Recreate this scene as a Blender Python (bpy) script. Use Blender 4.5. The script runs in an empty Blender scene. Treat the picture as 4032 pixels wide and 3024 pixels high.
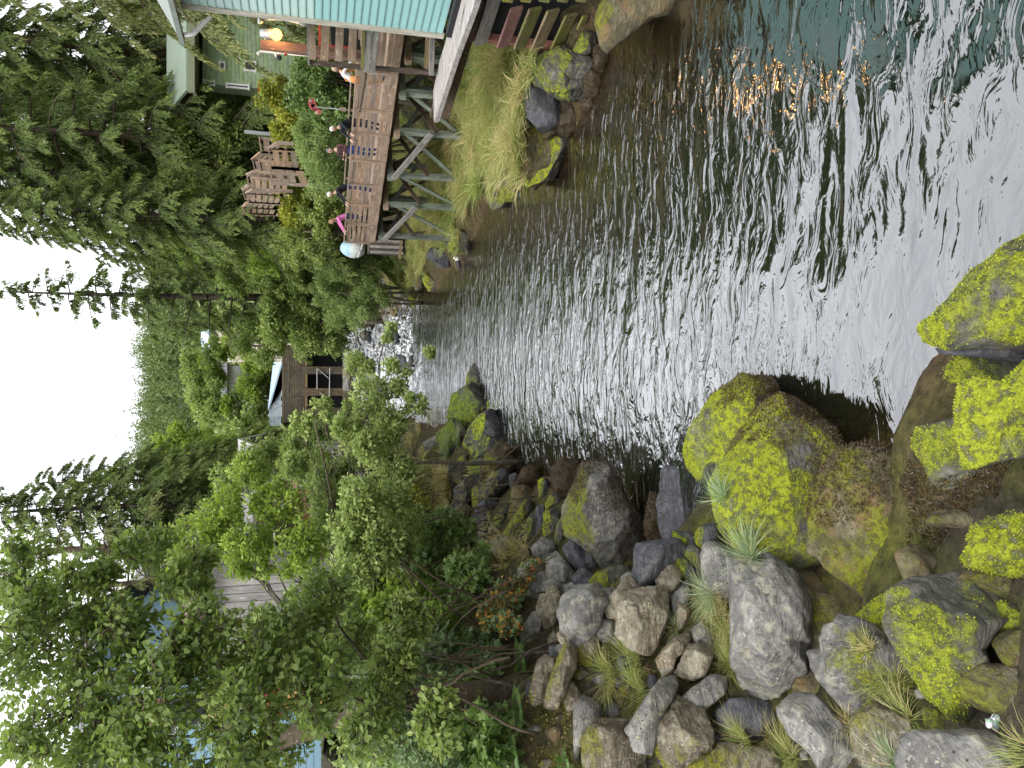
import bpy, math, random
import numpy as np
from mathutils import Vector, Matrix
SC = bpy.context.scene
COL = SC.collection
R = math.radians

# ------------------------------------------------------------------ camera, sky, sun, exposure
PITCH, FPX, EYE = R(14.64), 3028.0, 6.5
cam_d = bpy.data.cameras.new("camera"); cam = bpy.data.objects.new("camera", cam_d); COL.objects.link(cam)
cam_d.sensor_fit = 'HORIZONTAL'; cam_d.sensor_width = 36.0; cam_d.lens = 36.0 * FPX / 4032.0
cam_d.clip_start = 0.05; cam_d.clip_end = 3000
cF = Vector((0, math.cos(PITCH), -math.sin(PITCH))); cD = Vector((0, -math.sin(PITCH), -math.cos(PITCH))); cR = Vector((1, 0, 0))
m = Matrix.Identity(4)      # the phone was held sideways: picture right is down in the place, picture top is right
for i in range(3):
    m[i][0] = cD[i]; m[i][1] = cR[i]; m[i][2] = -cF[i]
m[2][3] = EYE
cam.matrix_world = m
SC.camera = cam

SUN_EL, SUN_AZ = R(52), R(205)      # azimuth clockwise from +Y: behind the camera, a little to the left
world = bpy.data.worlds.new("World"); SC.world = world; world.use_nodes = True
wn = world.node_tree; wn.nodes.clear()
sky = wn.nodes.new('ShaderNodeTexSky'); sky.sky_type = 'NISHITA'; sky.sun_disc = False
sky.sun_elevation = SUN_EL; sky.sun_rotation = SUN_AZ
tc = wn.nodes.new('ShaderNodeTexCoord'); ns = wn.nodes.new('ShaderNodeTexNoise'); ns.inputs['Scale'].default_value = 1.6
ns.inputs['Detail'].default_value = 5; ns.inputs['Roughness'].default_value = .55
rmp = wn.nodes.new('ShaderNodeValToRGB')
rmp.color_ramp.elements[0].position = .3; rmp.color_ramp.elements[0].color = (9.5, 9.9, 10.6, 1)
rmp.color_ramp.elements[1].position = .7; rmp.color_ramp.elements[1].color = (15.5, 15.6, 15.9, 1)
mx = wn.nodes.new('ShaderNodeMix'); mx.data_type = 'RGBA'; mx.inputs['Factor'].default_value = .9
bg = wn.nodes.new('ShaderNodeBackground'); bg.inputs['Strength'].default_value = .15
wo = wn.nodes.new('ShaderNodeOutputWorld')
wn.links.new(tc.outputs['Generated'], ns.inputs['Vector']); wn.links.new(ns.outputs['Fac'], rmp.inputs['Fac'])
wn.links.new(sky.outputs['Color'], mx.inputs['A']); wn.links.new(rmp.outputs['Color'], mx.inputs['B'])
sx = wn.nodes.new('ShaderNodeSeparateXYZ'); ov = wn.nodes.new('ShaderNodeMath'); ov.operation = 'MULTIPLY_ADD'; ov.use_clamp = False      # overcast sky: zenith up to three times the horizon
cl = wn.nodes.new('ShaderNodeClamp'); wn.links.new(tc.outputs['Generated'], sx.inputs[0]); wn.links.new(sx.outputs['Z'], cl.inputs['Value']); wn.links.new(cl.outputs[0], ov.inputs[0]); ov.inputs[1].default_value = .92; ov.inputs[2].default_value = .50
vm = wn.nodes.new('ShaderNodeVectorMath'); vm.operation = 'SCALE'; wn.links.new(mx.outputs['Result'], vm.inputs[0]); wn.links.new(ov.outputs[0], vm.inputs['Scale'])
wn.links.new(vm.outputs[0], bg.inputs['Color']); wn.links.new(bg.outputs['Background'], wo.inputs['Surface'])
sl = bpy.data.lights.new("sun", 'SUN'); sl.energy = 1.5; sl.angle = R(14); sl.color = (1, .96, .89)
so = bpy.data.objects.new("sun", sl); COL.objects.link(so); so.location = (0, -5, 40)
sd = Vector((math.sin(SUN_AZ) * math.cos(SUN_EL), math.cos(SUN_AZ) * math.cos(SUN_EL), math.sin(SUN_EL)))
so.rotation_euler = sd.to_track_quat('Z', 'Y').to_euler()
SC.view_settings.view_transform = 'Standard'; SC.view_settings.look = 'None'
SC.view_settings.exposure = 0.38; SC.view_settings.gamma = 1.0; SC.view_settings.use_curve_mapping = False
SC.render.engine = 'CYCLES'
SC.cycles.max_bounces = 6; SC.cycles.diffuse_bounces = 3; SC.cycles.glossy_bounces = 3
SC.cycles.transmission_bounces = 3; SC.cycles.transparent_max_bounces = 8
SC.cycles.caustics_reflective = False; SC.cycles.caustics_refractive = False; SC.cycles.sample_clamp_indirect = 6

# ------------------------------------------------------------------ reading places off the photograph (S: 2212 px wide copy)
S = 4032 / 2212
FR = {'S': (0, 0, S), 'A': (2732, 1850, .7077), 'B': (1600, 1850, .7077), 'C': (1700, 1800, .4728), 'D': (2100, 2150, .6304),
      'E': (2732, 900, .5877), 'F': (1600, 1350, .3014), 'G': (1380, 900, .394), 'H': (1600, 0, .5877), 'P': (1250, 480, .3014),
      'Q': (1100, 0, .3164), 'T': (900, 480, .3014), 'K': (600, 0, .5877), 'M': (1000, 1300, .2411), 'N': (700, 250, .394), 'L': (0, 1850, .7077),
      'X': (3500, 2600, .4456), 'px': (0, 0, 1.0)}
def ray(fr, x, y):
    ox, oy, s = FR[fr]; px = ox + x * s; py = oy + y * s
    du, dv = (1512 - py) / FPX, (px - 2016) / FPX
    return np.array((du, math.cos(PITCH) - dv * math.sin(PITCH), -math.sin(PITCH) - dv * math.cos(PITCH)))
O3 = np.array((0, 0, EYE))
def at_y(fr, x, y, d):
    r = ray(fr, x, y); return O3 + r * (d / r[1])
def at_z(fr, x, y, z):
    r = ray(fr, x, y); return O3 + r * ((z - EYE) / r[2])

# ------------------------------------------------------------------ noise and mesh helpers
def _h(i, s): 
    v = np.sin(i[..., 0] * 127.1 + i[..., 1] * 311.7 + i[..., 2] * 74.7 + s * 17.3) * 43758.5453
    return v - np.floor(v)
def vnoise(p, seed=0):
    p = np.asarray(p, float); i = np.floor(p); f = p - i; u = f * f * (3 - 2 * f); r = 0
    for a in (0, 1):
        for b in (0, 1):
            for c in (0, 1):
                w = (u[..., 0] if a else 1 - u[..., 0]) * (u[..., 1] if b else 1 - u[..., 1]) * (u[..., 2] if c else 1 - u[..., 2])
                r = r + w * _h(i + np.array((a, b, c)), seed)
    return r * 2 - 1
def fbm(p, oct=4, seed=0):
    r = 0; a = 1.0; p = np.asarray(p, float)
    for k in range(oct):
        r = r + a * vnoise(p, seed + k); p = p * 2.03 + 11.7; a *= .5
    return r
def unit(v):
    v = np.asarray(v, float); return v / np.maximum(np.linalg.norm(v, axis=-1, keepdims=True), 1e-9)

def new_mesh(name, V, F, mat=None, smooth=False, attrs=None):
    """F: array (n,3) or (n,4), or a list of such arrays"""
    me = bpy.data.meshes.new(name)
    V = np.asarray(V, np.float32)
    Fs = [np.asarray(f, np.int32) for f in (F if isinstance(F, (list, tuple)) and len(F) and isinstance(F[0], np.ndarray) else [F])]
    lv = np.concatenate([f.ravel() for f in Fs]); tot = np.concatenate([np.full(len(f), f.shape[1], np.int32) for f in Fs])
    st = np.concatenate(([0], np.cumsum(tot)[:-1])).astype(np.int32)
    me.vertices.add(len(V)); me.vertices.foreach_set('co', V.ravel())
    me.loops.add(len(lv)); me.loops.foreach_set('vertex_index', lv)
    me.polygons.add(len(tot)); me.polygons.foreach_set('loop_start', st); me.polygons.foreach_set('loop_total', tot)
    me.polygons.foreach_set('use_smooth', np.full(len(tot), bool(smooth)))
    for k, a in (attrs or {}).items():
        at = me.attributes.new(k, 'FLOAT', 'POINT'); at.data.foreach_set('value', np.asarray(a, np.float32))
    me.update(calc_edges=True)
    for q in (mat if isinstance(mat, (list, tuple)) else [mat]):
        if q is not None: me.materials.append(q)
    return me
def link(name, data, parent=None, loc=None):
    o = bpy.data.objects.new(name, data); COL.objects.link(o)
    if loc is not None: o.location = loc
    if parent is not None:
        o.parent = parent
        if loc is not None: o.location = Vector(loc) - parent.location
    return o
def tag(o, label=None, cat=None, group=None, kind=None):
    if label: o['label'] = label
    if cat: o['category'] = cat
    if group: o['group'] = group
    if kind: o['kind'] = kind
    return o
def thing(name, label, cat, loc, group=None):
    o = bpy.data.objects.new(name, None); COL.objects.link(o); o.location = loc; o.empty_display_size = .2
    return tag(o, label, cat, group)
def wobj(name, V, F, mat, parent=None, smooth=False, attrs=None, org=None):
    """a mesh given in world coordinates, its origin at its own centre (or org)"""
    V = np.asarray(V, float); c = np.array(org if org is not None else V.mean(0))
    return link(name, new_mesh(name, V - c, F, mat, smooth, attrs), parent, Vector(c))
BOXF = np.array([(0, 3, 2, 1), (4, 5, 6, 7), (0, 1, 5, 4), (1, 2, 6, 5), (2, 3, 7, 6), (3, 0, 4, 7)])
def board(name, p0, p1, w, t, mat, parent=None, side=(0, 0, 1), off=0.0, jit=0.0):
    """a plank from p0 to p1; w is its size along `side`, t across; its own X runs along the grain"""
    p0 = Vector(p0); p1 = Vector(p1); X = (p1 - p0); L = X.length; X.normalize()
    Z = Vector(side); Z = (Z - X * Z.dot(X)).normalized(); Y = Z.cross(X)
    a, b, c = L / 2, t / 2, w / 2
    V = np.array([(x * a, y * b, z * c) for z in (-1, 1) for (x, y) in ((-1, -1), (1, -1), (1, 1), (-1, 1))], float)
    if jit: V += np.random.default_rng(int(abs(p0.x * 1000 + p0.z * 777)) % 99991).uniform(-jit, jit, V.shape)
    o = bpy.data.objects.new(name, new_mesh(name, V, BOXF, mat)); COL.objects.link(o)
    M = Matrix((X, Y, Z)).transposed().to_4x4(); M.translation = (p0 + p1) / 2 + Y * off
    if parent is not None:
        o.parent = parent; M.translation = M.translation - parent.location
    o.matrix_basis = M
    return o
def tube(pts, rad, n=6):
    """vertices, quads of a tapered tube along pts"""
    pts = np.asarray(pts, float); rad = np.broadcast_to(np.asarray(rad, float), (len(pts),))
    T = np.gradient(pts, axis=0); T = unit(T)
    ref = np.array((0, 0, 1.)) if abs(T[0][2]) < .9 else np.array((1., 0, 0))
    A = unit(np.cross(T, ref)); B = np.cross(T, A)
    an = np.linspace(0, 2 * np.pi, n, endpoint=False)
    V = pts[:, None, :] + rad[:, None, None] * (np.cos(an)[None, :, None] * A[:, None, :] + np.sin(an)[None, :, None] * B[:, None, :])
    k = np.arange(len(pts) - 1)[:, None] * n; j = np.arange(n)[None, :]; j2 = (j + 1) % n
    F = np.stack((k + j, k + j2, k + n + j2, k + n + j), -1).reshape(-1, 4)
    V = V.reshape(-1, 3)
    V = np.vstack((V, pts[:1], pts[-1:])); c0, c1 = len(V) - 2, len(V) - 1; e = (len(pts) - 1) * n
    caps = np.array([(c0, (i + 1) % n, i, i) for i in range(n)] + [(c1, e + i, e + (i + 1) % n, e + (i + 1) % n) for i in range(n)])[:, :3]
    return V, F, caps
class Join:
    def __init__(s): s.V = []; s.Q = []; s.T = []; s.n = 0
    def add(s, V, Q=None, T=None):
        V = np.asarray(V, float)
        if Q is not None and len(Q): s.Q.append(np.asarray(Q) + s.n)
        if T is not None and len(T): s.T.append(np.asarray(T) + s.n)
        s.V.append(V); s.n += len(V)
    def tube(s, pts, rad, n=6): s.add(*tube(pts, rad, n))
    def box(s, c, d, ax=None):
        ax = np.eye(3) if ax is None else ax
        V = np.array([(x, y, z) for z in (-1, 1) for (x, y) in ((-1, -1), (1, -1), (1, 1), (-1, 1))], float) * np.array(d) / 2
        s.add(V @ ax + np.array(c), BOXF)
    def obj(s, name, mat, parent=None, smooth=False, org=None):
        F = [np.concatenate(s.Q)] if s.Q else []
        if s.T: F.append(np.concatenate(s.T))
        return wobj(name, np.concatenate(s.V), F, mat, parent, smooth, None, org)
def ico(sub):
    import bmesh
    bm = bmesh.new(); bmesh.ops.create_icosphere(bm, subdivisions=sub, radius=1)
    V = np.array([v.co[:] for v in bm.verts]); F = np.array([[v.index for v in f.verts] for f in bm.faces]); bm.free()
    return unit(V), F
ICO = {k: ico(k) for k in (2, 3, 4, 5, 6)}

# ------------------------------------------------------------------ materials
class NT:
    def __init__(s, name):
        s.m = bpy.data.materials.new(name); s.m.use_nodes = True; s.t = s.m.node_tree; s.t.nodes.clear()
        s.out = s.t.nodes.new('ShaderNodeOutputMaterial')
    def n(s, typ, ins=None, **kw):
        nd = s.t.nodes.new('ShaderNode' + typ)
        for k, v in kw.items(): setattr(nd, k, v)
        for k, v in (ins or {}).items():
            if hasattr(v, 'links') or isinstance(v, bpy.types.NodeSocket): s.t.links.new(v, nd.inputs[k])
            else:
                if isinstance(v, tuple) and len(v) == 3 and nd.inputs[k].type == 'RGBA': v = v + (1,)
                nd.inputs[k].default_value = v
        return nd
    def noise(s, vec, scale, detail=4, rough=.55, dist=0, dims='3D'):
        return s.n('TexNoise', {'Vector': vec, 'Scale': scale, 'Detail': detail, 'Roughness': rough, 'Distortion': dist}).outputs['Fac']
    def ramp(s, fac, stops, interp='LINEAR'):
        nd = s.n('ValToRGB', {'Fac': fac}); cr = nd.color_ramp; cr.interpolation = interp
        while len(cr.elements) < len(stops): cr.elements.new(.5)
        for e, (p, c) in zip(cr.elements, stops):
            e.position = p; e.color = (c, c, c, 1) if isinstance(c, (int, float)) else tuple(c) + (1,)
        return nd.outputs['Color']
    def mix(s, f, a, b, mode='MIX'):
        nd = s.n('Mix', None, data_type='RGBA', blend_type=mode)
        for k, v in ((0, f), (6, a), (7, b)):
            if isinstance(v, bpy.types.NodeSocket): s.t.links.new(v, nd.inputs[k])
            else: nd.inputs[k].default_value = v if not isinstance(v, tuple) else v + (1,) if len(v) == 3 else v
        return nd.outputs[2]
    def math(s, op, a, b=0.0, c=0.0, clamp=False):
        nd = s.n('Math', None, operation=op, use_clamp=clamp)
        for k, v in enumerate((a, b, c)):
            if isinstance(v, bpy.types.NodeSocket): s.t.links.new(v, nd.inputs[k])
            else: nd.inputs[k].default_value = v
        return nd.outputs[0]
    def bump(s, h, strength, dist, normal=None):
        ins = {'Height': h, 'Strength': strength, 'Distance': dist}
        if normal is not None: ins['Normal'] = normal
        return s.n('Bump', ins).outputs['Normal']
    def scaled(s, vec, sc, rot=(0, 0, 0), loc=None):
        return s.n('Mapping', {'Vector': vec, 'Scale': sc, 'Rotation': rot, 'Location': loc if loc is not None else (0, 0, 0)}).outputs['Vector']
    def coords(s, kind='Object', rnd=True):
        v = s.n('TexCoord').outputs[kind]
        if rnd:
            r = s.n('ObjectInfo').outputs['Random']; c = s.n('CombineXYZ', {'X': s.math('MULTIPLY', r, 37.0), 'Y': s.math('MULTIPLY', r, 91.0), 'Z': s.math('MULTIPLY', r, 53.0)}).outputs[0]
            v = s.n('VectorMath', {0: v, 1: c}, operation='ADD').outputs[0]
        return v
    def done(s, color, rough=.8, normal=None, spec=.3, **extra):
        ins = {'Base Color': color, 'Roughness': rough, 'Specular IOR Level': spec}; ins.update(extra)
        if normal is not None: ins['Normal'] = normal
        p = s.n('BsdfPrincipled', ins)
        s.t.links.new(p.outputs[0], s.out.inputs[0]); return s.m

def m_plain(name, col, rough=.6, spec=.4, var=.12, **ex):
    t = NT(name); v = t.coords()
    c = t.mix(t.ramp(t.noise(v, 6, 4), [(.3, 0), (.75, 1)]), tuple(x * (1 - var) for x in col), tuple(min(1, x * (1 + var)) for x in col))
    return t.done(c, rough, None, spec, **ex)
def m_wood(name, light, dark, green=0.0, per=.35, rough=.85):
    """weathered boards, grain along the object's own X"""
    t = NT(name); v = t.coords(); r = t.n('ObjectInfo').outputs['Random']
    g = t.noise(t.scaled(v, (1.2, 28, 28)), 1, 6, .62, .6)
    c = t.mix(t.ramp(g, [(.3, 0), (.7, 1)]), dark, light)
    blot = t.ramp(t.noise(t.scaled(v, (1.6, 6, 6)), 1, 4, .6), [(.38, 0), (.66, 1)])
    c = t.mix(t.math('MULTIPLY', blot, .55), c, tuple(x * .45 for x in dark))
    pale = t.ramp(t.noise(t.scaled(v, (5, 14, 14), loc=(3, 3, 3)), 1, 3, .6), [(.6, 0), (.68, 1)])
    c = t.mix(t.math('MULTIPLY', pale, .5), c, tuple(min(.75, x * 1.5 + .08) for x in light))
    if green:
        gm = t.ramp(t.noise(t.scaled(v, (2.2, 5, 5), loc=(9, 1, 4)), 1, 4, .6), [(.62 - .35 * green, 0), (.8 - .2 * green, 1)])
        c = t.mix(t.math('MULTIPLY', gm, min(1, .45 + green * .5)), c, (.16, .19, .03))
    hv = t.n('HueSaturation', {'Color': c, 'Value': t.math('ADD', 1 - per / 2, t.math('MULTIPLY', r, per)), 'Saturation': t.math('ADD', .8, t.math('MULTIPLY', r, .4))}).outputs[0]
    return t.done(hv, rough, t.bump(g, .5, .006), .2)
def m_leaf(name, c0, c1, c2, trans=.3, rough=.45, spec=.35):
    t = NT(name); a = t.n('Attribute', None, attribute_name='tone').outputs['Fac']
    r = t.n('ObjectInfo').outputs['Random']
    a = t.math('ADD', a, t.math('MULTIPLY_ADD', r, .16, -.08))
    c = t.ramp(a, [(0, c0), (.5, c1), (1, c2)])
    p = t.n('BsdfPrincipled', {'Base Color': c, 'Roughness': rough, 'Specular IOR Level': spec})
    tr = t.n('BsdfTranslucent', {'Color': t.mix(.5, c, (c2[0] * 1.5, c2[1] * 1.7, c2[2]))})
    mx = t.n('MixShader', {0: trans, 1: p.outputs[0], 2: tr.outputs[0]})
    t.t.links.new(mx.outputs[0], t.out.inputs[0]); return t.m

def m_rock(name, light, dark, moss=0.0, moss_col=(.42, .50, .02), moss2=(.16, .19, .02), lichen=0.3, strata=1.0, rust=0.0, wet=0.0, up=.35):
    t = NT(name); v = t.coords()
    n1 = t.noise(v, 1.7, 6, .62, .3); n2 = t.noise(v, 9, 6, .7)
    c = t.mix(t.ramp(n1, [(.3, 0), (.68, 1)]), dark, light)
    c = t.mix(t.ramp(n2, [(.32, .65), (.6, 0)]), c, tuple(x * .35 for x in dark))
    rot = t.scaled(v, (1.5, 1.5, 9), (.5, .35, 0))
    st = t.noise(rot, 2.2, 5, .65, .5)
    c = t.mix(t.math('MULTIPLY', t.ramp(st, [(.47, 1), (.53, 0)]), .35 * min(1, strata)), c, tuple(x * .4 for x in dark))
    if rust: c = t.mix(t.math('MULTIPLY', t.ramp(t.noise(v, 2.6, 5, .6), [(.5, 0), (.66, 1)]), rust), c, (.24, .13, .045))
    if lichen:
        k = t.math('MULTIPLY', t.ramp(t.noise(v, 24, 5, .8), [(.56, 0), (.62, 1)]), t.ramp(t.noise(v, 3.1, 4), [(.42, 0), (.6, 1)]))
        c = t.mix(t.math('MULTIPLY', k, min(1, lichen * 1.6)), c, (.45, .42, .33))
        c = t.mix(t.math('MULTIPLY', t.ramp(t.noise(v, 5.5, 5, .65), [(.54, 0), (.62, 1)]), lichen), c, (.33, .31, .22))
        vd = t.n('TexVoronoi', {'Vector': v, 'Scale': 15.0}).outputs['Distance']
        c = t.mix(t.math('MULTIPLY', t.math('MULTIPLY', t.ramp(vd, [(.12, 1), (.2, 0)]), t.ramp(t.noise(v, 2.7, 3), [(.45, 0), (.52, 1)])), .85), c, (.025, .02, .015))
    h = t.math('ADD', t.math('MULTIPLY', n2, .5), t.math('MULTIPLY', st, strata))
    nb = t.bump(h, .85, .045)
    rough = .78 - wet * .4
    if moss:
        ma = t.n('Attribute', None, attribute_name='moss').outputs['Fac']
        mk = t.math('ADD', ma, t.math('MULTIPLY_ADD', t.noise(v, 8, 6, .7), .5, -.25))
        mk = t.ramp(mk, [(.46, 0), (.66, 1)])
        tex = t.noise(v, 30, 5, .75)
        brk = t.ramp(t.noise(v, 11, 6, .75), [(.40, .12), (.50, 1)])
        mk = t.math('MULTIPLY', mk, brk)
        mc = t.mix(t.ramp(tex, [(.30, 0), (.72, 1)]), moss2, moss_col)
        mc = t.mix(t.ramp(t.noise(v, 4, 4, .6), [(.35, .75), (.62, 0)]), mc, tuple((a + b * .5) * .5 for a, b in zip(moss_col, moss2)))
        c = t.mix(mk, c, mc)
        hh = t.math('MULTIPLY', t.math('ADD', t.math('MULTIPLY', tex, 1.2), .5), mk)
        nb = t.bump(hh, .8, .03, nb)
    return t.done(c, rough, nb, .25 + wet * .3)

GR = (.27, .255, .23); DK = (.075, .075, .078)
MOSSY = {'graymoss': .74, 'slatemoss': .82, 'moss': .90, 'bright': .99, 'olive': .78, 'brownmoss': .78, 'weed': .5, 'dull': .92}
ROCK = {
 'gray': m_rock('rock_gray', (.33, .315, .28), (.13, .125, .12), 0, lichen=.55),
 'graymoss': m_rock('rock_gray_mossy', (.26, .25, .225), (.085, .08, .078), .72, (.30, .33, .03), (.12, .12, .015), lichen=.5),
 'slate': m_rock('rock_slate', (.165, .165, .18), (.06, .06, .068), 0, lichen=.10),
 'slatemoss': m_rock('rock_slate_mossy', (.14, .14, .145), (.035, .036, .04), .78, lichen=.08),
 'moss': m_rock('rock_moss', (.20, .19, .155), (.06, .06, .052), .86, (.36, .40, .03), (.11, .13, .018), lichen=.12),
 'bright': m_rock('rock_bright_moss', (.20, .19, .16), (.06, .06, .055), .95, (.46, .50, .03), (.16, .19, .018), lichen=.15),
 'olive': m_rock('rock_olive', (.22, .19, .11), (.06, .052, .028), .74, (.27, .29, .02), (.09, .095, .012), lichen=.12, rust=.5),
 'tan': m_rock('rock_tan', (.38, .34, .25), (.14, .115, .08), 0, lichen=.7, rust=.25),
 'brownmoss': m_rock('rock_brown_moss', (.30, .26, .19), (.09, .07, .045), .72, (.33, .31, .035), (.11, .10, .015), lichen=.6),
 'weed': m_rock('rock_weed', (.10, .07, .035), (.035, .024, .012), .5, (.30, .34, .02), (.08, .09, .01), lichen=0, wet=.5),
 'dull': m_rock('rock_dull_green', (.15, .15, .12), (.04, .042, .034), .82, (.27, .35, .03), (.09, .13, .015), lichen=.1),
}
M_mossb = m_leaf('moss_bright_tufts', (.10, .12, .015), (.36, .42, .03), (.58, .62, .06), .25, .7, .2)
M_mossd = m_leaf('moss_dull_tufts', (.08, .08, .015), (.24, .26, .03), (.42, .42, .06), .2, .7, .2)
M_weed = m_leaf('rockweed_blades', (.018, .011, .005), (.070, .043, .016), (.16, .105, .032), .12, .35, .6)
M_wood = m_wood('wood_weathered', (.46, .35, .27), (.26, .18, .125))
M_wood_old = m_wood('wood_grey', (.40, .38, .35), (.17, .155, .14))
M_wood_dark = m_wood('wood_dark', (.16, .12, .09), (.055, .042, .032))
M_wood_green = m_wood('wood_treated', (.27, .30, .25), (.12, .14, .115), .15)
M_wood_moss = m_wood('wood_mossy', (.26, .20, .12), (.10, .075, .045), .75)
M_wood_red = m_wood('wood_red', (.42, .19, .15), (.27, .11, .09))
M_wood_tan = m_wood('wood_tan', (.36, .27, .16), (.19, .135, .075), .25)
M_wood_new = m_wood('wood_new', (.50, .31, .17), (.34, .19, .10))
M_bark = m_wood('bark_grey_brown', (.20, .17, .13), (.06, .048, .036), .25)
M_bark2 = m_wood('bark_conifer', (.13, .10, .075), (.045, .034, .026), .2)
M_twig = m_plain('twig_brown', (.09, .07, .045), .8, .2, .3)
M_white = m_plain('white_paint', (.72, .71, .66), .5)
M_dark = m_plain('dark_void', (.02, .02, .022), .7)
M_glass = m_plain('window_glass', (.05, .06, .07), .08, .7)
M_grey_metal = m_plain('grey_metal', (.45, .46, .46), .4, .5, .1, Metallic=.4)
M_red_paint = m_plain('red_paint', (.42, .06, .04), .5)

# ------------------------------------------------------------------ ground, creek bed, water
YL = [-10, 3.0, 4.0, 5.8, 6.4, 7.0, 7.3, 8.3, 9.5, 10.7, 11.3, 11.8, 12.6, 13.1, 14.5, 15.3, 16.7, 18.3, 21, 24.6, 26.0, 28.4, 32.4, 36, 41, 51, 60, 75, 140]
XL = [9, 5.2, 3.0, 1.0, .6, .1, -.9, -1.0, -.7, -.9, -1.6, -2.6, -3.2, -3.3, -3.2, -2.7, -2.3, -2.5, -2.6, -3.1, -2.6, -1.2, -.4, -1.6, -2.4, -2.2, -2.4, -2.5, -6]
YR = [-10, 8, 12.6, 13.7, 14.4, 16.7, 17.0, 18.6, 19.5, 23, 28.4, 29.7, 34.6, 38.4, 46, 53, 60, 75, 140]
XR = [11, 9, 7.6, 7.6, 7.6, 8.0, 7.3, 6.9, 6.4, 6.5, 6.9, 6.1, 5.7, 5.4, 5.8, 5.2, 4.4, 4.5, 2]
DL = [-30, -6, -2.5, -1, 0, 1, 2, 3.2, 4.5, 6, 9, 16, 30, 80]
ZL = [-1.9, -1.7, -1.3, -.6, 0, .8, 1.5, 2.6, 3.6, 4.5, 5.4, 6.2, 8, 14]
DR = [-30, -6, -3.5, -1.4, 0, .8, 3, 6, 9, 14, 25, 45, 80]
ZR = [-1.9, -1.6, -.6, -.2, 0, .55, 1.2, 1.9, 2.4, 4.6, 11, 24, 38]
def wz(y): return np.interp(y, [0, 45, 49, 52, 60, 66, 100, 140], [0, 0, .45, 1.0, 2.0, 2.8, 4.2, 6.5])
def gz0(x, y):
    dl = np.interp(y, YL, XL) - x; dr = x - np.interp(y, YR, XR)
    a = np.interp(np.where(dl > 0, dl * np.interp(y, [7, 10, 13, 18, 22, 30], [1, 1.25, 1.7, 1.75, 1.15, 1.0]), dl), DL, ZL); b = np.interp(dr, DR, ZR)
    near = np.clip((11 - y) / 3.2, 0, 1)      # the bank under the camera is a low heap of boulders
    a = np.where(dl > 0, a * (1 - near * .55), a)
    return np.where(dl > dr, a, b), np.maximum(dl, dr)
def gz(x, y):
    x = np.asarray(x, float); y = np.asarray(y, float)
    z, d = gz0(x, y)
    p = np.stack((x, y, np.zeros_like(x)), -1)
    k = np.clip((d + 1.5) / 3, .15, 1)
    z = z + np.where((d > 0) & (x > 4), fbm(p * .8 + 40, 3, 17) * .28 * np.clip(d / 1.5, 0, 1) * np.clip((40 - y) / 5, 0, 1), 0)
    return z + wz(y) + fbm(p * .55, 4, 3) * .22 * k + fbm(p * 2.3, 3, 13) * .06 * k + fbm(p * .12, 2, 9) * np.clip((d - 8) / 15, 0, 1) * 1.2
gx = np.concatenate((np.linspace(-75, -14, 40)[:-1], np.linspace(-14, 16, 260)[:-1], np.linspace(16, 90, 60)))
gy = np.concatenate((np.linspace(-10, 2.5, 20)[:-1], np.linspace(2.5, 40, 300)[:-1], np.linspace(40, 75, 90)[:-1], np.linspace(75, 140, 30)))
GX, GY = np.meshgrid(gx, gy)
nx, ny = len(gx), len(gy)
i0 = (np.arange(ny - 1)[:, None] * nx + np.arange(nx - 1)[None, :]).ravel()
GRID = np.stack((i0, i0 + 1, i0 + nx + 1, i0 + nx), -1)
GZ = gz(GX, GY)
t = NT('ground_earth'); v = t.coords('Object', False)
zc = t.n('SeparateXYZ', {0: v}).outputs[2]
n1 = t.noise(v, .9, 6, .65); n2 = t.noise(v, 7, 6, .7)
c = t.mix(t.ramp(n2, [(.3, 0), (.7, 1)]), (.022, .018, .012), (.085, .07, .045))  # earth kept extra dark: some shade between boulders is in its colour
c = t.mix(t.ramp(n1, [(.42, 0), (.6, 1)]), c, t.mix(t.ramp(n2, [(.35, 0), (.65, 1)]), (.03, .036, .008), (.12, .12, .022)))
tide = t.ramp(t.math('ADD', zc, t.math('MULTIPLY', n1, .5)), [(.45, 1), (.95, 0)])
c = t.mix(tide, c, t.mix(t.ramp(n2, [(.35, 0), (.65, 1)]), (.035, .025, .012), (.12, .085, .04)))
M_ground = t.done(c, .9, t.bump(t.math('ADD', n2, t.math('MULTIPLY', t.noise(v, 28, 4), .4)), .9, .06), .2)
ground = link('ground', new_mesh('ground', np.stack((GX, GY, GZ), -1).reshape(-1, 3), GRID, M_ground, True))
tag(ground, kind='structure')

wx = np.concatenate((np.linspace(-6, 12, 110),)); wy = np.concatenate((np.linspace(-8, 44, 160)[:-1], np.linspace(44, 76, 240)[:-1], np.linspace(76, 110, 20)))
WX, WY = np.meshgrid(wx, wy); P0 = np.stack((WX, WY, np.zeros_like(WX)), -1)
rap = np.clip((WY - 44) / 5, 0, 1) * np.clip((80 - WY) / 5, 0, 1)
WZ = wz(WY) + rap * (.16 * fbm(P0 * np.array((1.1, 1.7, 1)), 4, 21)) + .012 * fbm(P0 * .9, 3, 5)
dep = WZ - gz(WX, WY)
iw = (np.arange(len(wy) - 1)[:, None] * len(wx) + np.arange(len(wx) - 1)[None, :]).ravel()
WG = np.stack((iw, iw + 1, iw + len(wx) + 1, iw + len(wx)), -1)
t = NT('creek_water'); v = t.coords('Object', False)
depth = t.n('Attribute', None, attribute_name='depth').outputs['Fac']; foam = t.n('Attribute', None, attribute_name='foam').outputs['Fac']
rip = t.n('Attribute', None, attribute_name='ripple').outputs['Fac']
wv = t.scaled(v, (1.0, 1.25, 1), (0, 0, .18))
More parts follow.
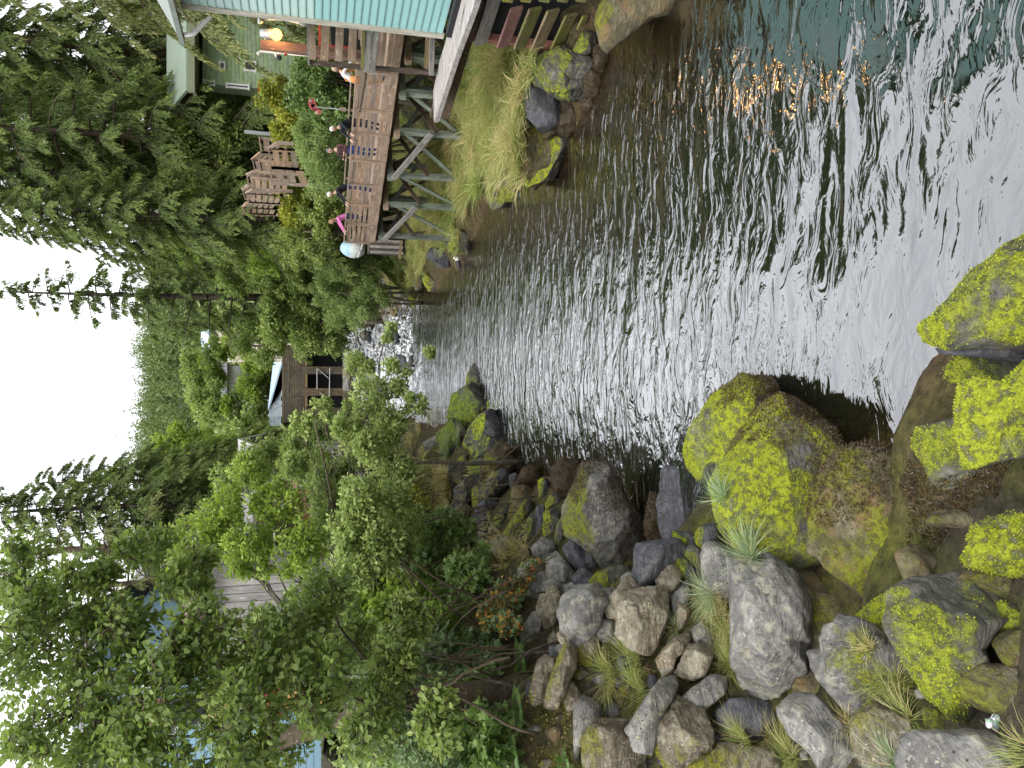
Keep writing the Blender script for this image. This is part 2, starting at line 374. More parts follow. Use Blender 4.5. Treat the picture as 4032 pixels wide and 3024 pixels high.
a1 = t.noise(t.scaled(v, (.55, 1.35, 1), (0, 0, .45)), .8, 2, .45, .7); a2 = t.noise(t.scaled(v, (.8, 1.6, 1), (0, 0, .2)), 1.7, 3, .5, 1.3); a3 = t.noise(t.scaled(v, (1.0, 1.5, 1)), 5.0, 3, .55, .8)
h = t.math('ADD', t.math('MULTIPLY', a1, .085), t.math('ADD', t.math('MULTIPLY', a2, t.math('MULTIPLY', rip, .060)), t.math('MULTIPLY', a3, t.math('MULTIPLY', t.math('POWER', rip, 2.0), .0065))))
nb = t.bump(h, 1.0, 1.0)
fc = t.n('LayerWeight', {'Blend': .5, 'Normal': nb}).outputs['Facing']
refl = t.math('MULTIPLY_ADD', t.math('POWER', fc, 2.3), .70, .14, True)
glo = t.n('BsdfGlossy', {'Color': (.97, .98, 1, 1), 'Roughness': .03, 'Normal': nb})
body = t.n('BsdfDiffuse', {'Color': (.006, .009, .005, 1)}); tr = t.n('BsdfTransparent', {'Color': (.66, .54, .34, 1)})
murk = t.ramp(depth, [(.0, .0), (.2, .38), (.75, .93), (1.3, 1.0)])
bm_ = t.n('MixShader', {0: murk, 1: tr.outputs[0], 2: body.outputs[0]})
sh = t.n('MixShader', {0: refl, 1: bm_.outputs[0], 2: glo.outputs[0]})
fn = t.noise(t.scaled(v, (3.0, 1.6, 1)), 1.6, 6, .7, .4)
fm = t.ramp(t.math('ADD', t.math('MULTIPLY', foam, .50), t.math('ADD', fn, -.74)), [(.16, 0), (.30, 1)])
wf = t.n('BsdfDiffuse', {'Color': (.80, .82, .82, 1)})
s2 = t.n('MixShader', {0: fm, 1: sh.outputs[0], 2: wf.outputs[0]})
t.t.links.new(s2.outputs[0], t.out.inputs[0]); M_water = t.m
ripv = np.interp(WY, [0, 6, 9, 13, 20, 45], [.4, .42, .6, 1.0, 1.3, 1.5]) * np.interp(WX, [-3, 0, 4, 9], [1.0, 1.0, .9, .62])
water = link('water', new_mesh('water', np.stack((WX, WY, WZ), -1).reshape(-1, 3), WG, M_water, True,
             {'depth': dep.ravel(), 'foam': (rap * .93 * np.interp(WX, [-3, 5], [1, .85])).ravel(), 'ripple': ripv.ravel()}))
tag(water, kind='structure')

# ------------------------------------------------------------------ boulders
def ground_hit(fr, x, y, tmax=90):
    r = ray(fr, x, y); t = np.arange(2.0, tmax, .05); P = O3 + r * t[:, None]
    k = np.nonzero(P[:, 2] < gz(P[:, 0], P[:, 1]))[0]
    return P[k[0]] if len(k) else P[-1]
def poly_r(poly, th):
    """distance from the origin to a polygon along each angle (outermost crossing)"""
    P = np.asarray(poly); Q = np.roll(P, -1, 0); d = np.stack((np.cos(th), np.sin(th)), -1)[:, None]; e = (Q - P)[None]
    cr = d[..., 0] * e[..., 1] - d[..., 1] * e[..., 0]; cr = np.where(np.abs(cr) < 1e-9, 1e-9, cr)
    tt = (P[None, :, 0] * e[..., 1] - P[None, :, 1] * e[..., 0]) / cr
    uu = (P[None, :, 0] * d[..., 1] - P[None, :, 1] * d[..., 0]) / cr
    ok = (uu >= -1e-6) & (uu <= 1 + 1e-6) & (tt > 0)
    tt = np.where(ok, tt, 0).max(1); return np.where(tt <= 0, np.median(np.linalg.norm(P, axis=1)), tt)
PLACED = []
def rock(fr, poly, mat, label, lift=.25, thick=.55, z=None, sub=4, n=3.0, rough=.06, cuts=15, grow=1.12, weed=None, seed=None, name='boulder', group=None, back=1.0, cat='boulder'):
    rng = np.random.default_rng(seed if seed is not None else len(PLACED) + 11)
    P = np.asarray(poly, float); c2 = P.mean(0); P = c2 + (P - c2) * grow; c2 = (P.min(0) + P.max(0)) / 2; c2 = .5 * c2 + .5 * P.mean(0)
    if z is None:
        hit = ground_hit(fr, *c2)
    else: hit = at_z(fr, c2[0], c2[1], z)
    r0 = ray(fr, *c2); s = FR[fr][2]
    tdist = (hit - O3)[1] / r0[1]
    m_px = s * tdist / FPX
    size = (P.max(0) - P.min(0)) * m_px; mn = size.min()
    C0 = hit - unit(r0) * lift * mn if z is None else hit
    tdist = (C0 - O3)[1] / r0[1]; m_px = s * tdist / FPX
    w = -unit(r0); rt = unit(np.cross(np.array((0, 0, 1.)), w)); dn = np.cross(rt, w); dn = -dn if dn[2] > 0 else dn
    L = np.stack((-(P[:, 1] - c2[1]), (P[:, 0] - c2[0])), -1) * m_px          # right, down in metres
    L[:, 1] *= 1.0
    D, F = ICO[sub]; a, b, c = D[:, 0], D[:, 1], D[:, 2]
    th = np.arctan2(b, a); ph = np.sqrt(np.maximum(1 - c * c, 0))
    tab = np.linspace(-np.pi, np.pi, 361); rp = poly_r(L, tab)
    rp = np.interp(th, tab, rp)
    T = thick * mn; Tz = np.where(c > 0, T, T * 1.3 * back)
    r = ((ph / rp) ** n + (np.abs(c) / Tz) ** n) ** (-1 / n)
    for k in range(cuts):
        an = rng.uniform(0, 2 * np.pi); cz = rng.uniform(.12, .95); nn = np.array((math.cos(an) * math.sqrt(1 - cz * cz), math.sin(an) * math.sqrt(1 - cz * cz), cz))
        dn_ = D @ nn; sup = (r * dn_).max(); hh = sup * rng.uniform(.64 + .2 * (1 - cz), .96)
        r = np.where(dn_ > .02, np.minimum(r, hh / np.maximum(dn_, .02)), r)
    X = D * r[:, None]
    bed = unit(rng.normal(size=3) * (1, .5, .5)); q = X @ bed
    sc = 1 / max(mn, .05)
    off = rng.uniform(0, 50, 3)
    nv = fbm(X * sc * 2.2 + off, 5, 2)
    stt = fbm(np.stack((q * sc * 9, (X @ unit(np.cross(bed, (0, 0, 1)))) * sc * 1.2, X[:, 2] * sc * 1.2), -1) + off, 3, 6)
    crack = np.clip(.12 - np.abs(fbm(X * sc * 1.3 + off + 9, 3, 4)), 0, .12) / .12
    X = X * (1 + (rough * nv + rough * .55 * stt - crack * rough * .7 + rough * .22 * fbm(X * sc * 10 + off, 3, 12))[:, None])
    Wd = C0 + X[:, :1] * rt + X[:, 1:2] * dn + X[:, 2:] * w
    vn = np.zeros_like(Wd); f_n = np.cross(Wd[F[:, 1]] - Wd[F[:, 0]], Wd[F[:, 2]] - Wd[F[:, 0]]); f_n *= np.sign(((Wd[F].mean(1) - C0) * f_n).sum(1))[:, None]
    for j_ in range(3): np.add.at(vn, F[:, j_], f_n)
    vn = unit(vn); mz = .35 * vn[:, 2] + .5 + .26 * fbm(Wd * 1.5, 5, 31) + MOSSY.get(mat, 0) - 1.0
    me = new_mesh(name, Wd - C0, F[:, ::-1] if np.dot(np.cross(rt, dn), w) < 0 else F, ROCK[mat], True, {'moss': mz})
    o = link(name, me, None, Vector(C0)); tag(o, label, cat, group)
    PLACED.append((o, Wd.mean(0), mn))
    if mat in ('bright', 'moss', 'graymoss', 'slatemoss', 'brownmoss', 'dull') and sub >= 4 and C0[1] < 13:
        cen = Wd[F].mean(1); mf = mz[F].mean(1); area = np.linalg.norm(f_n, axis=1) / 2; pr = area * np.clip((mf - .5) * 6, 0, 1) * (unit(f_n) @ w > -.1)
        if pr.sum() > .01:
            N = int(min(14000, pr.sum() * 5200)); k = rng.choice(len(F), N, p=pr / pr.sum()); bc = rng.dirichlet((1, 1, 1), N); P_ = (Wd[F[k]] * bc[..., None]).sum(1); nn = unit(f_n[k])
            mo = scatter('moss_tufts', 'spray', P_ - nn * .004, unit(nn + rng.normal(size=(N, 3)) * .8), rng.normal(size=(N, 3)) + nn, rng.uniform(.012, .03, N), .8, M_mossb if mat in ('bright', 'moss') else M_mossd, rng, o)
            tag(mo, None, None, None, 'stuff')
    if weed is not None:
        nrm = np.zeros_like(Wd); fn_ = np.cross(Wd[F[:, 1]] - Wd[F[:, 0]], Wd[F[:, 2]] - Wd[F[:, 0]])
        area = np.linalg.norm(fn_, axis=1)
        cen = Wd[F].mean(1); fnn = unit(fn_); sg = np.sign((fnn * (cen - C0)).sum(1)); fnn = fnn * sg[:, None]
        rel = cen - C0; u_ = rel @ rt / m_px / s; d_ = rel @ dn / m_px / s       # photo-like offsets used only to say which side is draped
        mask = weed(rel @ rt / (size[1] / 2), rel @ dn / (size[0] / 2), cen, fbm(cen * 3.5, 3, 8)) & ((fnn @ w) > -.15)
        pr = area * mask
        if pr.sum() > 0:
            N = int(min(11000, pr.sum() * .5 * 3200)); k = rng.choice(len(F), N, p=pr / pr.sum()); bc = rng.dirichlet((1, 1, 1), N)
            P_ = (Wd[F[k]] * bc[..., None]).sum(1); nn = fnn[k]
            axis = unit(nn * .55 + rng.normal(size=(N, 3)) * .75 + np.array((0, 0, -.35)))
            wo_ = scatter('rockweed', 'spray', P_, axis, rng.normal(size=(N, 3)), rng.uniform(.03, .065, N), .5, M_weed, rng, o)
            tag(wo_, None, None, None, 'stuff')
    return o

# ------------------------------------------------------------------ leaf shapes, scattered as one mesh
TPL = {
 'leaf': (np.array([(0, 0, 0), (.32, .35, .07), (.25, .75, .05), (0, 1, -.04), (-.25, .75, .05), (-.32, .35, .07)]), np.array([(0, 1, 2), (0, 2, 3), (0, 3, 4), (0, 4, 5)])),
 'spray': (np.array([(0, 0, 0), (.22, .4, .05), (0, 1, -.08), (-.22, .4, .05)]), np.array([(0, 1, 2), (0, 2, 3)])),
 'lobed': (np.array([(0, 0, 0), (.40, -.12, .02), (.30, .22, .04), (.66, .50, 0), (.26, .55, .04), (0, 1.0, -.08), (-.26, .55, .04), (-.66, .50, 0), (-.30, .22, .04), (-.40, -.12, .02)]),
           np.array([(0, 1, 2), (0, 2, 4), (2, 3, 4), (0, 4, 5), (0, 5, 6), (0, 6, 8), (6, 7, 8), (0, 8, 9)])),
}
def scatter(name, tpl, P, Y, Nn, s, wid, mat, rng, parent=None, tone=None, org=None):
    V0, F0 = TPL[tpl]; n = len(P)
    Y = unit(Y); Z = unit(Nn - Y * (Nn * Y).sum(1, keepdims=True)); X = np.cross(Y, Z)
    s = np.broadcast_to(s, (n,)); wd = np.broadcast_to(wid, (n,))
    V = P[:, None] + s[:, None, None] * (V0[None, :, :1] * wd[:, None, None] * X[:, None] + V0[None, :, 1:2] * Y[:, None] + V0[None, :, 2:] * Z[:, None])
    F = F0[None] + (np.arange(n) * len(V0))[:, None, None]
    tone = rng.uniform(0, 1, n) if tone is None else tone
    at = np.repeat(np.clip(tone, 0, 1), len(V0))
    V = V.reshape(-1, 3)
    if org is None: org = V.mean(0) if parent is None else np.array(parent.location)
    return link(name, new_mesh(name, V - org, F.reshape(-1, 3), mat, False, {'tone': at}), parent, Vector(org))
def joined_scatter(parts):
    pass

W_all = lambda u, d, c, n: np.ones(len(u), bool)
def W_top(k=.0, j=.35): return lambda u, d, c, n: (-d + n * j) > k           # far edge of the rock
def W_right(k=.1, j=.3): return lambda u, d, c, n: (u + n * j) > k
def W_low(zz, j=.15): return lambda u, d, c, n: c[:, 2] < zz + n * j
# the mossy ledge and the point
rock('S', [(1478, 1005), (1495, 925), (1545, 865), (1600, 826), (1655, 835), (1690, 890), (1640, 960), (1560, 1015), (1520, 1035)], 'bright',
     'mossy green nose of the big ledge jutting into calm water', .2, .55, z=.55, sub=5, weed=lambda u, d, c, n: (u + .5 * d + n * .35) > .55, rough=.07)
rock('S', [(1555, 1040), (1590, 960), (1660, 880), (1700, 862), (1770, 905), (1840, 975), (1850, 1080), (1840, 1180), (1760, 1210), (1660, 1220), (1600, 1170), (1560, 1110)], 'bright',
     'largest yellow-green mossy rock of the ledge with brown weed on its water side', .2, .30, z=.55, sub=6, rough=.045, cuts=10, weed=lambda u, d, c, n: (u + .55 * d + n * .35) > .22)
rock('S', [(1770, 1060), (1830, 985), (1900, 960), (1975, 1010), (1968, 1100), (1955, 1200), (1930, 1275), (1880, 1292), (1820, 1255), (1765, 1180)], 'olive',
     'rusty olive end of the ledge above the trapped boulders', .2, .28, z=.5, sub=6, rough=.05, cuts=9, weed=lambda u, d, c, n: (u + n * .35) > .05)
rock('S', [(1950, 1010), (2000, 960), (2080, 1040), (2212, 1080), (2260, 1150), (2190, 1180), (2060, 1150), (1985, 1180), (1955, 1120)], 'weed',
     'low dark rock blanketed in brown rockweed beside the ledge', .2, .3, z=.12, sub=5, weed=W_all)
rock('S', [(1690, 1230), (1800, 1240), (1880, 1310), (1850, 1330), (1870, 1420), (1800, 1500), (1740, 1480), (1700, 1400), (1740, 1330)], 'olive',
     'flat olive slope of bedrock between the dome boulder and grassy boulder', 0, .25, z=.55, sub=5, rough=.05)
# right foreground
rock('E', [(1590, 700), (1620, 640), (1700, 590), (1780, 470), (1880, 300), (1960, 230), (2040, 140), (2120, 90), (2300, 20), (2500, 100), (2500, 700), (2300, 780), (2000, 770), (1800, 790), (1660, 785)], 'bright',
     'pointed yellow-green mossy rock nearest the calm water', .2, .4, z=.75, sub=6, rough=.04, cuts=9, seed=3)
rock('E', [(1690, 800), (1900, 760), (2200, 720), (2500, 720), (2500, 940), (2100, 880), (1850, 850), (1740, 845)], 'slate',
     'bare dark slate ledge under the pointed mossy rock', .2, .6, z=.42, sub=5)
rock('E', [(1660, 1010), (1690, 900), (1780, 850), (1900, 840), (2150, 870), (2350, 900), (2300, 1040), (1990, 1060), (1800, 1030), (1740, 1045)], 'moss',
     'low blunt moss rock between slate ledge and brightest slab', .2, .45, z=.45, sub=5, weed=lambda u, d, c, n: (d + n * .2) < -.72)
rock('E', [(1825, 1150), (1840, 1050), (1950, 1010), (2080, 1040), (2200, 930), (2400, 950), (2420, 1400), (2250, 1480), (2050, 1520), (1850, 1590), (1832, 1400), (1822, 1250)], 'bright',
     'brightest lime-green moss slab with a dark undercut edge', .3, .3, z=1.0, sub=6, rough=.035, cuts=8)
rock('E', [(1500, 1400), (1560, 1345), (1700, 1318), (1830, 1290), (1900, 1580), (2250, 1500), (2300, 1650), (2050, 1720), (1900, 1770), (1720, 1770), (1620, 1650), (1560, 1480)], 'moss',
     'olive-topped rock with rounded grey foot beside brown weed', .2, .45, z=.5, sub=6, rough=.05, weed=lambda u, d, c, n: (-d + n * .25 - u * .2) > .85)
# foreground boulders
fg = [
 ('A', [(305, 505), (400, 495), (520, 560), (600, 680), (650, 770), (640, 900), (560, 1000), (550, 1075), (440, 1150), (330, 1220), (240, 1215), (212, 1100), (225, 950), (250, 800), (270, 650)], 'gray', 'large grey half-dome boulder with a straight left edge', .45, .5, 6),
 ('A', [(895, 830), (1000, 880), (1100, 960), (1180, 1040), (1235, 1110), (1265, 1220), (1160, 1300), (1050, 1310), (940, 1330), (850, 1300), (780, 1220), (700, 1140), (690, 985), (750, 980), (800, 900), (870, 875)], 'graymoss', 'grey boulder with tufts of grass growing over it', .35, .45, 5),
 ('A', [(1210, 700), (1300, 655), (1420, 655), (1540, 665), (1630, 740), (1700, 800), (1690, 880), (1560, 1010), (1560, 1170), (1470, 1260), (1400, 1315), (1340, 1300), (1260, 1180), (1240, 1110), (1195, 1050), (1178, 900), (1185, 780)], 'moss', 'rounded boulder capped with vivid moss and grey below', .55, .5, 6),
 ('A', [(905, 825), (1020, 750), (1170, 685), (1205, 730), (1190, 860), (1190, 990), (1130, 960), (1000, 870)], 'bright', 'mossy green wedge leaning on the moss-capped boulder', .3, .5, 5),
 ('A', [(1520, 490), (1590, 370), (1640, 290), (1837, 258), (1950, 260), (1950, 580), (1837, 575), (1740, 560), (1600, 525)], 'bright', 'square moss slab by the right edge of the brown weed', .4, .45, 5),
 ('A', [(525, 1340), (570, 1290), (640, 1258), (740, 1300), (800, 1400), (900, 1480), (960, 1600), (940, 1700), (700, 1700), (640, 1540), (560, 1440)], 'gray', 'pale pitted boulder with dry grass against its right flank', .45, .5, 5),
 ('A', [(900, 1480), (940, 1360), (1080, 1305), (1180, 1360), (1200, 1480), (1150, 1680), (960, 1690), (915, 1560)], 'brownmoss', 'upright brown mossy block below the grassy boulder', .5, .5, 5),
 ('A', [(1205, 1600), (1240, 1490), (1330, 1450), (1500, 1470), (1640, 1500), (1760, 1600), (1860, 1620), (1900, 1800), (1200, 1800)], 'gray', 'dark streaked boulder beside the crumpled wrapper', .45, .45, 5),
 ('A', [(140, 1340), (250, 1285), (400, 1305), (490, 1340), (510, 1430), (420, 1480), (300, 1470), (180, 1440)], 'slate', 'dark flat boulder in the hollow below the half-dome boulder', .1, .5, 4),
 ('A', [(0, 1585), (130, 1520), (260, 1550), (400, 1585), (520, 1640), (560, 1740), (0, 1760), (-60, 1660)], 'brownmoss', 'pale mossy boulder overhung by yellow grass', .45, .45, 5),
 ('A', [(1160, 470), (1230, 432), (1290, 450), (1345, 520), (1315, 620), (1240, 680), (1190, 620), (1168, 540)], 'olive', 'small upright brown rock standing between ledge and weed', .4, .6, 4),
 ('A', [(1330, 262), (1400, 222), (1500, 232), (1640, 290), (1610, 345), (1500, 325), (1350, 295)], 'olive', 'narrow rusty orange rock lying in the brown weed', .3, .5, 4),
 ('A', [(1690, 770), (1740, 742), (1800, 770), (1860, 840), (1800, 910), (1730, 905), (1700, 850)], 'moss', 'small mossy cobble right of the moss-capped boulder', .3, .6, 4),
 ('A', [(1700, 965), (1760, 910), (1870, 920), (1880, 1080), (1770, 1095), (1720, 1060)], 'olive', 'mossy brown rock in the shadowed corner on the right', .3, .5, 4),
 ('A', [(1420, 540), (1560, 530), (1900, 600), (1950, 760), (1750, 740), (1560, 660), (1420, 660)], 'olive', 'low olive rock shelf under the square moss slab', .0, .4, 5),
 ('A', [(1560, 1120), (1700, 1100), (1900, 1150), (1950, 1380), (1800, 1400), (1620, 1300), (1540, 1240)], 'olive', 'shaded brown rock behind the crumpled wrapper', -.1, .4, 5),
 ('A', [(500, 1120), (640, 960), (740, 1000), (700, 1130), (800, 1240), (760, 1300), (560, 1260), (490, 1200)], 'olive', 'dull green rock floor at the foot of the half-dome boulder', -.1, .3, 5),
 ('A', [(1300, 1330), (1360, 1300), (1420, 1350), (1410, 1430), (1330, 1450), (1290, 1400)], 'olive', 'mossy stub under the moss-capped boulder', .3, .6, 4),
 ('A', [(62, 620), (70, 440), (130, 412), (210, 470), (255, 500), (265, 600), (235, 700), (110, 725), (68, 680)], 'gray', 'ribbed grey rock standing left of the half-dome boulder', .4, .5, 5),
 ('A', [(15, 360), (60, 318), (150, 308), (188, 350), (175, 420), (90, 450), (30, 425)], 'slatemoss', 'dark block with lime moss patches below the slate block', .45, .6, 4),
 ('A', [(140, 300), (170, 270), (240, 330), (280, 420), (290, 480), (240, 470), (180, 380)], 'moss', 'thin mossy slab edge beside the spiky grass', .3, .6, 4),
 ('B', [(1438, 90), (1470, 15), (1560, -5), (1680, 40), (1740, 130), (1745, 260), (1640, 335), (1520, 388), (1450, 362), (1425, 250)], 'slate', 'smooth blue-grey slate block beside the dark pool', .45, .5, 5),
 ('B', [(1290, 470), (1310, 415), (1400, 397), (1500, 405), (1545, 470), (1450, 545), (1385, 640), (1320, 680), (1272, 640), (1272, 540)], 'slate', 'tall dark flat-faced block in the middle of the heap', .5, .55, 5),
 ('B', [(1388, 590), (1440, 545), (1490, 538), (1535, 600), (1500, 650), (1465, 697), (1420, 665)], 'tan', 'pale buff block leaning on the tall dark block', .6, .6, 4),
 ('B', [(1470, 520), (1520, 483), (1580, 508), (1600, 570), (1570, 605), (1530, 595), (1490, 540)], 'slatemoss', 'dark block streaked with moss behind the buff block', .4, .6, 4),
 ('B', [(1538, 440), (1610, 428), (1648, 480), (1642, 550), (1600, 565), (1560, 510)], 'graymoss', 'small grey block with a moss cap near the slate', .4, .6, 4),
 ('B', [(1500, 340), (1600, 360), (1640, 420), (1560, 440), (1500, 410)], 'slatemoss', 'wedge of mossy rock tucked under the slate block', .2, .6, 4),
 ('B', [(868, 770), (900, 710), (980, 668), (1080, 652), (1165, 680), (1130, 740), (1080, 800), (1060, 860), (960, 975), (920, 940), (880, 860)], 'gray', 'broad grey boulder with pale flecks in the middle heap', .45, .5, 5),
 ('B', [(1108, 760), (1150, 700), (1240, 615), (1280, 640), (1292, 690), (1250, 770), (1190, 845), (1135, 820)], 'tan', 'whitish angular boulder touching the broad grey one', .5, .55, 5),
 ('B', [(1195, 720), (1290, 690), (1420, 678), (1458, 720), (1442, 820), (1410, 905), (1330, 985), (1235, 960), (1185, 880), (1205, 800)], 'tan', 'big pitted brown-grey boulder above the grass clump', .6, .5, 6),
 ('B', [(945, 860), (1000, 808), (1060, 880), (1055, 970), (1030, 1070), (1000, 1103), (950, 1060)], 'brownmoss', 'upright flat brown slab with mossy left edge', .7, .35, 5),
 ('B', [(1065, 870), (1110, 818), (1165, 840), (1175, 905), (1120, 945), (1070, 935)], 'gray', 'rounded pitted stone right of the upright brown slab', .5, .6, 4),
 ('B', [(733, 760), (770, 690), (840, 655), (862, 740), (830, 840), (800, 888), (740, 860)], 'tan', 'white-crusted ragged rock beside the creeping vine', .6, .5, 5),
 ('B', [(765, 630), (830, 618), (895, 680), (890, 722), (830, 715), (770, 690)], 'gray', 'small dark stone above the white-crusted rock', .4, .6, 4),
 ('B', [(793, 500), (840, 463), (890, 520), (922, 580), (905, 655), (800, 622), (788, 560)], 'gray', 'pointed grey boulder near the vine tip', .5, .5, 5),
 ('B', [(885, 440), (940, 388), (990, 450), (1012, 530), (960, 565), (910, 500)], 'slate', 'folded dark grey rock behind the pointed boulder', .6, .6, 4),
 ('B', [(950, 395), (1010, 418), (1055, 480), (1062, 565), (1020, 605), (970, 520)], 'slate', 'nearly black slab against the weed-covered slope', .3, .6, 4),
 ('B', [(925, 600), (980, 548), (1052, 590), (1035, 640), (950, 645)], 'slate', 'small bluish block in front of the black slab', .6, .6, 4),
 ('B', [(905, 635), (960, 612), (995, 640), (950, 675), (915, 675)], 'gray', 'fist-like grey stone wedged above the broad boulder', .6, .6, 4),
 ('B', [(703, 430), (760, 383), (820, 408), (828, 462), (770, 492), (718, 470)], 'gray', 'grey rounded block beside the tall moss stones', .5, .6, 4),
 ('B', [(735, 500), (790, 490), (820, 530), (790, 580), (740, 560)], 'moss', 'low mossy stone under the pointed grey boulder', .2, .6, 4),
 ('B', [(1030, 620), (1080, 570), (1150, 545), (1255, 540), (1275, 600), (1180, 670), (1080, 662)], 'moss', 'broad moss-green block behind the whitish boulder', .35, .5, 5),
 ('B', [(760, 1275), (800, 1180), (850, 1080), (900, 1000), (950, 1045), (940, 1120), (875, 1220), (820, 1305), (780, 1302)], 'brownmoss', 'forked mossy rock like a fallen log', .7, .5, 5),
 ('B', [(843, 905), (870, 885), (935, 990), (948, 1045), (900, 1015), (860, 960)], 'tan', 'sharp ridge of rock pointing at the broad boulder', .8, .5, 4),
 ('B', [(695, 1200), (740, 1080), (790, 1035), (832, 1080), (790, 1175), (765, 1265), (700, 1270)], 'brownmoss', 'brown moss-coated stump of rock at the ferns', .5, .5, 5),
 ('B', [(790, 950), (830, 900), (860, 980), (850, 1030), (800, 1030)], 'brownmoss', 'small golden-moss stone above the forked rock', .5, .6, 4),
 ('B', [(1400, 1040), (1480, 955), (1572, 938), (1572, 1010), (1500, 1045), (1470, 1112), (1420, 1122)], 'tan', 'ragged striped rock below the big pitted boulder', .5, .5, 5),
 ('B', [(1498, 1110), (1590, 985), (1690, 985), (1705, 1040), (1640, 1135), (1560, 1155)], 'tan', 'dark-pitted block between two grass clumps', .55, .5, 5),
 ('B', [(1590, 900), (1650, 860), (1700, 920), (1690, 990), (1610, 990)], 'gray', 'grey stone half buried in yellow grass', .3, .5, 4),
 ('B', [(1238, 1400), (1330, 1300), (1440, 1200), (1540, 1158), (1525, 1235), (1445, 1335), (1385, 1445), (1340, 1525), (1260, 1500)], 'gray', 'long slanting slab of rough grey stone', .7, .45, 5),
 ('B', [(1480, 1300), (1600, 1218), (1700, 1168), (1785, 1190), (1745, 1262), (1620, 1335), (1540, 1340)], 'gray', 'second slanting slab nearer the half-dome boulder', .6, .5, 5),
 ('B', [(1398, 1490), (1430, 1330), (1480, 1288), (1600, 1328), (1672, 1370), (1685, 1480), (1660, 1580), (1600, 1645), (1480, 1690), (1408, 1580)], 'brownmoss', 'boulder half golden moss and half white pitted stone', .55, .5, 6),
 ('B', [(978, 1620), (1010, 1485), (1060, 1450), (1160, 1400), (1240, 1420), (1305, 1530), (1295, 1660), (1180, 1720), (1000, 1720)], 'brownmoss', 'flat-topped mossy boulder at the lower bank edge', .5, .45, 5),
 ('B', [(915, 1560), (960, 1310), (1010, 1288), (1072, 1330), (1062, 1440), (985, 1455), (940, 1570)], 'gray', 'splintered grey rock beside brown leaf litter', .5, .5, 4),
 ('B', [(1480, 700), (1570, 620), (1575, 700), (1525, 795), (1480, 785)], 'gray', 'thin dark fin of rock beside the spiky grass', .4, .5, 4),
 ('B', [(1500, 840), (1530, 735), (1582, 760), (1562, 830), (1512, 890)], 'tan', 'thin pale flake standing in dry grass', .5, .4, 4),
 ('B', [(1180, 1040), (1230, 1030), (1250, 1150), (1200, 1160)], 'slate', 'slate splinter buried in the green grass clump', .4, .5, 4),
 ('B', [(870, 1210), (930, 1190), (970, 1250), (960, 1310), (890, 1330)], 'brownmoss', 'round mossy cushion stone under the forked rock', .3, .6, 4),
 ('B', [(870, 640), (905, 640), (925, 690), (890, 700)], 'gray', 'smallest grey stone next to the dark stone', .6, .6, 4),
 ('B', [(640, 560), (740, 520), (790, 620), (770, 720), (700, 790), (640, 720)], 'gray', 'brown-grey rock face half covered by vine tendrils', .1, .4, 5),
 ('B', [(640, 900), (730, 790), (760, 880), (740, 1000), (660, 1000)], 'gray', 'pale rock behind the yellow vine leaves', .1, .4, 4),
]
for f, p, mt, lb, lf, th, sb in fg: rock(f, p, mt, lb, lf, th, sub=sb, rough=.08, grow=1.2)
rng = np.random.default_rng(61)
for k in range(150):                                     # darker stones down in the gaps
    fr_ = 'B' if k < 95 else 'A'; x, y = (rng.uniform(650, 1800), rng.uniform(420, 1640)) if fr_ == 'B' else (rng.uniform(60, 1820), rng.uniform(880, 1650))
    w, h = rng.uniform(28, 60), rng.uniform(28, 60); q = rng.uniform(.7, 1.0, 7)
    rock(fr_, [(x + w * math.cos(a) * b, y + h * math.sin(a) * b) for a, b in zip(np.linspace(0, 6.283, 8)[:7], q)], ['slate', 'olive', 'gray', 'brownmoss', 'slate'][k % 5],
         'small dark stone deep in a gap between the big boulders', .0, .6, sub=3, rough=.1, name='stone', group='small stones in the gaps between boulders', cat='stone')
rock('B', [(880, 200), (960, 100), (1010, 0), (1130, -5), (1180, 90), (1225, 200), (1300, 300), (1335, 380), (1280, 440), (1180, 540), (1080, 530), (1040, 460), (960, 390), (900, 340), (885, 280)], 'graymoss',
     'grey sloping rock with stripes of brown weed by the dark pool', .3, .35, z=.75, sub=6, rough=.05, weed=lambda u, d, c, n: ((u * .9 + .25 * d + n * .5) > .18) & (np.sin(c[:, 1] * 6 + n) > -.55))
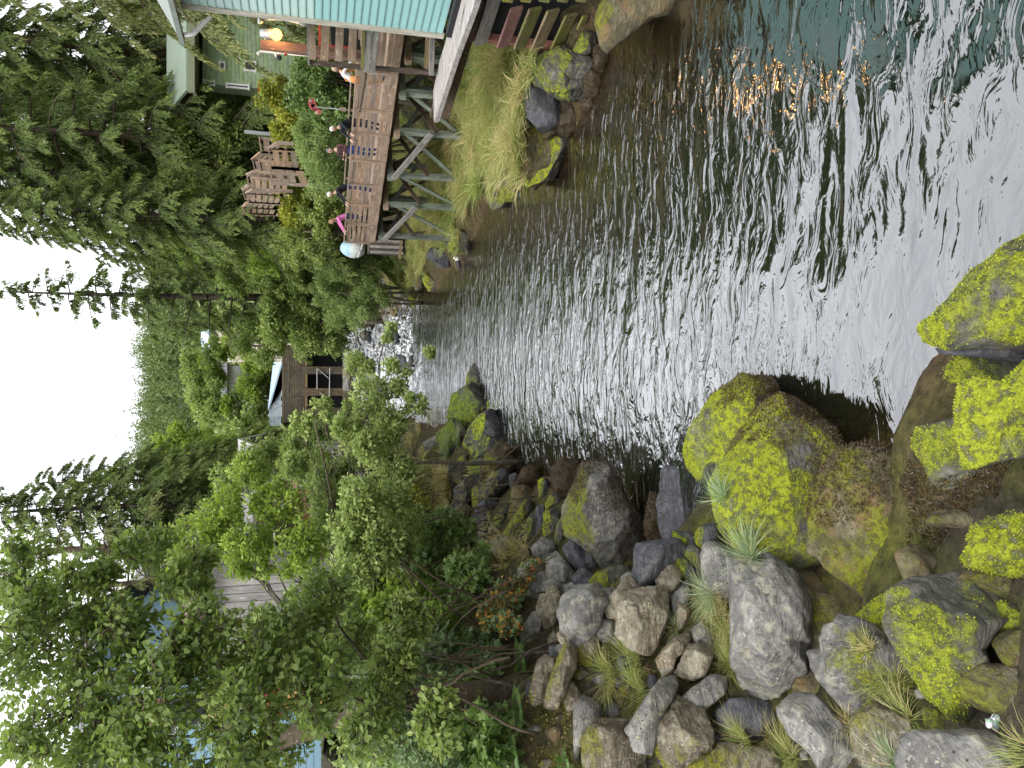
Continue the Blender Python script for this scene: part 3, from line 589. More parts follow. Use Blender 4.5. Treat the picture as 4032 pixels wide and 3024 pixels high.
mid = [
 ('C', [(940, 470), (1000, 433), (1070, 420), (1062, 520), (1022, 640), (1000, 705), (930, 690), (928, 560)], 'bright', 'flat upright lime-mossed slab, widest of the standing slabs', .5, .45, 5),
 ('C', [(1050, 540), (1110, 498), (1102, 600), (1088, 730), (1030, 792), (1018, 700)], 'moss', 'slim mossy slab standing right of the widest one', .5, .45, 4),
 ('C', [(880, 410), (938, 403), (952, 460), (922, 600), (900, 705), (858, 690), (858, 560)], 'slate', 'black bare slab standing left of the widest one', .5, .5, 5),
 ('C', [(560, 670), (640, 560), (700, 480), (790, 370), (840, 368), (852, 430), (790, 520), (720, 620), (660, 680)], 'moss', 'long leaning moss slab with a dark scar', .4, .5, 5),
 ('C', [(735, 745), (780, 600), (830, 480), (880, 430), (870, 560), (832, 760), (800, 805)], 'moss', 'narrow ragged moss slab below the leaning one', .5, .5, 5),
 ('C', [(498, 545), (540, 480), (642, 398), (652, 450), (602, 540), (582, 625), (520, 595)], 'slatemoss', 'mossy dark wedge between grey block and leaning slab', .4, .6, 4),
 ('C', [(353, 500), (380, 410), (450, 348), (530, 368), (548, 422), (500, 512), (430, 585), (378, 562)], 'slate', 'oval grey block in the second row of the heap', .6, .6, 5),
 ('C', [(428, 300), (470, 200), (520, 115), (622, 115), (645, 180), (605, 290), (540, 355), (438, 352)], 'slatemoss', 'striped block with moss down both sides', .6, .6, 5),
 ('C', [(338, 270), (380, 240), (462, 208), (432, 310), (402, 402), (343, 435)], 'moss', 'mossy block squeezed behind the oval grey block', .5, .6, 4),
 ('C', [(188, 260), (260, 200), (330, 158), (412, 148), (422, 200), (342, 280), (312, 370), (240, 392), (193, 342)], 'slate', 'large dark block at the top of the heap by the spire', .6, .6, 5),
 ('C', [(145, 440), (190, 378), (290, 378), (322, 450), (302, 520), (230, 575), (158, 532)], 'slate', 'dark round block nearest the green vine leaves', .6, .6, 5),
 ('C', [(198, 600), (290, 560), (370, 528), (362, 620), (280, 685), (218, 672)], 'slate', 'brown shadowed block under the oval grey block', .4, .6, 4),
 ('C', [(446, 640), (510, 575), (562, 620), (552, 690), (500, 735), (448, 702)], 'tan', 'small buff stone below the mossy wedge', .6, .6, 4),
 ('C', [(358, 640), (480, 578), (492, 602), (440, 692), (368, 692)], 'gray', 'grey chip of rock next to the buff stone', .5, .6, 4),
 ('C', [(888, 200), (930, 178), (978, 200), (978, 280), (942, 380), (890, 402), (893, 300)], 'slatemoss', 'dark mossy post of rock under the rockweed', .5, .6, 4),
 ('C', [(850, 170), (880, 150), (885, 230), (860, 260)], 'moss', 'tiny lime-green finger of rock', .4, .6, 4),
 ('C', [(948, 385), (1000, 298), (1062, 308), (1102, 390), (1000, 432), (948, 432)], 'moss', 'knobbly mossy block behind the widest standing slab', .4, .6, 4),
 ('C', [(635, 470), (690, 258), (790, 248), (862, 290), (852, 360), (760, 392), (680, 490), (648, 535)], 'olive', 'olive layered outcrop behind the leaning moss slab', .1, .4, 5),
 ('C', [(450, 740), (560, 660), (650, 700), (640, 800), (560, 930), (450, 940), (430, 830)], 'gray', 'crumbly grey outcrop between two tufts of grass', .15, .4, 5),
 ('C', [(640, 160), (700, 135), (735, 170), (700, 220), (655, 290)], 'slate', 'dark slab tilted over a black gap', .4, .5, 4),
 ('C', [(60, 330), (150, 220), (175, 280), (90, 390), (30, 430)], 'moss', 'mossy strip of rock under the grass beside the heap', .3, .5, 4),
]
for f, p, mt, lb, lf, th, sb in mid: rock(f, p, mt, lb, lf, th, sub=sb, rough=.08, cuts=8)
rock('C', [(1000, 110), (1080, 30), (1180, 38), (1235, 130), (1225, 250), (1150, 372), (1080, 335), (1010, 225)], 'weed', 'rounded rock wholly draped in brown rockweed', .3, .45, z=.35, sub=5, weed=W_all)
rock('C', [(715, 200), (760, 108), (830, 75), (905, 120), (885, 225), (790, 255)], 'weed', 'smaller rock draped in brown rockweed by the slab row', .3, .45, z=.3, sub=5, weed=W_all)
rock('B', [(1330, 300), (1370, 140), (1425, 130), (1430, 300), (1400, 400), (1340, 400)], 'weed', 'weed-covered rock edge beside the slate block', .2, .5, z=.15, sub=4, weed=W_all)
# the outcrop in the stream, centre
spire = [
 ('F', [(800, 430), (870, 300), (925, 255), (985, 320), (1065, 420), (1105, 525), (1062, 610), (960, 705), (820, 745), (700, 835), (640, 852), (700, 700), (780, 640)], 'moss', 'peaked moss-green rock at the tip of the outcrop', .95, .4, 6),
 ('F', [(628, 560), (645, 480), (720, 400), (820, 338), (855, 380), (805, 500), (700, 645), (650, 575)], 'dull', 'grey-green block behind the peaked rock', .9, .5, 5),
 ('F', [(415, 870), (480, 700), (560, 610), (660, 640), (672, 730), (560, 850), (540, 965), (450, 940)], 'tan', 'dark-crusted grey rock at the upstream end of the outcrop', 1.3, .5, 5),
 ('F', [(520, 960), (700, 850), (900, 735), (1045, 680), (1045, 770), (920, 870), (800, 970), (640, 1005)], 'dull', 'shadowed ledge under the peaked rock', .6, .5, 5),
 ('F', [(730, 1375), (800, 1150), (950, 950), (1100, 880), (1222, 915), (1262, 1050), (1275, 1190), (1100, 1285), (900, 1365)], 'slatemoss', 'smooth slanting slab, half grey and half lime moss', .6, .35, 6),
 ('F', [(1058, 780), (1110, 705), (1155, 708), (1205, 820), (1130, 885), (1068, 905)], 'dull', 'small layered block low on the outcrop', .6, .6, 4),
 ('F', [(945, 905), (1000, 760), (1055, 735), (1052, 885)], 'bright', 'bright lime chip of rock low on the outcrop', .8, .6, 4),
 ('F', [(1035, 670), (1080, 580), (1150, 550), (1165, 640), (1100, 700)], 'dull', 'foot stone where the outcrop meets the stream', .4, .6, 4),
 ('F', [(380, 1260), (560, 1050), (730, 1000), (765, 1100), (640, 1310), (420, 1360)], 'graymoss', 'grey weathered rock with grass creeping over it', .6, .4, 5),
 ('F', [(635, 1605), (700, 1500), (792, 1475), (785, 1605), (700, 1650)], 'moss', 'mossy block under the overhanging tussock', .5, .6, 4),
 ('F', [(808, 1620), (850, 1540), (912, 1495), (1055, 1518), (1042, 1605), (900, 1625)], 'dull', 'flat green plate of rock beside a black hollow', .5, .5, 4),
 ('F', [(230, 1300), (380, 1215), (440, 1300), (420, 1400), (260, 1400)], 'gray', 'dark bare rock beneath the dead grass of the outcrop', .5, .5, 5),
]
for f, p, mt, lb, lf, th, sb in spire: rock(f, p, mt, lb, lf, th, z=None, sub=sb, rough=.06)
rock('F', [(1000, 1660), (1050, 1450), (1250, 1290), (1335, 1400), (1405, 1550), (1430, 1720), (1100, 1740)], 'olive', 'weed-fringed layered rock low beside the reflecting pool', .3, .4, z=.45, sub=5, weed=lambda u, d, c, n: (u + n * .3) > .3)
rock('F', [(640, 700), (860, 560), (1060, 620), (1180, 850), (1150, 1000), (900, 1100), (640, 1060), (560, 900)], 'dull', 'broad shadowed base of the rock outcrop in the stream', .35, .5, sub=5, rough=.1)
rock('F', [(420, 1180), (620, 1000), (800, 1100), (860, 1350), (700, 1480), (460, 1420)], 'dull', 'mossy hump of bedrock linking outcrop and bank', .35, .45, sub=5, rough=.1)
rock('F', [(820, 1350), (1080, 1240), (1280, 1240), (1330, 1450), (1050, 1560), (860, 1500)], 'slatemoss', 'dark cracked bedrock under the slanting slab', .2, .5, sub=5, rough=.1)
rock('F', [(850, 560), (1000, 520), (1110, 560), (1180, 700), (1060, 800), (900, 760)], 'dull', 'waterline rock right under the peaked rock', .25, .6, sub=5, rough=.1)
rock('C', [(60, 100), (200, 40), (300, 60), (260, 180), (140, 260), (60, 220)], 'moss', 'mossy block where the outcrop joins the slab heap', .5, .6, sub=4, rough=.1)
rock('C', [(300, 40), (440, 0), (520, 60), (460, 160), (330, 150)], 'dull', 'green-grey ledge above the large dark block', .4, .6, sub=4, rough=.1)
# right bank
rock('H', [(1300, 60), (1400, -90), (1900, -120), (1850, 60), (1650, 100), (1560, 190), (1450, 290), (1395, 358), (1340, 300), (1300, 180)], 'olive', 'wet olive-streaked rock at the water under the house', .2, .35, z=.35, sub=5)
rock('H', [(895, 540), (920, 450), (1020, 350), (1150, 345), (1240, 420), (1275, 540), (1190, 625), (1080, 645), (960, 612)], 'moss', 'craggy lime-mossed rock below the plank crib', .45, .5, sub=6, rough=.13)
rock('H', [(1130, 340), (1180, 220), (1250, 230), (1270, 340), (1200, 380)], 'moss', 'small mossy rock at the foot of the plank crib', .3, .5, sub=5, rough=.1)
rock('H', [(770, 590), (880, 560), (1000, 620), (1072, 700), (1045, 800), (940, 880), (830, 795), (780, 700)], 'slate', 'smooth dark grey bedrock among the grass tufts', .4, .5, sub=5)
rock('H', [(795, 1225), (840, 1080), (940, 975), (1040, 860), (1112, 850), (1135, 960), (1050, 1065), (1000, 1185), (900, 1245)], 'bright', 'long lime-green mossy wedge dipping into the brown shallows', .4, .45, sub=6, rough=.06)
rock('H', [(475, 1200), (560, 1125), (640, 1155), (662, 1255), (560, 1315), (485, 1285)], 'moss', 'rounded mossy rock at the grass edge mid bank', .3, .5, sub=5)
rock('H', [(690, 960), (830, 800), (1010, 720), (1090, 800), (1110, 880), (1010, 1180), (900, 1240), (780, 1170)], 'olive', 'brown-green bedrock hump behind the lime-green wedge', .25, .5, sub=6, rough=.1, weed=lambda u, d, c, n: (u * .3 + d + n * .6) > .75)
rock('H', [(850, 430), (1090, 330), (1260, 380), (1290, 560), (1150, 650), (1000, 640), (870, 570)], 'dull', 'broad green bedrock base below the crib and crags', .2, .45, sub=6, rough=.13)
rock('H', [(560, 1180), (700, 1100), (820, 1180), (800, 1300), (660, 1330)], 'moss', 'mossy bedrock bulge beyond the lime-green wedge', .25, .5, sub=5, rough=.12)
rock('H', [(1020, 640), (1120, 620), (1190, 700), (1150, 820), (1120, 900), (1040, 900), (1000, 800)], 'weed', 'brown weed-stained rock shelf running into the brown shallows', .15, .4, sub=5, rough=.09, weed=lambda u, d, c, n: (u + n * .8) > .3)
rock('H', [(640, 1000), (720, 940), (830, 900), (880, 960), (820, 1080), (720, 1130), (640, 1100)], 'olive', 'olive rock breaking out of the grass above the lime-green wedge', .25, .45, sub=5, rough=.1)
rock('H', [(560, 1010), (650, 940), (700, 1000), (640, 1090), (570, 1090)], 'moss', 'mossy rock among dry grass on the right bank', .3, .5, sub=4, rough=.1)
rock('H', [(560, 1320), (640, 1260), (720, 1230), (760, 1290), (660, 1380), (580, 1400)], 'moss', 'low green rock at the waterline past the lime-green wedge', .3, .5, sub=5, rough=.1)
rock('H', [(760, 680), (800, 600), (880, 640), (900, 760), (830, 830), (760, 790)], 'slate', 'cracked dark rock face next to the smooth bedrock', .2, .45, sub=5, rough=.1)
rock('H', [(930, 830), (1000, 790), (1060, 830), (1010, 900), (930, 930)], 'weed', 'rusty brown rock below the smooth bedrock', .3, .45, sub=5, rough=.1, weed=lambda u, d, c, n: (u + n * .8) > .4)
rock('H', [(1250, 330), (1330, 300), (1400, 360), (1360, 470), (1270, 450)], 'weed', 'dark weedy rock between plank crib and water', .2, .45, sub=5, rough=.1, weed=W_all)
rock('H', [(1180, 480), (1260, 460), (1330, 520), (1290, 640), (1210, 640)], 'weed', 'brown rock at the foot of the craggy mossed rock', .15, .45, sub=5, rough=.1, weed=W_all)
rock('H', [(1170, 700), (1230, 640), (1300, 660), (1290, 720), (1200, 730)], 'weed', 'brown weedy rock beside the dead fish', .2, .5, sub=4, weed=W_all)
rock('G', [(975, 205), (1080, -5), (1180, -10), (1262, 15), (1235, 130), (1205, 235), (1050, 240)], 'moss', 'slanting mossy rock on the bank below the pier end', .4, .5, sub=5, rough=.07)
rock('G', [(768, 300), (800, 208), (900, 198), (1000, 250), (1085, 300), (1000, 362), (900, 385), (830, 332)], 'slate', 'dark layered rock near the bird', .4, .5, sub=5, rough=.08)
rock('G', [(925, 150), (1000, 90), (1030, 130), (970, 190)], 'slate', 'grey knob on the slanting mossy rock', .5, .6, sub=4)
rock('G', [(555, 430), (620, 285), (700, 285), (745, 380), (732, 560), (660, 585), (600, 500)], 'gray', 'brown-grey hump behind the dry tussock', .4, .5, sub=5, rough=.09)
rock('G', [(725, 520), (780, 448), (880, 478), (905, 560), (872, 625), (780, 615)], 'bright', 'rounded vivid green rock at the stream edge', .4, .5, sub=5)
rock('G', [(585, 660), (620, 598), (700, 618), (702, 720), (640, 805), (590, 745)], 'bright', 'green mossy rock furthest upstream on the right bank', .4, .5, sub=5)
rock('G', [(478, 500), (500, 415), (560, 398), (602, 470), (602, 560), (520, 545)], 'tan', 'white-crusted brown rock above the green rocks', .4, .5, sub=4)
rock('G', [(290, 540), (340, 485), (385, 530), (370, 580), (310, 570)], 'gray', 'pale grey rock at the willow foot', .4, .5, sub=4)
rock('G', [(580, 190), (650, 120), (750, 130), (740, 220), (640, 235)], 'olive', 'speckled mossy rock under the pier end', .4, .5, sub=4)
rng = np.random.default_rng(5)
for k in range(34):                                     # the shelf of broken stone beyond the right bank
    x = rng.uniform(295, 510); y = rng.uniform(560, 900) + (400 - x) * .2
    w, h = rng.uniform(16, 40), rng.uniform(30, 75); q = rng.uniform(.7, 1.0, 7); an = np.linspace(0, 6.283, 8)[:7]
    rock('G', [(x + w * math.cos(a) * b, y + h * math.sin(a) * b) for a, b in zip(an, q)], rng.choice(['tan', 'gray', 'slate', 'brownmoss']),
         'angular brown stone in the broken shelf beyond the right bank', .35, .6, sub=3, rough=.09, name='stone', group='broken stones of the shelf beyond the right bank', cat='stone')
for k in range(30):                                     # stones standing in the rapids
    yy = rng.uniform(48, 70); xx = rng.uniform(-2.2, 5.2); s_ = rng.uniform(.18, .55)
    V, F = ICO[3]; X = V * np.array((s_ * rng.uniform(.9, 1.6), s_ * rng.uniform(.7, 1.2), s_ * rng.uniform(.5, .8)))
    X = X * (1 + .22 * fbm(V * 1.6 + k * 7, 4, 2)[:, None])
    o = link('stone', new_mesh('stone', X, F, ROCK[rng.choice(['slate', 'weed', 'olive', 'gray'])], True), None, (xx, yy, float(wz(yy)) + s_ * .15))
    tag(o, 'dark wet stone breaking the surface of the rapids', 'stone', 'stones standing in the rapids')
for k in range(16):                                     # stony lip of bank under the covered bridge
    p = at_y('M', rng.uniform(1480, 1600), 500 + k * 50 + rng.uniform(-20, 20), rng.uniform(60, 64)); s_ = rng.uniform(.2, .5)
    V, F = ICO[3]; X = V * np.array((s_ * 1.5, s_, s_ * .8)) * (1 + .25 * fbm(V * 1.6 + k * 5, 4, 2)[:, None])
    o = link('stone', new_mesh('stone', X, F, ROCK[rng.choice(['gray', 'olive', 'tan'])], True), None, Vector(p))
    tag(o, 'grey stone in the dark bank at the foot of the bridge', 'stone', 'stones at the foot of the bridge')

# ------------------------------------------------------------------ teal lap-sided house on the right
HD = unit(np.array((-.179, 1.0, 0)))                    # its creek wall runs nearly away from the camera
HC = at_y('px', 1746, 138, 19.0); HC[2] = 0             # far corner
M_teal = m_plain('teal_siding', (.30, .53, .51), .35, .5, .04); M_teal2 = m_plain('teal_siding_pale', (.43, .59, .54), .4, .5, .05)
M_trim = m_wood('trim_cream', (.62, .58, .48), (.45, .42, .33), .1, .1)
house = thing('teal_house', 'teal lap-sided house with cream corner trim at the right edge of the photo', 'house', (HC[0], HC[1], 3.3))
HN = np.array((-HD[1], HD[0], 0)); HN = -HN if HN[0] > 0 else HN           # outward, towards the creek
zb, ztop = 3.35, 9.35
nl = 33; pitch = (ztop - zb) / nl
for k in range(nl):
    z0 = zb + k * pitch; L = 2.4
    A = HC + HN * 0.0 + HD * -.06; A[2] = 0; B = A - HD * L
    pr = [(0, z0 - .004), (.028, z0 - .004), (.028, z0 + .03), (.006, z0 + pitch - .008), (0, z0 + pitch - .008)]
    V = [A + HN * a + np.array((0, 0, z)) for a, z in pr] + [B + HN * a + np.array((0, 0, z)) for a, z in pr]
    Q = np.array([(i, (i + 1) % 5, 5 + (i + 1) % 5, 5 + i) for i in range(5)]); T3 = np.array([(0, 2, 1), (0, 3, 2), (0, 4, 3), (5, 6, 7), (5, 7, 8), (5, 8, 9)])
    wobj('siding_board', V, [Q, T3], M_teal2 if k > 16 else M_teal, house)
J = Join()
cc = HC - HD * 1.27 - HN * 3.0; ax = np.stack((HD, HN, (0, 0, 1)))
J.box((cc[0], cc[1], (zb + ztop) / 2 + .1), (2.3, 5.9, ztop - zb), ax); J.obj('wall', M_teal, house)
board('corner_trim', HC + HN * .02 + np.array((0, 0, zb - .05)), HC + HN * .02 + np.array((0, 0, ztop + .05)), .17, .07, M_trim, house, side=HD)
board('corner_trim', HC - HN * .09 + HD * .04 + np.array((0, 0, zb - .05)), HC - HN * .09 + HD * .04 + np.array((0, 0, ztop + .05)), .15, .03, M_trim, house, side=HN)
M_shingle = m_plain('roof_shingle', (.42, .38, .38), .85, .2, .25); M_eave = m_plain('eave_grey_green', (.20, .23, .20), .5, .4, .1)
def on(p, a, b, z): q = np.array(p) + HD * a + HN * b; q[2] = z; return q
roof = J = Join()
V = [on(HC, .55, .5, ztop + .02), on(HC, -2.7, .5, ztop + .02), on(HC, -2.7, -3.2, ztop + 2.1), on(HC, .55, -3.2, ztop + 2.1)]
V2 = [v + np.array((0, 0, .12)) for v in V]; J.add(np.array(V + V2), BOXF)
V = [on(HC, .55, -6.9, ztop + .02), on(HC, -2.7, -6.9, ztop + .02), on(HC, -2.7, -3.2, ztop + 2.1), on(HC, .55, -3.2, ztop + 2.1)]
V2 = [v + np.array((0, 0, .12)) for v in V]; J.add(np.array(V + V2), BOXF)
rf = J.obj('roof', M_eave, house)
J = Join(); rng = np.random.default_rng(2)
for i in range(12):
    for k in range(12):
        a0 = .56 - k * .26 - (i % 2) * .13; b0 = .52 - i * .3; z0 = ztop + .15 + i * .3 * .567
        J.box(on(HC, a0 - .13, b0 - .16, z0 + .09), (.25, .34, .014), np.stack((HD, unit(HN * -1 + np.array((0, 0, .567))), unit(HN * .567 + np.array((0, 0, 1))))))
o = J.obj('shingles', M_shingle, rf); o['kind'] = 'stuff'
J = Join(); g0, g1 = on(HC, .58, .58, ztop + .08), on(HC, -2.7, .58, ztop + .08)
J.box((g0 + g1) / 2, (3.3, .13, .11), ax); J.obj('gutter', M_eave, house)
J = Join(); J.tube([on(HC, .3, .56, ztop), on(HC, .32, .5, ztop - .2), on(HC, .3, .2, ztop - .42), on(HC, .2, .07, ztop - .6)], .055, 8)
for k in range(6): J.tube([on(HC, .31, .45 - k * .06, ztop - .22 - k * .045), on(HC, .31, .43 - k * .06, ztop - .235 - k * .045)], .066, 8)
J.obj('downspout_elbow', M_white, house, True)
# wide weathered planks that taper along the foot of the wall
lz = 3.22
def ledge(name, pts, z, t, mat, label, cat):
    P = np.array([at_z(f, x, y, z) for f, x, y in pts]); n = len(P); Q = P - np.array((0, 0, t))
    if (np.roll(P, -1, 0)[:, 1] * P[:, 0] - np.roll(P, -1, 0)[:, 0] * P[:, 1]).sum() < 0: P, Q = P[::-1], Q[::-1]
    V = np.vstack((P, Q)); F = [(0, i, i + 1) for i in range(1, n - 1)] + [(n, n + i + 1, n + i) for i in range(1, n - 1)]
    S4 = np.array([(i, n + i, n + (i + 1) % n, (i + 1) % n) for i in range(n)])
    return wobj(name, V, [np.array(F), S4], mat)
M_plankx = m_wood('wood_bleached', (.56, .52, .49), (.27, .24, .225), 0, .1)
L0 = thing('foundation_beam', 'long bleached grey beam tapering away under the teal wall', 'beam', tuple(at_z('H', 260, 300, lz)))
a = ledge('plank', [('H', 185, 820), ('H', 180, 610), ('H', 225, 400), ('H', 262, 280), ('H', 300, 60), ('H', 330, -120), ('H', 415, -120), ('H', 395, 20), ('H', 330, 260)], lz, .1, M_plankx, '', '')
b = ledge('plank', [('H', 190, 815), ('H', 332, 262), ('H', 397, 22), ('H', 417, -120), ('H', 500, -120), ('H', 445, 60), ('H', 330, 375)], lz - .012, .12, M_plankx, '', '')
for q in (a, b): q.parent = L0; q.location = q.location - L0.location
f0, f1 = at_z('H', 205, 820, 2.9), at_z('H', 440, 120, 2.9)
J = Join(); 
for (p, q) in ((at_z('H', 225, 800, 2.85), at_z('H', 420, 120, 2.85)),):
    X = unit(q - p); J.box((p + q) / 2 + np.array((.12, .1, 0)), (np.linalg.norm(q - p), .14, .55), np.stack((X, np.cross((0, 0, 1), X), (0, 0, 1))))
J.obj('joist', M_wood_dark, L0)
# crib wall of coloured planks at the water
crib = thing('plank_crib', 'open crib of slanting wooden planks, one pink, others mossy, holding the bank under the house', 'retaining wall', tuple(at_y('H', 1000, 320, 17.7)))
CB = [((395, 275), (470, 20), M_wood_dark), ((490, 285), (610, 0), M_wood_old), ((640, 302), (730, 28), M_wood_red), ((755, 308), (855, 35), M_wood_moss), ((868, 318), (975, 50), M_wood_tan), ((988, 332), (1095, 72), M_wood_moss), ((1075, 342), (1190, 85), M_wood_moss)]
for k, ((x0, y0), (x1, y1), mt) in enumerate(CB):
    p = at_y('H', x0, y0, 17.7); d = np.array((-.23, 1., 0)); 
    z = p[2]
    q = at_z('H', x1, y1, z); q = p - unit(d) * np.linalg.norm(q - p)
    p = p + unit(d) * .05
    w = .105 if k == 6 else .23
    board('plank', p + np.array((0, 0, -.03)), q + np.array((0, 0, -.03)), w * 1.35, .06, mt, crib, side=(-.35, -.08, .9), jit=.006)
for yy in (275,):
    p = at_y('H', 400, yy, 17.9 if yy > 200 else 15.0) + np.array((.14, .02, 0)); q = p.copy(); q[2] = .15; board('post', p, q, .16, .16, M_wood_red if yy > 200 else M_wood_dark, crib, side=(0, 1, 0))
J = Join(); c0 = at_y('H', 800, 180, 16.6); J.box(c0 + np.array((.85, 0, -.6)), (3.6, .2, 4.2), np.stack((unit((-.23, 1, 0)), unit((1, .23, 0)), (0, 0, 1)))); J.obj('gap_shade_slab', M_dark, crib)  # dark slab painting in the shade seen between the open planks
for k in range(5):
    p = at_y('H', 700 + k * 125, -10, 15.2); board('log', p + np.array((.1, .2, 0)), p + np.array((2.2, .9, 0)), .22, .22, M_wood_moss, crib)

# balcony behind the house corner
bal = thing('timber_balcony', 'brown three-board balcony with a lichen-white beam beside the teal house', 'balcony', tuple(at_y('Q', 1500, 860, 20.6)))
def qb(name, x0, y0, x1, y1, w, t, mat, d0=20.6, d1=None, side=(0, 0, 1)):
    return board(name, at_y('Q', x0, y0, d0), at_y('Q', x1, y1, d1 if d1 else d0), w, t, mat, bal, side=side, jit=.004)
mpx = .3164 * 20.6 / FPX
for x in (560, 735, 900): qb('board', x, 765, x + 20, 300, 92 * mpx, .045, M_wood)
qb('post', 380, 780, 1870, 905, 42 * mpx, .12, M_wood_dark, side=(1, 0, 0)); qb('post', 1060, 320, 1230, 330, .1, .1, M_wood_dark)
qb('board', 415, 735, 395, 280, 78 * mpx, .045, M_wood, 20.9)
qb('cap', 365, 800, 345, 270, .05, .16, M_wood_old, 20.5)
qb('beam', 1125, 890, 1165, 375, 140 * mpx, .2, m_wood('wood_lichen_white', (.52, .49, .43), (.10, .09, .075), .1), 20.3)
qb('beam', 1030, 850, 1050, 370, 34 * mpx, .2, M_wood_moss, 20.4)
qb('fascia', 1830, 850, 1850, 440, 60 * mpx, .05, M_wood_tan, 20.5); qb('fascia', 1890, 930, 1900, 470, 60 * mpx, .14, M_wood_old, 20.3)
J = Join(); q0, q1 = at_y('Q', 1080, 860, 20.7), at_y('Q', 1080, 360, 20.7); J.box((q0 + q1) / 2 + np.array((0, 1.4, 0)), (1.5, 2.6, .06)); J.obj('floor', M_wood_dark, bal)
qb('door_frame', 620, 735, 600, 290, .07, .05, M_red_paint, 23.0); qb('door_frame', 505, 735, 500, 290, .07, .05, M_red_paint, 23.0); qb('door_frame', 620, 590, 860, 600, .1, .05, M_red_paint, 23.0, side=(1, 0, 0))
qb('door', 640, 450, 1000, 460, 1.1, .05, M_dark, 23.2, side=(1, 0, 0))
# lamp standing behind the balcony
LP = at_y('K', 830, 232, 21.5)
lampt = thing('yard_lamp', 'glowing orange globe lamp on an orange-lit wooden post by the balcony', 'lamp', (LP[0], LP[1], 4.0))
p0, p1 = at_y('K', 725, 305, 21.6), at_y('K', 1400, 350, 21.6); p1[0] = p0[0]; p1[1] = p0[1]
M_post = m_wood('wood_post_red', (.36, .20, .13), (.2, .1, .07)); board('post', p0, p1, .24, .22, M_post, lampt, side=(1, 0, 0))
V, F = ICO[3]; tt = NT('lamp_glow'); e = tt.n('Emission', {'Color': (1, .42, .08, 1), 'Strength': 6.0}); tt.t.links.new(e.outputs[0], tt.out.inputs[0])
wobj('globe', V * .15 + LP, F, tt.m, lampt, True)
J = Join(); J.tube([LP + np.array((0, 0, .12)), LP + np.array((0, 0, .2)), LP + np.array((0, 0, .42))], [.15, .13, .09], 12); J.obj('housing', M_grey_metal, lampt, True)
J = Join(); J.tube([LP + np.array((0, 0, .3)), LP + np.array((-.2, .03, .28)), LP + np.array((-.36, .06, .12)), LP + np.array((-.42, .08, -.1))], .018, 6); J.obj('arm', M_grey_metal, lampt, True)
lg = bpy.data.lights.new('lamp_light', 'POINT'); lg.energy = 25; lg.color = (1, .5, .15); lg.shadow_soft_size = .15
lo = bpy.data.objects.new('lamp_light', lg); COL.objects.link(lo); lo.parent = lampt; lo.location = Vector(LP + np.array((-.05, -.35, -.02))) - lampt.location
pp = thing('conduit_pipe', 'white conduit pipe with a round camera beside the lamp post', 'pipe', tuple(at_y('K', 1300, 385, 21.4)))
a, b = at_y('K', 725, 345, 21.3), at_y('K', 1400, 395, 21.3); b[0] = a[0]; b[1] = a[1]
J = Join(); J.tube([a + np.array((-.09, 0, .03)), a + np.array((-.06, 0, .08)), a, (a + b) / 2, b], .035, 8); J.obj('pipe', M_white, pp, True)
for zz in (.6, 1.3, 2.0): J = Join(); J.tube([a - np.array((0, 0, zz)), a - np.array((0, 0, zz + .06))], .045, 8); J.obj('clamp', M_red_paint, pp)
c0 = at_y('K', 848, 385, 21.2); wobj('camera_dome', V * .075 + c0, F, M_dark, pp, True)
J = Join(); J.tube([c0 + np.array((0, 0, .06)), c0 + np.array((.1, 0, .1))], .03, 6); J.obj('bracket', M_white, pp)
dsp = thing('downpipe', 'pale grey downpipe hanging below the eave beside the teal house corner', 'pipe', tuple(at_y('K', 1010, 155, 20.8)))
a, b, c_ = at_y('K', 710, 120, 20.8), at_y('K', 975, 140, 20.8), at_y('K', 1025, 165, 20.8)
J = Join(); J.tube([a + np.array((-.12, 0, -.05)), a, b, c_], .07, 8); J.obj('pipe', M_white, dsp, True)

# ------------------------------------------------------------------ pier
PA, PB = at_y('P', 455, 155, 27.2), at_y('P', 345, 1565, 33.7)
PA[2] = PB[2] = 0; PD = unit(PB - PA); PN = np.array((PD[1], -PD[0], 0)); PL = np.linalg.norm(PB - PA)
RT, DZ = 5.13, 4.05
pier = thing('timber_pier', 'raised timber boardwalk with slatted railing on green cross-braced posts', 'boardwalk', (PA[0], PA[1], 2.0))
start = -5.4
def pz(t, n, z): q = PA + PD * t + PN * n; return np.array((q[0], q[1], z))
def pt_of(y):          # distance along the rail whose picture column is y (frame P)
    r = ray('P', 400, y); k = r[0] / r[1]        # x = k*y
    return (PA[0] - k * PA[1]) / (k * PD[1] - PD[0])
posts = [pt_of(y) for y in (-460, -180, 130, 485, 800, 1070, 1325, 1560)]
posts[0] = min(posts[0], -3)
rng = np.random.default_rng(4)
allp = [start] + posts
for a, b in zip(allp[:-1], allp[1:]):
    if b - a < .4: continue
    for k, (z, w) in enumerate(((4.95, .12), (4.76, .105), (4.57, .12), (4.38, .11), (4.17, .15))):
        board('rail_board', pz(a + .03, .02, z + rng.uniform(-.008, .008)), pz(b - .03, .02, z + rng.uniform(-.008, .008)), w, .035, M_wood, pier, jit=.004)
for nn in (0.0, 2.25):
    for t_ in posts:
        board('rail_post', pz(t_, nn - .03 if nn == 0 else nn, 3.86), pz(t_, nn - .03 if nn == 0 else nn, 5.08), .11, .07, M_wood, pier, side=PD)
board('hand_rail', pz(start, 0, RT), pz(PL + .06, 0, RT), .15, .04, M_wood, pier, side=PN)
board('hand_rail', pz(start, 2.25, RT), pz(PL + .06, 2.25, RT), .15, .04, M_wood, pier, side=PN)
for z in (4.9, 4.68, 4.46, 4.24): board('back_rail_board', pz(start, 2.2, z), pz(PL, 2.2, z), .13, .035, M_wood, pier)
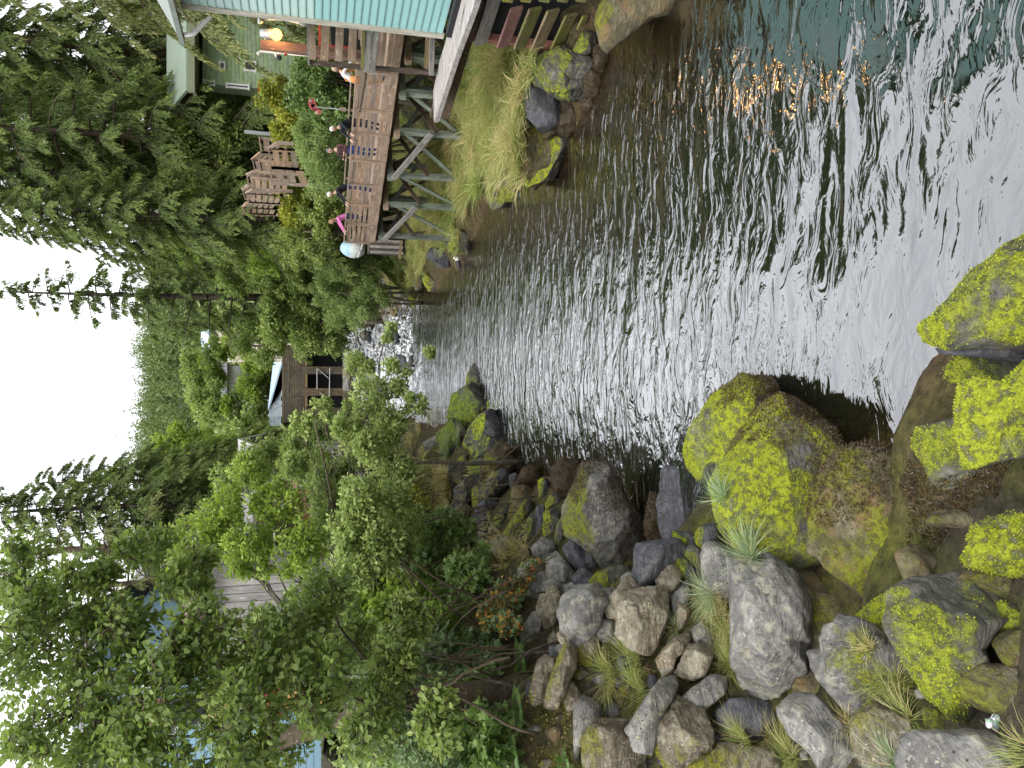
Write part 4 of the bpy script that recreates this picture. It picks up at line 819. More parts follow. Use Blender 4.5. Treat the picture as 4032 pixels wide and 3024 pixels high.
board('fascia', pz(start, -.02, 3.96), pz(PL + .05, -.02, 3.96), .26, .05, M_wood, pier)
for k in range(int((PL - start) / .2)):
    t_ = start + .1 + k * .2; board('deck_plank', pz(t_, -.02, DZ - .01), pz(t_, 2.3, DZ - .01), .185, .045, M_wood, pier, side=PD)
for z in (4.93, 4.7, 4.47, 4.24): board('end_board', pz(PL + .04, .1, z), pz(PL + .04, 2.2, z), .14, .035, M_wood, pier)
for n_ in (.3, 1.1, 1.95): board('stringer', pz(start, n_, 3.83), pz(PL, n_, 3.83), .26, .09, M_wood_dark, pier)
bents = [pt_of(y) for y in (-900, -420, 100, 680, 1075, 1490)]
for i, t_ in enumerate(bents):
    board('cap_beam', pz(t_, -.12, 3.6), pz(t_, 2.4, 3.6), .2, .2, M_wood_green if i % 2 else M_wood, pier)
    for n_ in (.12, 2.05):
        q = pz(t_, n_, 3.5); g = float(gz(q[0], q[1])); board('leg', q, np.array((q[0], q[1], g - .2)), .2, .17, M_wood_green, pier, side=PD)
    g0 = float(gz(*pz(t_, 0, 0)[:2])) + .3
    board('brace', pz(t_ + .13, .1, 3.4), pz(t_ + .13, 2.1, max(g0, 2.3)), .15, .05, M_wood_green, pier); board('brace', pz(t_ - .13, 2.1, 3.4), pz(t_ - .13, .1, max(g0, 2.2)), .15, .05, M_wood_dark, pier)
for i in range(len(bents) - 1):
    a, b = bents[i], bents[i + 1]; g = lambda t_: float(gz(*pz(t_, 0, 0)[:2])) + .45
    board('brace', pz(a + .1, .25, 3.4), pz(b - .1, .25, g(b)), .16, .05, M_wood_green, pier)
    board('brace', pz(a, 1.98, g(a)), pz(b, 1.98, 3.4), .15, .05, M_wood_dark, pier)
for (x0, y0, x1, y1) in ((1495, 150, 990, 745), (1290, 1110, 860, 1550)):
    r0, r1 = ray('P', x0, y0), ray('P', x1, y1)
    def hitp(r):     # on the front face of the bents
        o_ = pz(0, -.12, 0); k = ((o_ - O3)[:2] @ PN[:2]) / (r[:2] @ PN[:2]); return O3 + r * k
    board('long_brace', hitp(r0), hitp(r1), .2, .06, M_wood_old, pier)
# timber box and stick at the end of the pier
tb = thing('timber_box', 'dark weathered board box standing below the far end of the boardwalk', 'wooden box', tuple(at_y('G', 480, 180, 33.9)))
for k, y in enumerate((120, 150, 178, 205, 230)):
    p, q = at_y('G', 195, y, 33.6), at_y('G', 500, y + 8, 33.6); board('board', p, np.array((p[0], p[1], q[2] - .1)), .125, .05, M_wood_dark if k % 2 else M_wood_old, tb, side=(1, 0, 0))
J = Join(); p, q = at_y('G', 200, 175, 34.2), at_y('G', 510, 180, 34.2); J.box((p + q) / 2, (.6, .9, abs(p[2] - q[2]) + .2)); J.obj('core', M_wood_dark, tb)
tag(board('driftwood_plank', at_y('G', 505, 130, 32.5), at_y('G', 490, 305, 32.3), .1, .05, M_wood_tan), 'loose tan plank lying on the grass below the far end of the boardwalk', 'plank')
# pale rounded thing with two prongs beyond the pier end
D0 = at_y('G', 30, 200, 35.2); wt = thing('fibreglass_dome', 'rounded pale blue and white shell with two white prongs beyond the boardwalk end', 'shell', (D0[0], D0[1], D0[2] - .7))
V, F = ICO[4]; X = V * np.array((.42, .6, .58)); X[:, 0] = np.where(X[:, 0] < 0, X[:, 0] * (1 - .12 * np.abs(X[:, 2])), X[:, 0]); X[:, 2] = np.maximum(X[:, 2], -.5)
tt = NT('shell_paint'); v = tt.coords('Object', False); z = tt.n('SeparateXYZ', {0: v}).outputs[2]
cshell = tt.mix(tt.ramp(tt.math('ADD', z, tt.math('MULTIPLY', tt.noise(v, 2), .5)), [(.3, 0), (.5, 1)]), (.62, .66, .62), (.30, .47, .55)); wobj('shell', X + D0, F, tt.done(cshell, .6, None, .3), wt, True)
for (x, y) in ((125, 183), (95, 258)):
    p = at_y('G', x, y, 34.6); board('prong', p + np.array((-.14, 0, .1)), p + np.array((.14, 0, .02)), .06, .05, M_white, wt)

# ------------------------------------------------------------------ salmon sign on a pole
SP = at_y('K', 1300, 735, 29.4); st = at_y('K', 1085, 712, 29.4); st[0] = SP[0]; st[1] = SP[1]
ss = thing('salmon_sign', 'red painted fish cut-out on a thin pole behind the boardwalk', 'sign', tuple(SP - np.array((0, 0, 1))))
J = Join(); J.tube([SP - np.array((0, 0, .9)), (SP + st) / 2, st], .025, 8); J.obj('pole', M_grey_metal, ss)
board('pole_block', SP + np.array((0, -.02, .02)), SP + np.array((0, -.02, .2)), .12, .1, M_wood, ss, side=(1, 0, 0))
M_fish = m_plain('fish_red', (.52, .10, .09), .5, .4, .15); M_fdk = m_plain('fish_line', (.05, .02, .03), .5)
def fishpt(x, y, dd=0): return at_y('K', x, y, 29.4 - dd)
ol = [(1062, 655), (1085, 668), (1095, 700), (1105, 725), (1128, 742), (1130, 736), (1128, 760), (1104, 770), (1100, 750), (1072, 738), (1052, 715), (1044, 685), (1048, 668)]
FP = np.array([fishpt(*p) for p in ol]); n = len(FP); cen = FP.mean(0)
V = np.vstack((FP + (0, -.02, 0), FP + (0, .02, 0), [cen + (0, -.02, 0)], [cen + (0, .02, 0)]))
F3 = np.array([(i, (i + 1) % n, 2 * n) for i in range(n)] + [(n + (i + 1) % n, n + i, 2 * n + 1) for i in range(n)]); F4 = np.array([(i, n + i, n + (i + 1) % n, (i + 1) % n) for i in range(n)])
wobj('fish', V, [F3, F4], M_fish, ss)
for (x, y, r_, mt) in ((1060, 675, .05, M_white), (1060, 675, .03, M_fdk), (1104, 755, .05, M_white), (1104, 755, .03, M_fish), (1074, 708, .07, M_fdk), (1074, 708, .05, M_grey_metal)):
    p = fishpt(x, y, .03 + (.01 if r_ < .045 else 0)); J = Join(); J.tube([p, p - np.array((0, .012, 0))], r_, 10); J.obj('marking', mt, ss)
for (a, b) in (((1052, 690), (1075, 686)), ((1085, 725), (1102, 738)), ((1066, 725), (1090, 745)), ((1064, 662), (1052, 668))):
    board('marking', fishpt(*a, .035), fishpt(*b, .035), .025, .012, M_fdk, ss)

# ------------------------------------------------------------------ green building on the hill
gw = m_wood('green_board_wall', (.36, .46, .27), (.26, .36, .19), .0, .08)
GD = 46.0
gb = thing('green_building', 'tall pale green board building half hidden behind drooping branches', 'building', tuple(at_y('N', 930, 300, GD)))
c1 = at_y('N', 245, 262, GD); bot = at_y('N', 1000, 310, GD)
gx0 = c1[0] + .35; zt, zb2 = c1[2], bot[2] - 2.5; W_ = 14.0
nb_ = 30
for k in range(nb_):
    z0 = zb2 + (zt - zb2) * k / nb_; hgt = (zt - zb2) / nb_
    board('wall_board', (gx0, GD - .02, z0 + hgt / 2), (gx0 + W_, GD - .02, z0 + hgt / 2), hgt - .012, .04, gw, gb)
J = Join(); J.box((gx0 + W_ / 2, GD + .75, (zt + zb2) / 2), (W_ - .1, 1.4, zt - zb2)); J.obj('wall', gw, gb)
J = Join(); e0 = at_y('N', 120, 130, GD)
J.box((gx0 + W_ / 2 - .4, GD + .3, zt + .25), (W_ + 1.2, 3.2, .16)); J.box((gx0 + W_ / 2 - .4, GD - 1.35, zt + .38), (W_ + 1.3, .12, .34)); J.obj('eave', m_plain('eave_mossy', (.22, .24, .15), .8), gb)
J = Join(); V = [(gx0 - .9, GD - 1.3, zt + .5), (gx0 + W_, GD - 1.3, zt + .5), (gx0 + W_, GD + 3, zt + 2.2), (gx0 - .9, GD + 3, zt + 2.2)]; V2 = [(a, b, c + .15) for a, b, c in V]; J.add(np.array(V + V2), BOXF); J.obj('roof', m_plain('roof_green_grey', (.20, .25, .19), .8), gb)
for (x0, x1, y0, y1, nm) in ((258, 368, 172, 222, 'w'), (490, 710, 205, 258, 'w'), (420, 470, -10, 60, 'w'), (670, 780, -20, 80, 'w'), (560, 620, -170, -60, 'w')):
    a, b = at_y('N', x0, y0, GD), at_y('N', x1, y1, GD); lo_, hi = np.minimum(a, b), np.maximum(a, b)
    J = Join(); c_ = (lo_ + hi) / 2; w2, h2 = (hi - lo_)[0], (hi - lo_)[2]; yy = GD - .07
    J.box((c_[0], yy, hi[2]), (w2 + .16, .07, .09)); J.box((c_[0], yy, lo_[2]), (w2 + .16, .07, .09)); J.box((lo_[0], yy, c_[2]), (.09, .069, h2 - .09)); J.box((hi[0], yy, c_[2]), (.09, .069, h2 - .09))
    fr_ = J.obj('window', M_white, gb); J = Join(); J.box((c_[0], GD - .055, c_[2]), (w2, .02, h2)); o = J.obj('pane', M_glass, None); o.parent = fr_; o.location = o.location - fr_.location - gb.location
# notices on its wall
M_signred = m_plain('sign_red', (.5, .07, .04), .5)
sg = thing('wall_notices', 'cluster of small red and white notices low on the green building', 'sign', tuple(at_y('N', 860, 255, GD - .1)))
for (x, y, w, h, mt) in ((815, 240, .18, .42, M_signred), (842, 252, .3, .5, M_white), (872, 255, .34, .36, M_signred), (895, 262, .3, .4, M_white), (850, 240, .1, .2, M_dark)):
    p = at_y('N', x, y, GD - .1 - (.03 if mt is M_dark else 0)); J = Join(); J.box(p, (h, .03, w)); J.obj('notice', mt, sg)
p = at_y('N', 915, 283, GD - .12); J = Join(); J.tube([p, p - np.array((0, .05, 0))], .19, 12); J.obj('round_notice', M_dark, sg)

# ------------------------------------------------------------------ stair railings climbing the hillside (behind the bushes)
hs = thing('hillside_stair', 'zigzag wooden stairway railings climbing through the bushes on the right hill', 'stairway', tuple(at_y('T', 300, 700, 49)))
def panel(x0, y0, x1, y1, h0, h1, d0, d1, nb=4, cap=True, mt=M_wood):
    """two top corners in the photograph, drops in metres"""
    d0, d1, h0, h1 = d0 * .8, d1 * .8, h0 * .8, h1 * .8; a, b = at_y('T', x0, y0, d0), at_y('T', x1, y1, d1)
    for p, h in ((a, h0), (b, h1)): board('post', p + np.array((0, 0, .02)), p - np.array((0, 0, h + .25)), .13, .12, mt, hs, side=(1, 0, 0))
    if cap: board('hand_rail', a, b, .16, .06, mt, hs, side=(0, 1, 0))
    for k in range(nb):
        f = (k + .75) / (nb + .3); board('rail_board', a - np.array((0, 0, h0 * f)), b - np.array((0, 0, h1 * f)), h0 / nb * .62, .04, mt, hs)
panel(400, 215, 430, 400, 2.3, 1.9, 50, 49.5, 4)
panel(425, 395, 310, 490, 1.7, 1.9, 49.5, 51, 5)
panel(310, 490, 345, 640, 1.5, 1.5, 51, 51.5, 4)
panel(395, 510, 425, 655, 2.0, 1.8, 48.5, 48.3, 4)
panel(345, 640, 240, 690, 2.2, 2.3, 48.4, 49.5, 6)
panel(240, 690, 262, 830, 1.2, 1.2, 50.5, 51, 3); panel(300, 735, 325, 875, 2.2, 2.0, 49, 49.3, 5)
panel(262, 825, 180, 880, 1.4, 1.5, 50, 52, 4); panel(325, 880, 235, 930, 1.8, 1.9, 49.5, 50.5, 5)
panel(235, 930, 262, 1050, 2.2, 1.8, 50.5, 51, 5); panel(180, 880, 215, 1000, 1.2, 1.0, 53, 53.5, 3)
panel(262, 1045, 190, 1110, 1.7, 1.9, 51, 52.5, 5); panel(190, 1110, 195, 1190, 2.1, 1.9, 52.5, 53, 5)
panel(200, 1190, 145, 1225, 1.7, 1.9, 53, 54, 5); panel(145, 1225, 150, 1300, 1.8, 1.8, 54, 55, 5, True, M_wood_dark); panel(95, 1290, 160, 1450, 2.6, 1.6, 55, 56, 5, True, M_wood_dark)
panel(525, 350, 550, 600, 1.6, 1.6, 46, 45.6, 3); panel(650, 270, 530, 345, .5, 1.2, 44.5, 46, 2); panel(550, 600, 560, 800, 1.9, 2.2, 45.6, 45.4, 3)
tag(board('metal_post', at_y('T', 205, 128, 38), at_y('T', 545, 160, 38), .13, .13, M_grey_metal, side=(1, 0, 0)), 'plain grey metal post at the top of the hillside stairway', 'post')

# ------------------------------------------------------------------ covered bridge, pale roof, far houses
M_plk = m_wood('bridge_planks', (.20, .165, .12), (.095, .075, .055), .15, .2)
BD = 66.0
br = thing('road_bridge', 'old brown plank-sided bridge over dark openings at the head of the creek', 'bridge', tuple(at_y('M', 1450, 900, BD)))
x0, x1 = at_y('M', 800, 1500, BD)[0], at_y('M', 800, 250, BD)[0]
ztop_, zbot_ = at_y('M', 455, 900, BD)[2], at_y('M', 820, 900, BD)[2]
nbr = 9
for k in range(nbr):
    z = zbot_ + (ztop_ - zbot_) * (k + .5) / nbr
    for s_ in range(3):
        xa = x0 + (x1 - x0) * s_ / 3; xb = x0 + (x1 - x0) * (s_ + 1) / 3
        board('plank', (xa + .02, BD, z), (xb - .02, BD, z), (ztop_ - zbot_) / nbr - .03, .06, M_plk, br)
J = Join(); J.box(((x0 + x1) / 2, BD + .2, (ztop_ + zbot_) / 2), (x1 - x0, .3, ztop_ - zbot_ - .05)); J.obj('girder', M_wood_dark, br)
board('beam', (x0, BD - .15, at_y('M', 850, 900, BD)[2]), (x1, BD - .15, at_y('M', 850, 900, BD)[2]), .22, .2, M_wood_tan, br)
zbed = 2.0
for y in (655, 1010, 1330):
    p = at_y('M', 900, y, BD - .2); board('pier_post', (p[0], p[1], zbot_ + .1), (p[0], p[1], zbed), .62, .5, m_wood('bridge_post', (.19, .15, .11), (.09, .07, .05), .2), br, side=(1, 0, 0))
J = Join(); J.box(((x0 + x1) / 2, BD + 2.5, zbot_ - 1.4), (x1 - x0 + 4, .2, 3.6)); J.obj('underbridge_shade_sheet', M_dark, br)  # near-black sheet standing in for the shade under the bridge
J = Join(); J.box(((x0 + x1) / 2, BD + 1.3, zbot_ + .1), (x1 - x0, 2.4, .1)); J.obj('deck', M_wood_dark, br)
for (a, b) in (((1030, 640), (1030, 960)), ((1240, 620), (1225, 1290)), ((1030, 620), (1225, 790)), ((1070, 1010), (1225, 1150)), ((1040, 1150), (1225, 1160))):
    p, q = at_y('M', *a, BD - .6), at_y('M', *b, BD - .6); J = Join(); J.tube([p, (p + q) / 2, q], .03, 6); J.obj('cable', M_grey_metal, br)
M_bluer = m_plain('blue_roof', (.42, .55, .68), .4, .5, .06); M_bluew = m_plain('blue_grey_siding', (.42, .50, .58), .6, .3, .05)
bh = thing('blue_roof_shed', 'low building with a pale blue sheet roof above the bridge', 'building', tuple(at_y('M', 480, 1100, BD + 4)))
rp = [at_y('M', *p, d) for p, d in (((235, 1290), BD + 3), ((440, 960), BD + 3), ((455, 780), BD + 3), ((460, 560), BD + 3), ((310, 560), BD + 9), ((270, 900), BD + 9))]
rp = np.array([at_y('M', 225, 1300, BD + 3.0), at_y('M', 432, 975, BD + 3.0), at_y('M', 452, 520, BD + 3.0), at_y('M', 315, 520, BD + 7.0), at_y('M', 262, 980, BD + 7.0)]); n = len(rp)
V = np.vstack((rp, rp - (0, 0, .12))); wobj('roof', V, [np.array([(0, i, i + 1) for i in range(1, n - 1)] + [(n, n + i + 1, n + i) for i in range(1, n - 1)]), np.array([(i, n + i, n + (i + 1) % n, (i + 1) % n) for i in range(n)])], M_bluer, bh)
for k in range(9):
    xx = 235 + k * 22; y_l = 1300 - (xx - 225) * 1.55; p, q = at_y('M', xx + 22, 1560, BD + 3.2), at_y('M', xx + 22, max(y_l - 20, 985), BD + 3.2)
    q[2] = p[2]; board('siding_board', p, q, .085, .03, M_bluew, bh)
def simple_house(name, label, mat, x0, x1, y, depth, z0, z1, roofm, wins, ridge=1.6, lap=.22, cat='house', group=None, fr='px', vertical=False):
    h = thing(name, label, cat, ((x0 + x1) / 2, y, z0), group)
    n_ = max(2, int((z1 - z0) / lap)) if not vertical else max(2, int((x1 - x0) / lap))
    for k in range(n_):
        if vertical: xx = x0 + (x1 - x0) * (k + .5) / n_; board('siding_board', (xx, y - .02, z0), (xx, y - .02, z1), (x1 - x0) / n_ - .02, .03, mat, h, side=(1, 0, 0))
        else:
            z = z0 + (z1 - z0) * (k + .5) / n_; board('siding_board', (x0, y - .02, z), (x1, y - .02, z), (z1 - z0) / n_ - .015, .03, mat, h)
    J = Join(); J.box(((x0 + x1) / 2, y + depth / 2 + .01, (z0 + z1) / 2), (x1 - x0 - .02, depth, z1 - z0)); J.obj('wall', mat, h)
    V = [(x0 - .3, y - .4, z1), (x1 + .3, y - .4, z1), (x1 + .3, y + depth / 2, z1 + ridge), (x0 - .3, y + depth / 2, z1 + ridge)]; V2 = [(a, b, c + .14) for a, b, c in V]
    Vb = [(x0 - .3, y + depth + .4, z1), (x1 + .3, y + depth + .4, z1), (x1 + .3, y + depth / 2, z1 + ridge), (x0 - .3, y + depth / 2, z1 + ridge)]; Vb2 = [(a, b, c + .14) for a, b, c in Vb]
    J = Join(); J.add(np.array(V + V2), BOXF); J.add(np.array(Vb + Vb2), BOXF); J.obj('roof', roofm, h)
    for (cx, cz, w, hh) in wins:
        J = Join(); yy = y - .06
        J.box((cx, yy, cz + hh / 2), (w + .14, .06, .08)); J.box((cx, yy, cz - hh / 2), (w + .14, .06, .08)); J.box((cx - w / 2, yy, cz), (.08, .059, hh - .08)); J.box((cx + w / 2, yy, cz), (.08, .059, hh - .08)); J.box((cx, yy, cz), (.04, .05, hh - .08))
        f_ = J.obj('window', M_white, h); J = Join(); J.box((cx, y - .045, cz), (w, .02, hh)); o = J.obj('pane', M_glass, None); o.parent = f_; o.location = o.location - f_.location - h.location
    return h
# the pane offsets of the green building and here are relative to their frame, so fix both the same way
for o in list(bpy.data.objects):
    if o.name.startswith('pane') and o.parent and o.parent.parent is gb: pass
M_bluehouse = m_plain('blue_house_siding', (.20, .33, .42), .5, .4, .05); M_greyh = m_wood('grey_plank_siding', (.42, .39, .37), (.28, .26, .25), 0, .15)
M_roofd = m_plain('dark_roof', (.12, .12, .125), .8)
a, b = at_y('L', 580, 1480, 24), at_y('L', 1080, 960, 24)
simple_house('blue_house', 'blue house with white windows glimpsed through the near alder leaves', M_bluehouse, a[0] - 3.5, b[0], 24, 7, 6.2, a[2], M_roofd,
             [(at_y('L', 885, 1150, 24)[0], at_y('L', 885, 1150, 24)[2], .55, .8), (at_y('L', 985, 1120, 24)[0], at_y('L', 985, 1120, 24)[2], .6, .7), (at_y('L', 900, 1420, 24)[0], at_y('L', 900, 1420, 24)[2], .6, .8)])
a, b = at_y('L', 1130, 1060, 22), at_y('L', 1330, 640, 22)
simple_house('grey_shed', 'low grey plank building between the blue house and the wooden balcony', M_greyh, a[0], b[0] + .2, 22, 5, 4.8, at_y('L', 1150, 800, 22)[2], m_plain('brown_roof', (.14, .09, .08), .8), [], .9, .2, 'building', vertical=True)
a, b = at_y('L', 1330, 420, 26), at_y('L', 1330, 20, 26)
simple_house('grey_cabin', 'pale grey plank cabin behind the small wooden balcony', M_greyh, a[0], b[0] + .6, 26.5, 5, 4.6, at_y('L', 1430, 200, 26)[2], m_plain('grey_roof', (.36, .34, .33), .8), [(at_y('L', 1490, 550, 26)[0], 5.6, .8, .6)], .7, .2, 'building', vertical=True)
a, b = at_y('L', 600, 560, 34), at_y('L', 600, 300, 34)
simple_house('slate_blue_house', 'slate blue house partly hidden behind the yellow-green alder', M_bluehouse, at_y('L', 850, 750, 34)[0], at_y('L', 850, 480, 34)[0], 34, 6, 6, at_y('L', 835, 600, 34)[2], M_roofd, [(at_y('L', 960, 560, 34)[0], at_y('L', 960, 560, 34)[2], .9, .9)], 1.0)
# small new-wood balcony
wb = thing('wooden_balcony', 'small new orange-brown wooden balcony among the leaves on the left bank', 'balcony', tuple(at_y('L', 1700, 170, 25)))
def lb(nm, x0, y0, x1, y1, w, t_, mt, d=25., side=(0, 0, 1)): return board(nm, at_y('L', x0, y0, d), at_y('L', x1, y1, d), w, t_, mt, wb, side=side)
lb('post', 1520, 258, 1720, 268, .16, .12, M_wood_new, side=(1, 0, 0)); lb('post', 1530, 128, 1720, 132, .16, .12, M_wood_new, side=(1, 0, 0)); lb('rail', 1640, 262, 1640, 20, .14, .05, M_wood_new)
for x in (1565, 1600, 1670, 1695): lb('board', x, 262, x, 120, .12, .04, M_wood_new if x > 1590 else M_wood_old)
lb('rail', 1530, 262, 1530, 120, .08, .06, M_white); lb('beam', 1720, 360, 1720, -20, .2, .1, M_wood_new); lb('rail', 1525, 640, 1525, 340, .06, .06, M_white)
J = Join(); p = at_y('L', 1600, 200, 25.6); J.box(p, (1.6, .1, 1.9)); J.obj('shadow_wall', M_wood_dark, wb)  # dark panel in place of the shade behind the balcony boards
# carved pole by the blue house: plain stand-in
tp = at_y('L', 1080, 1330, 19); tq = at_y('L', 500, 1320, 19); cp = thing('carved_pole', 'tall carved and painted cedar pole beside the blue house', 'carved pole', (tp[0], tp[1], 5.5))
for k in range(7):
    z0 = 5.5 + (tq[2] - 5.5) * k / 7; z1 = 5.5 + (tq[2] - 5.5) * (k + 1) / 7; J = Join(); r_ = .3 if k % 2 else .34
    J.tube([(tp[0], tp[1], z0), (tp[0], tp[1], z0 + .1), (tp[0], tp[1], z1 - .1), (tp[0], tp[1], z1 - .01)], [r_ * .9, r_, r_, r_ * .85], 14)
    J.obj('carved_band', [M_wood_new, M_wood_new, M_red_paint, M_wood_new, M_dark, M_wood_new, m_plain('pole_green', (.08, .2, .15), .5)][k], cp, True)
# slanting pale dock planks on the town side high up (far right trees)
pale = simple_house('white_house', 'white house glimpsed through the trees above the bridge', m_plain('white_siding', (.6, .6, .58), .6), at_y('px', 1000, 1640, 90)[0], at_y('px', 1000, 1440, 90)[0], 90, 8, 7, at_y('px', 900, 1500, 90)[2], M_roofd, [(at_y('px', 960, 1560, 90)[0], at_y('px', 960, 1560, 90)[2], 1, 1.3), (at_y('px', 960, 1500, 90)[0], at_y('px', 960, 1500, 90)[2], 1, 1.3)], 2, .3)
simple_house('cream_house', 'cream house with a light blue roof among the trees left of the far hill', m_plain('cream_siding', (.62, .56, .45), .6), at_y('px', 900, 1420, 110)[0], at_y('px', 900, 1300, 110)[0], 110, 8, 8, at_y('px', 830, 1400, 110)[2], M_bluer, [(at_y('px', 960, 1360, 110)[0], at_y('px', 960, 1360, 110)[2], 1.2, 1.5)], 1.6, .3)

# ------------------------------------------------------------------ litter, fish, bird
c0 = ground_hit('X', 955, 565) + np.array((0, -.06, .12)); J = Join()
M_pack = NT('wrapper_foil'); v = M_pack.coords('Object', False); pc = M_pack.mix(M_pack.ramp(M_pack.noise(v, 16, 3), [(.47, 0), (.53, 1)]), (.68, .66, .74), (.30, .50, .33))
pc = M_pack.mix(M_pack.ramp(M_pack.noise(M_pack.scaled(v, (1, 1, 1), loc=(5, 5, 5)), 22, 3), [(.6, 0), (.64, 1)]), pc, (.03, .03, .035)); M_pack = M_pack.done(pc, .25, None, .6)
wp = [(845, 515), (905, 515), (920, 475), (1050, 490), (1055, 560), (1025, 610), (980, 662), (900, 600), (855, 595)]
tD = (c0 - O3)[1]; Wp = np.array([at_y('X', x, y, tD) for x, y in wp]); gx_, gy_ = 16, 16
rng = np.random.default_rng(8); mid_ = Wp.mean(0); ring = []
for f in np.linspace(0, 1, 7)[1:]: ring.append(mid_ + (Wp - mid_) * f)
V = np.vstack([[mid_]] + ring); V = V + rng.uniform(-.008, .008, V.shape) + np.array((0, -1, .4)) * rng.uniform(-.018, .018, (len(V), 1)); n = len(Wp)
F3 = np.array([(0, 1 + i, 1 + (i + 1) % n) for i in range(n)]); F4 = np.array([(1 + r_ * n + i, 1 + (r_ + 1) * n + i, 1 + (r_ + 1) * n + (i + 1) % n, 1 + r_ * n + (i + 1) % n) for r_ in range(5) for i in range(n)])
wpo = wobj('crumpled_wrapper', V, [F3, F4], M_pack); tag(wpo, 'crumpled white and green foil wrapper dropped among the nearest boulders', 'litter')
sm = wpo.modifiers.new('thickness', 'SOLIDIFY'); sm.thickness = .003
a, b = at_z('H', 1108, 765, .03), at_z('H', 1145, 650, .03); J = Join(); ts = np.linspace(0, 1, 9)
J.tube([a + (b - a) * t_ + np.array((0, 0, .03 * math.sin(t_ * 3))) for t_ in ts], [.008, .03, .05, .055, .055, .05, .035, .02, .04], 8)
tag(J.obj('dead_fish', m_plain('fish_pale', (.62, .58, .54), .4, .5, .1), None, True), 'pale dead salmon lying in the shallows by the weedy rock', 'fish')
bp = at_z('G', 1112, 345, .12); bd = thing('shore_bird', 'white-headed dark-winged bird at the water edge on the right bank', 'bird', tuple(bp))
V, F = ICO[3]; M_bk = m_plain('bird_dark', (.03, .03, .035), .6); M_bw = m_plain('bird_white', (.7, .68, .62), .6)
X = V * np.array((.2, .12, .11)); X[:, 2] += X[:, 0] * .25; wobj('body', X + bp + np.array((-.02, 0, .16)), F, M_bk, bd, True)
X = V * np.array((.12, .085, .1)); wobj('breast', X + bp + np.array((.15, -.02, .2)), F, M_bw, bd, True); wobj('head', V * .065 + bp + np.array((.2, -.03, .32)), F, M_bw, bd, True)
J = Join(); J.tube([bp + (.25, -.04, .32), bp + (.33, -.05, .3)], [.02, .005], 6); J.obj('bill', M_wood_new, bd)
J = Join(); J.tube([bp + (-.18, 0, .14), bp + (-.32, 0, .08)], [.05, .03], 6); J.obj('tail', M_bk, bd)
for s_ in (-.04, .04): J = Join(); J.tube([bp + (.03, s_, .1), bp + (.03, s_, -.06)], .01, 5); J.obj('leg', M_wood_new, bd)

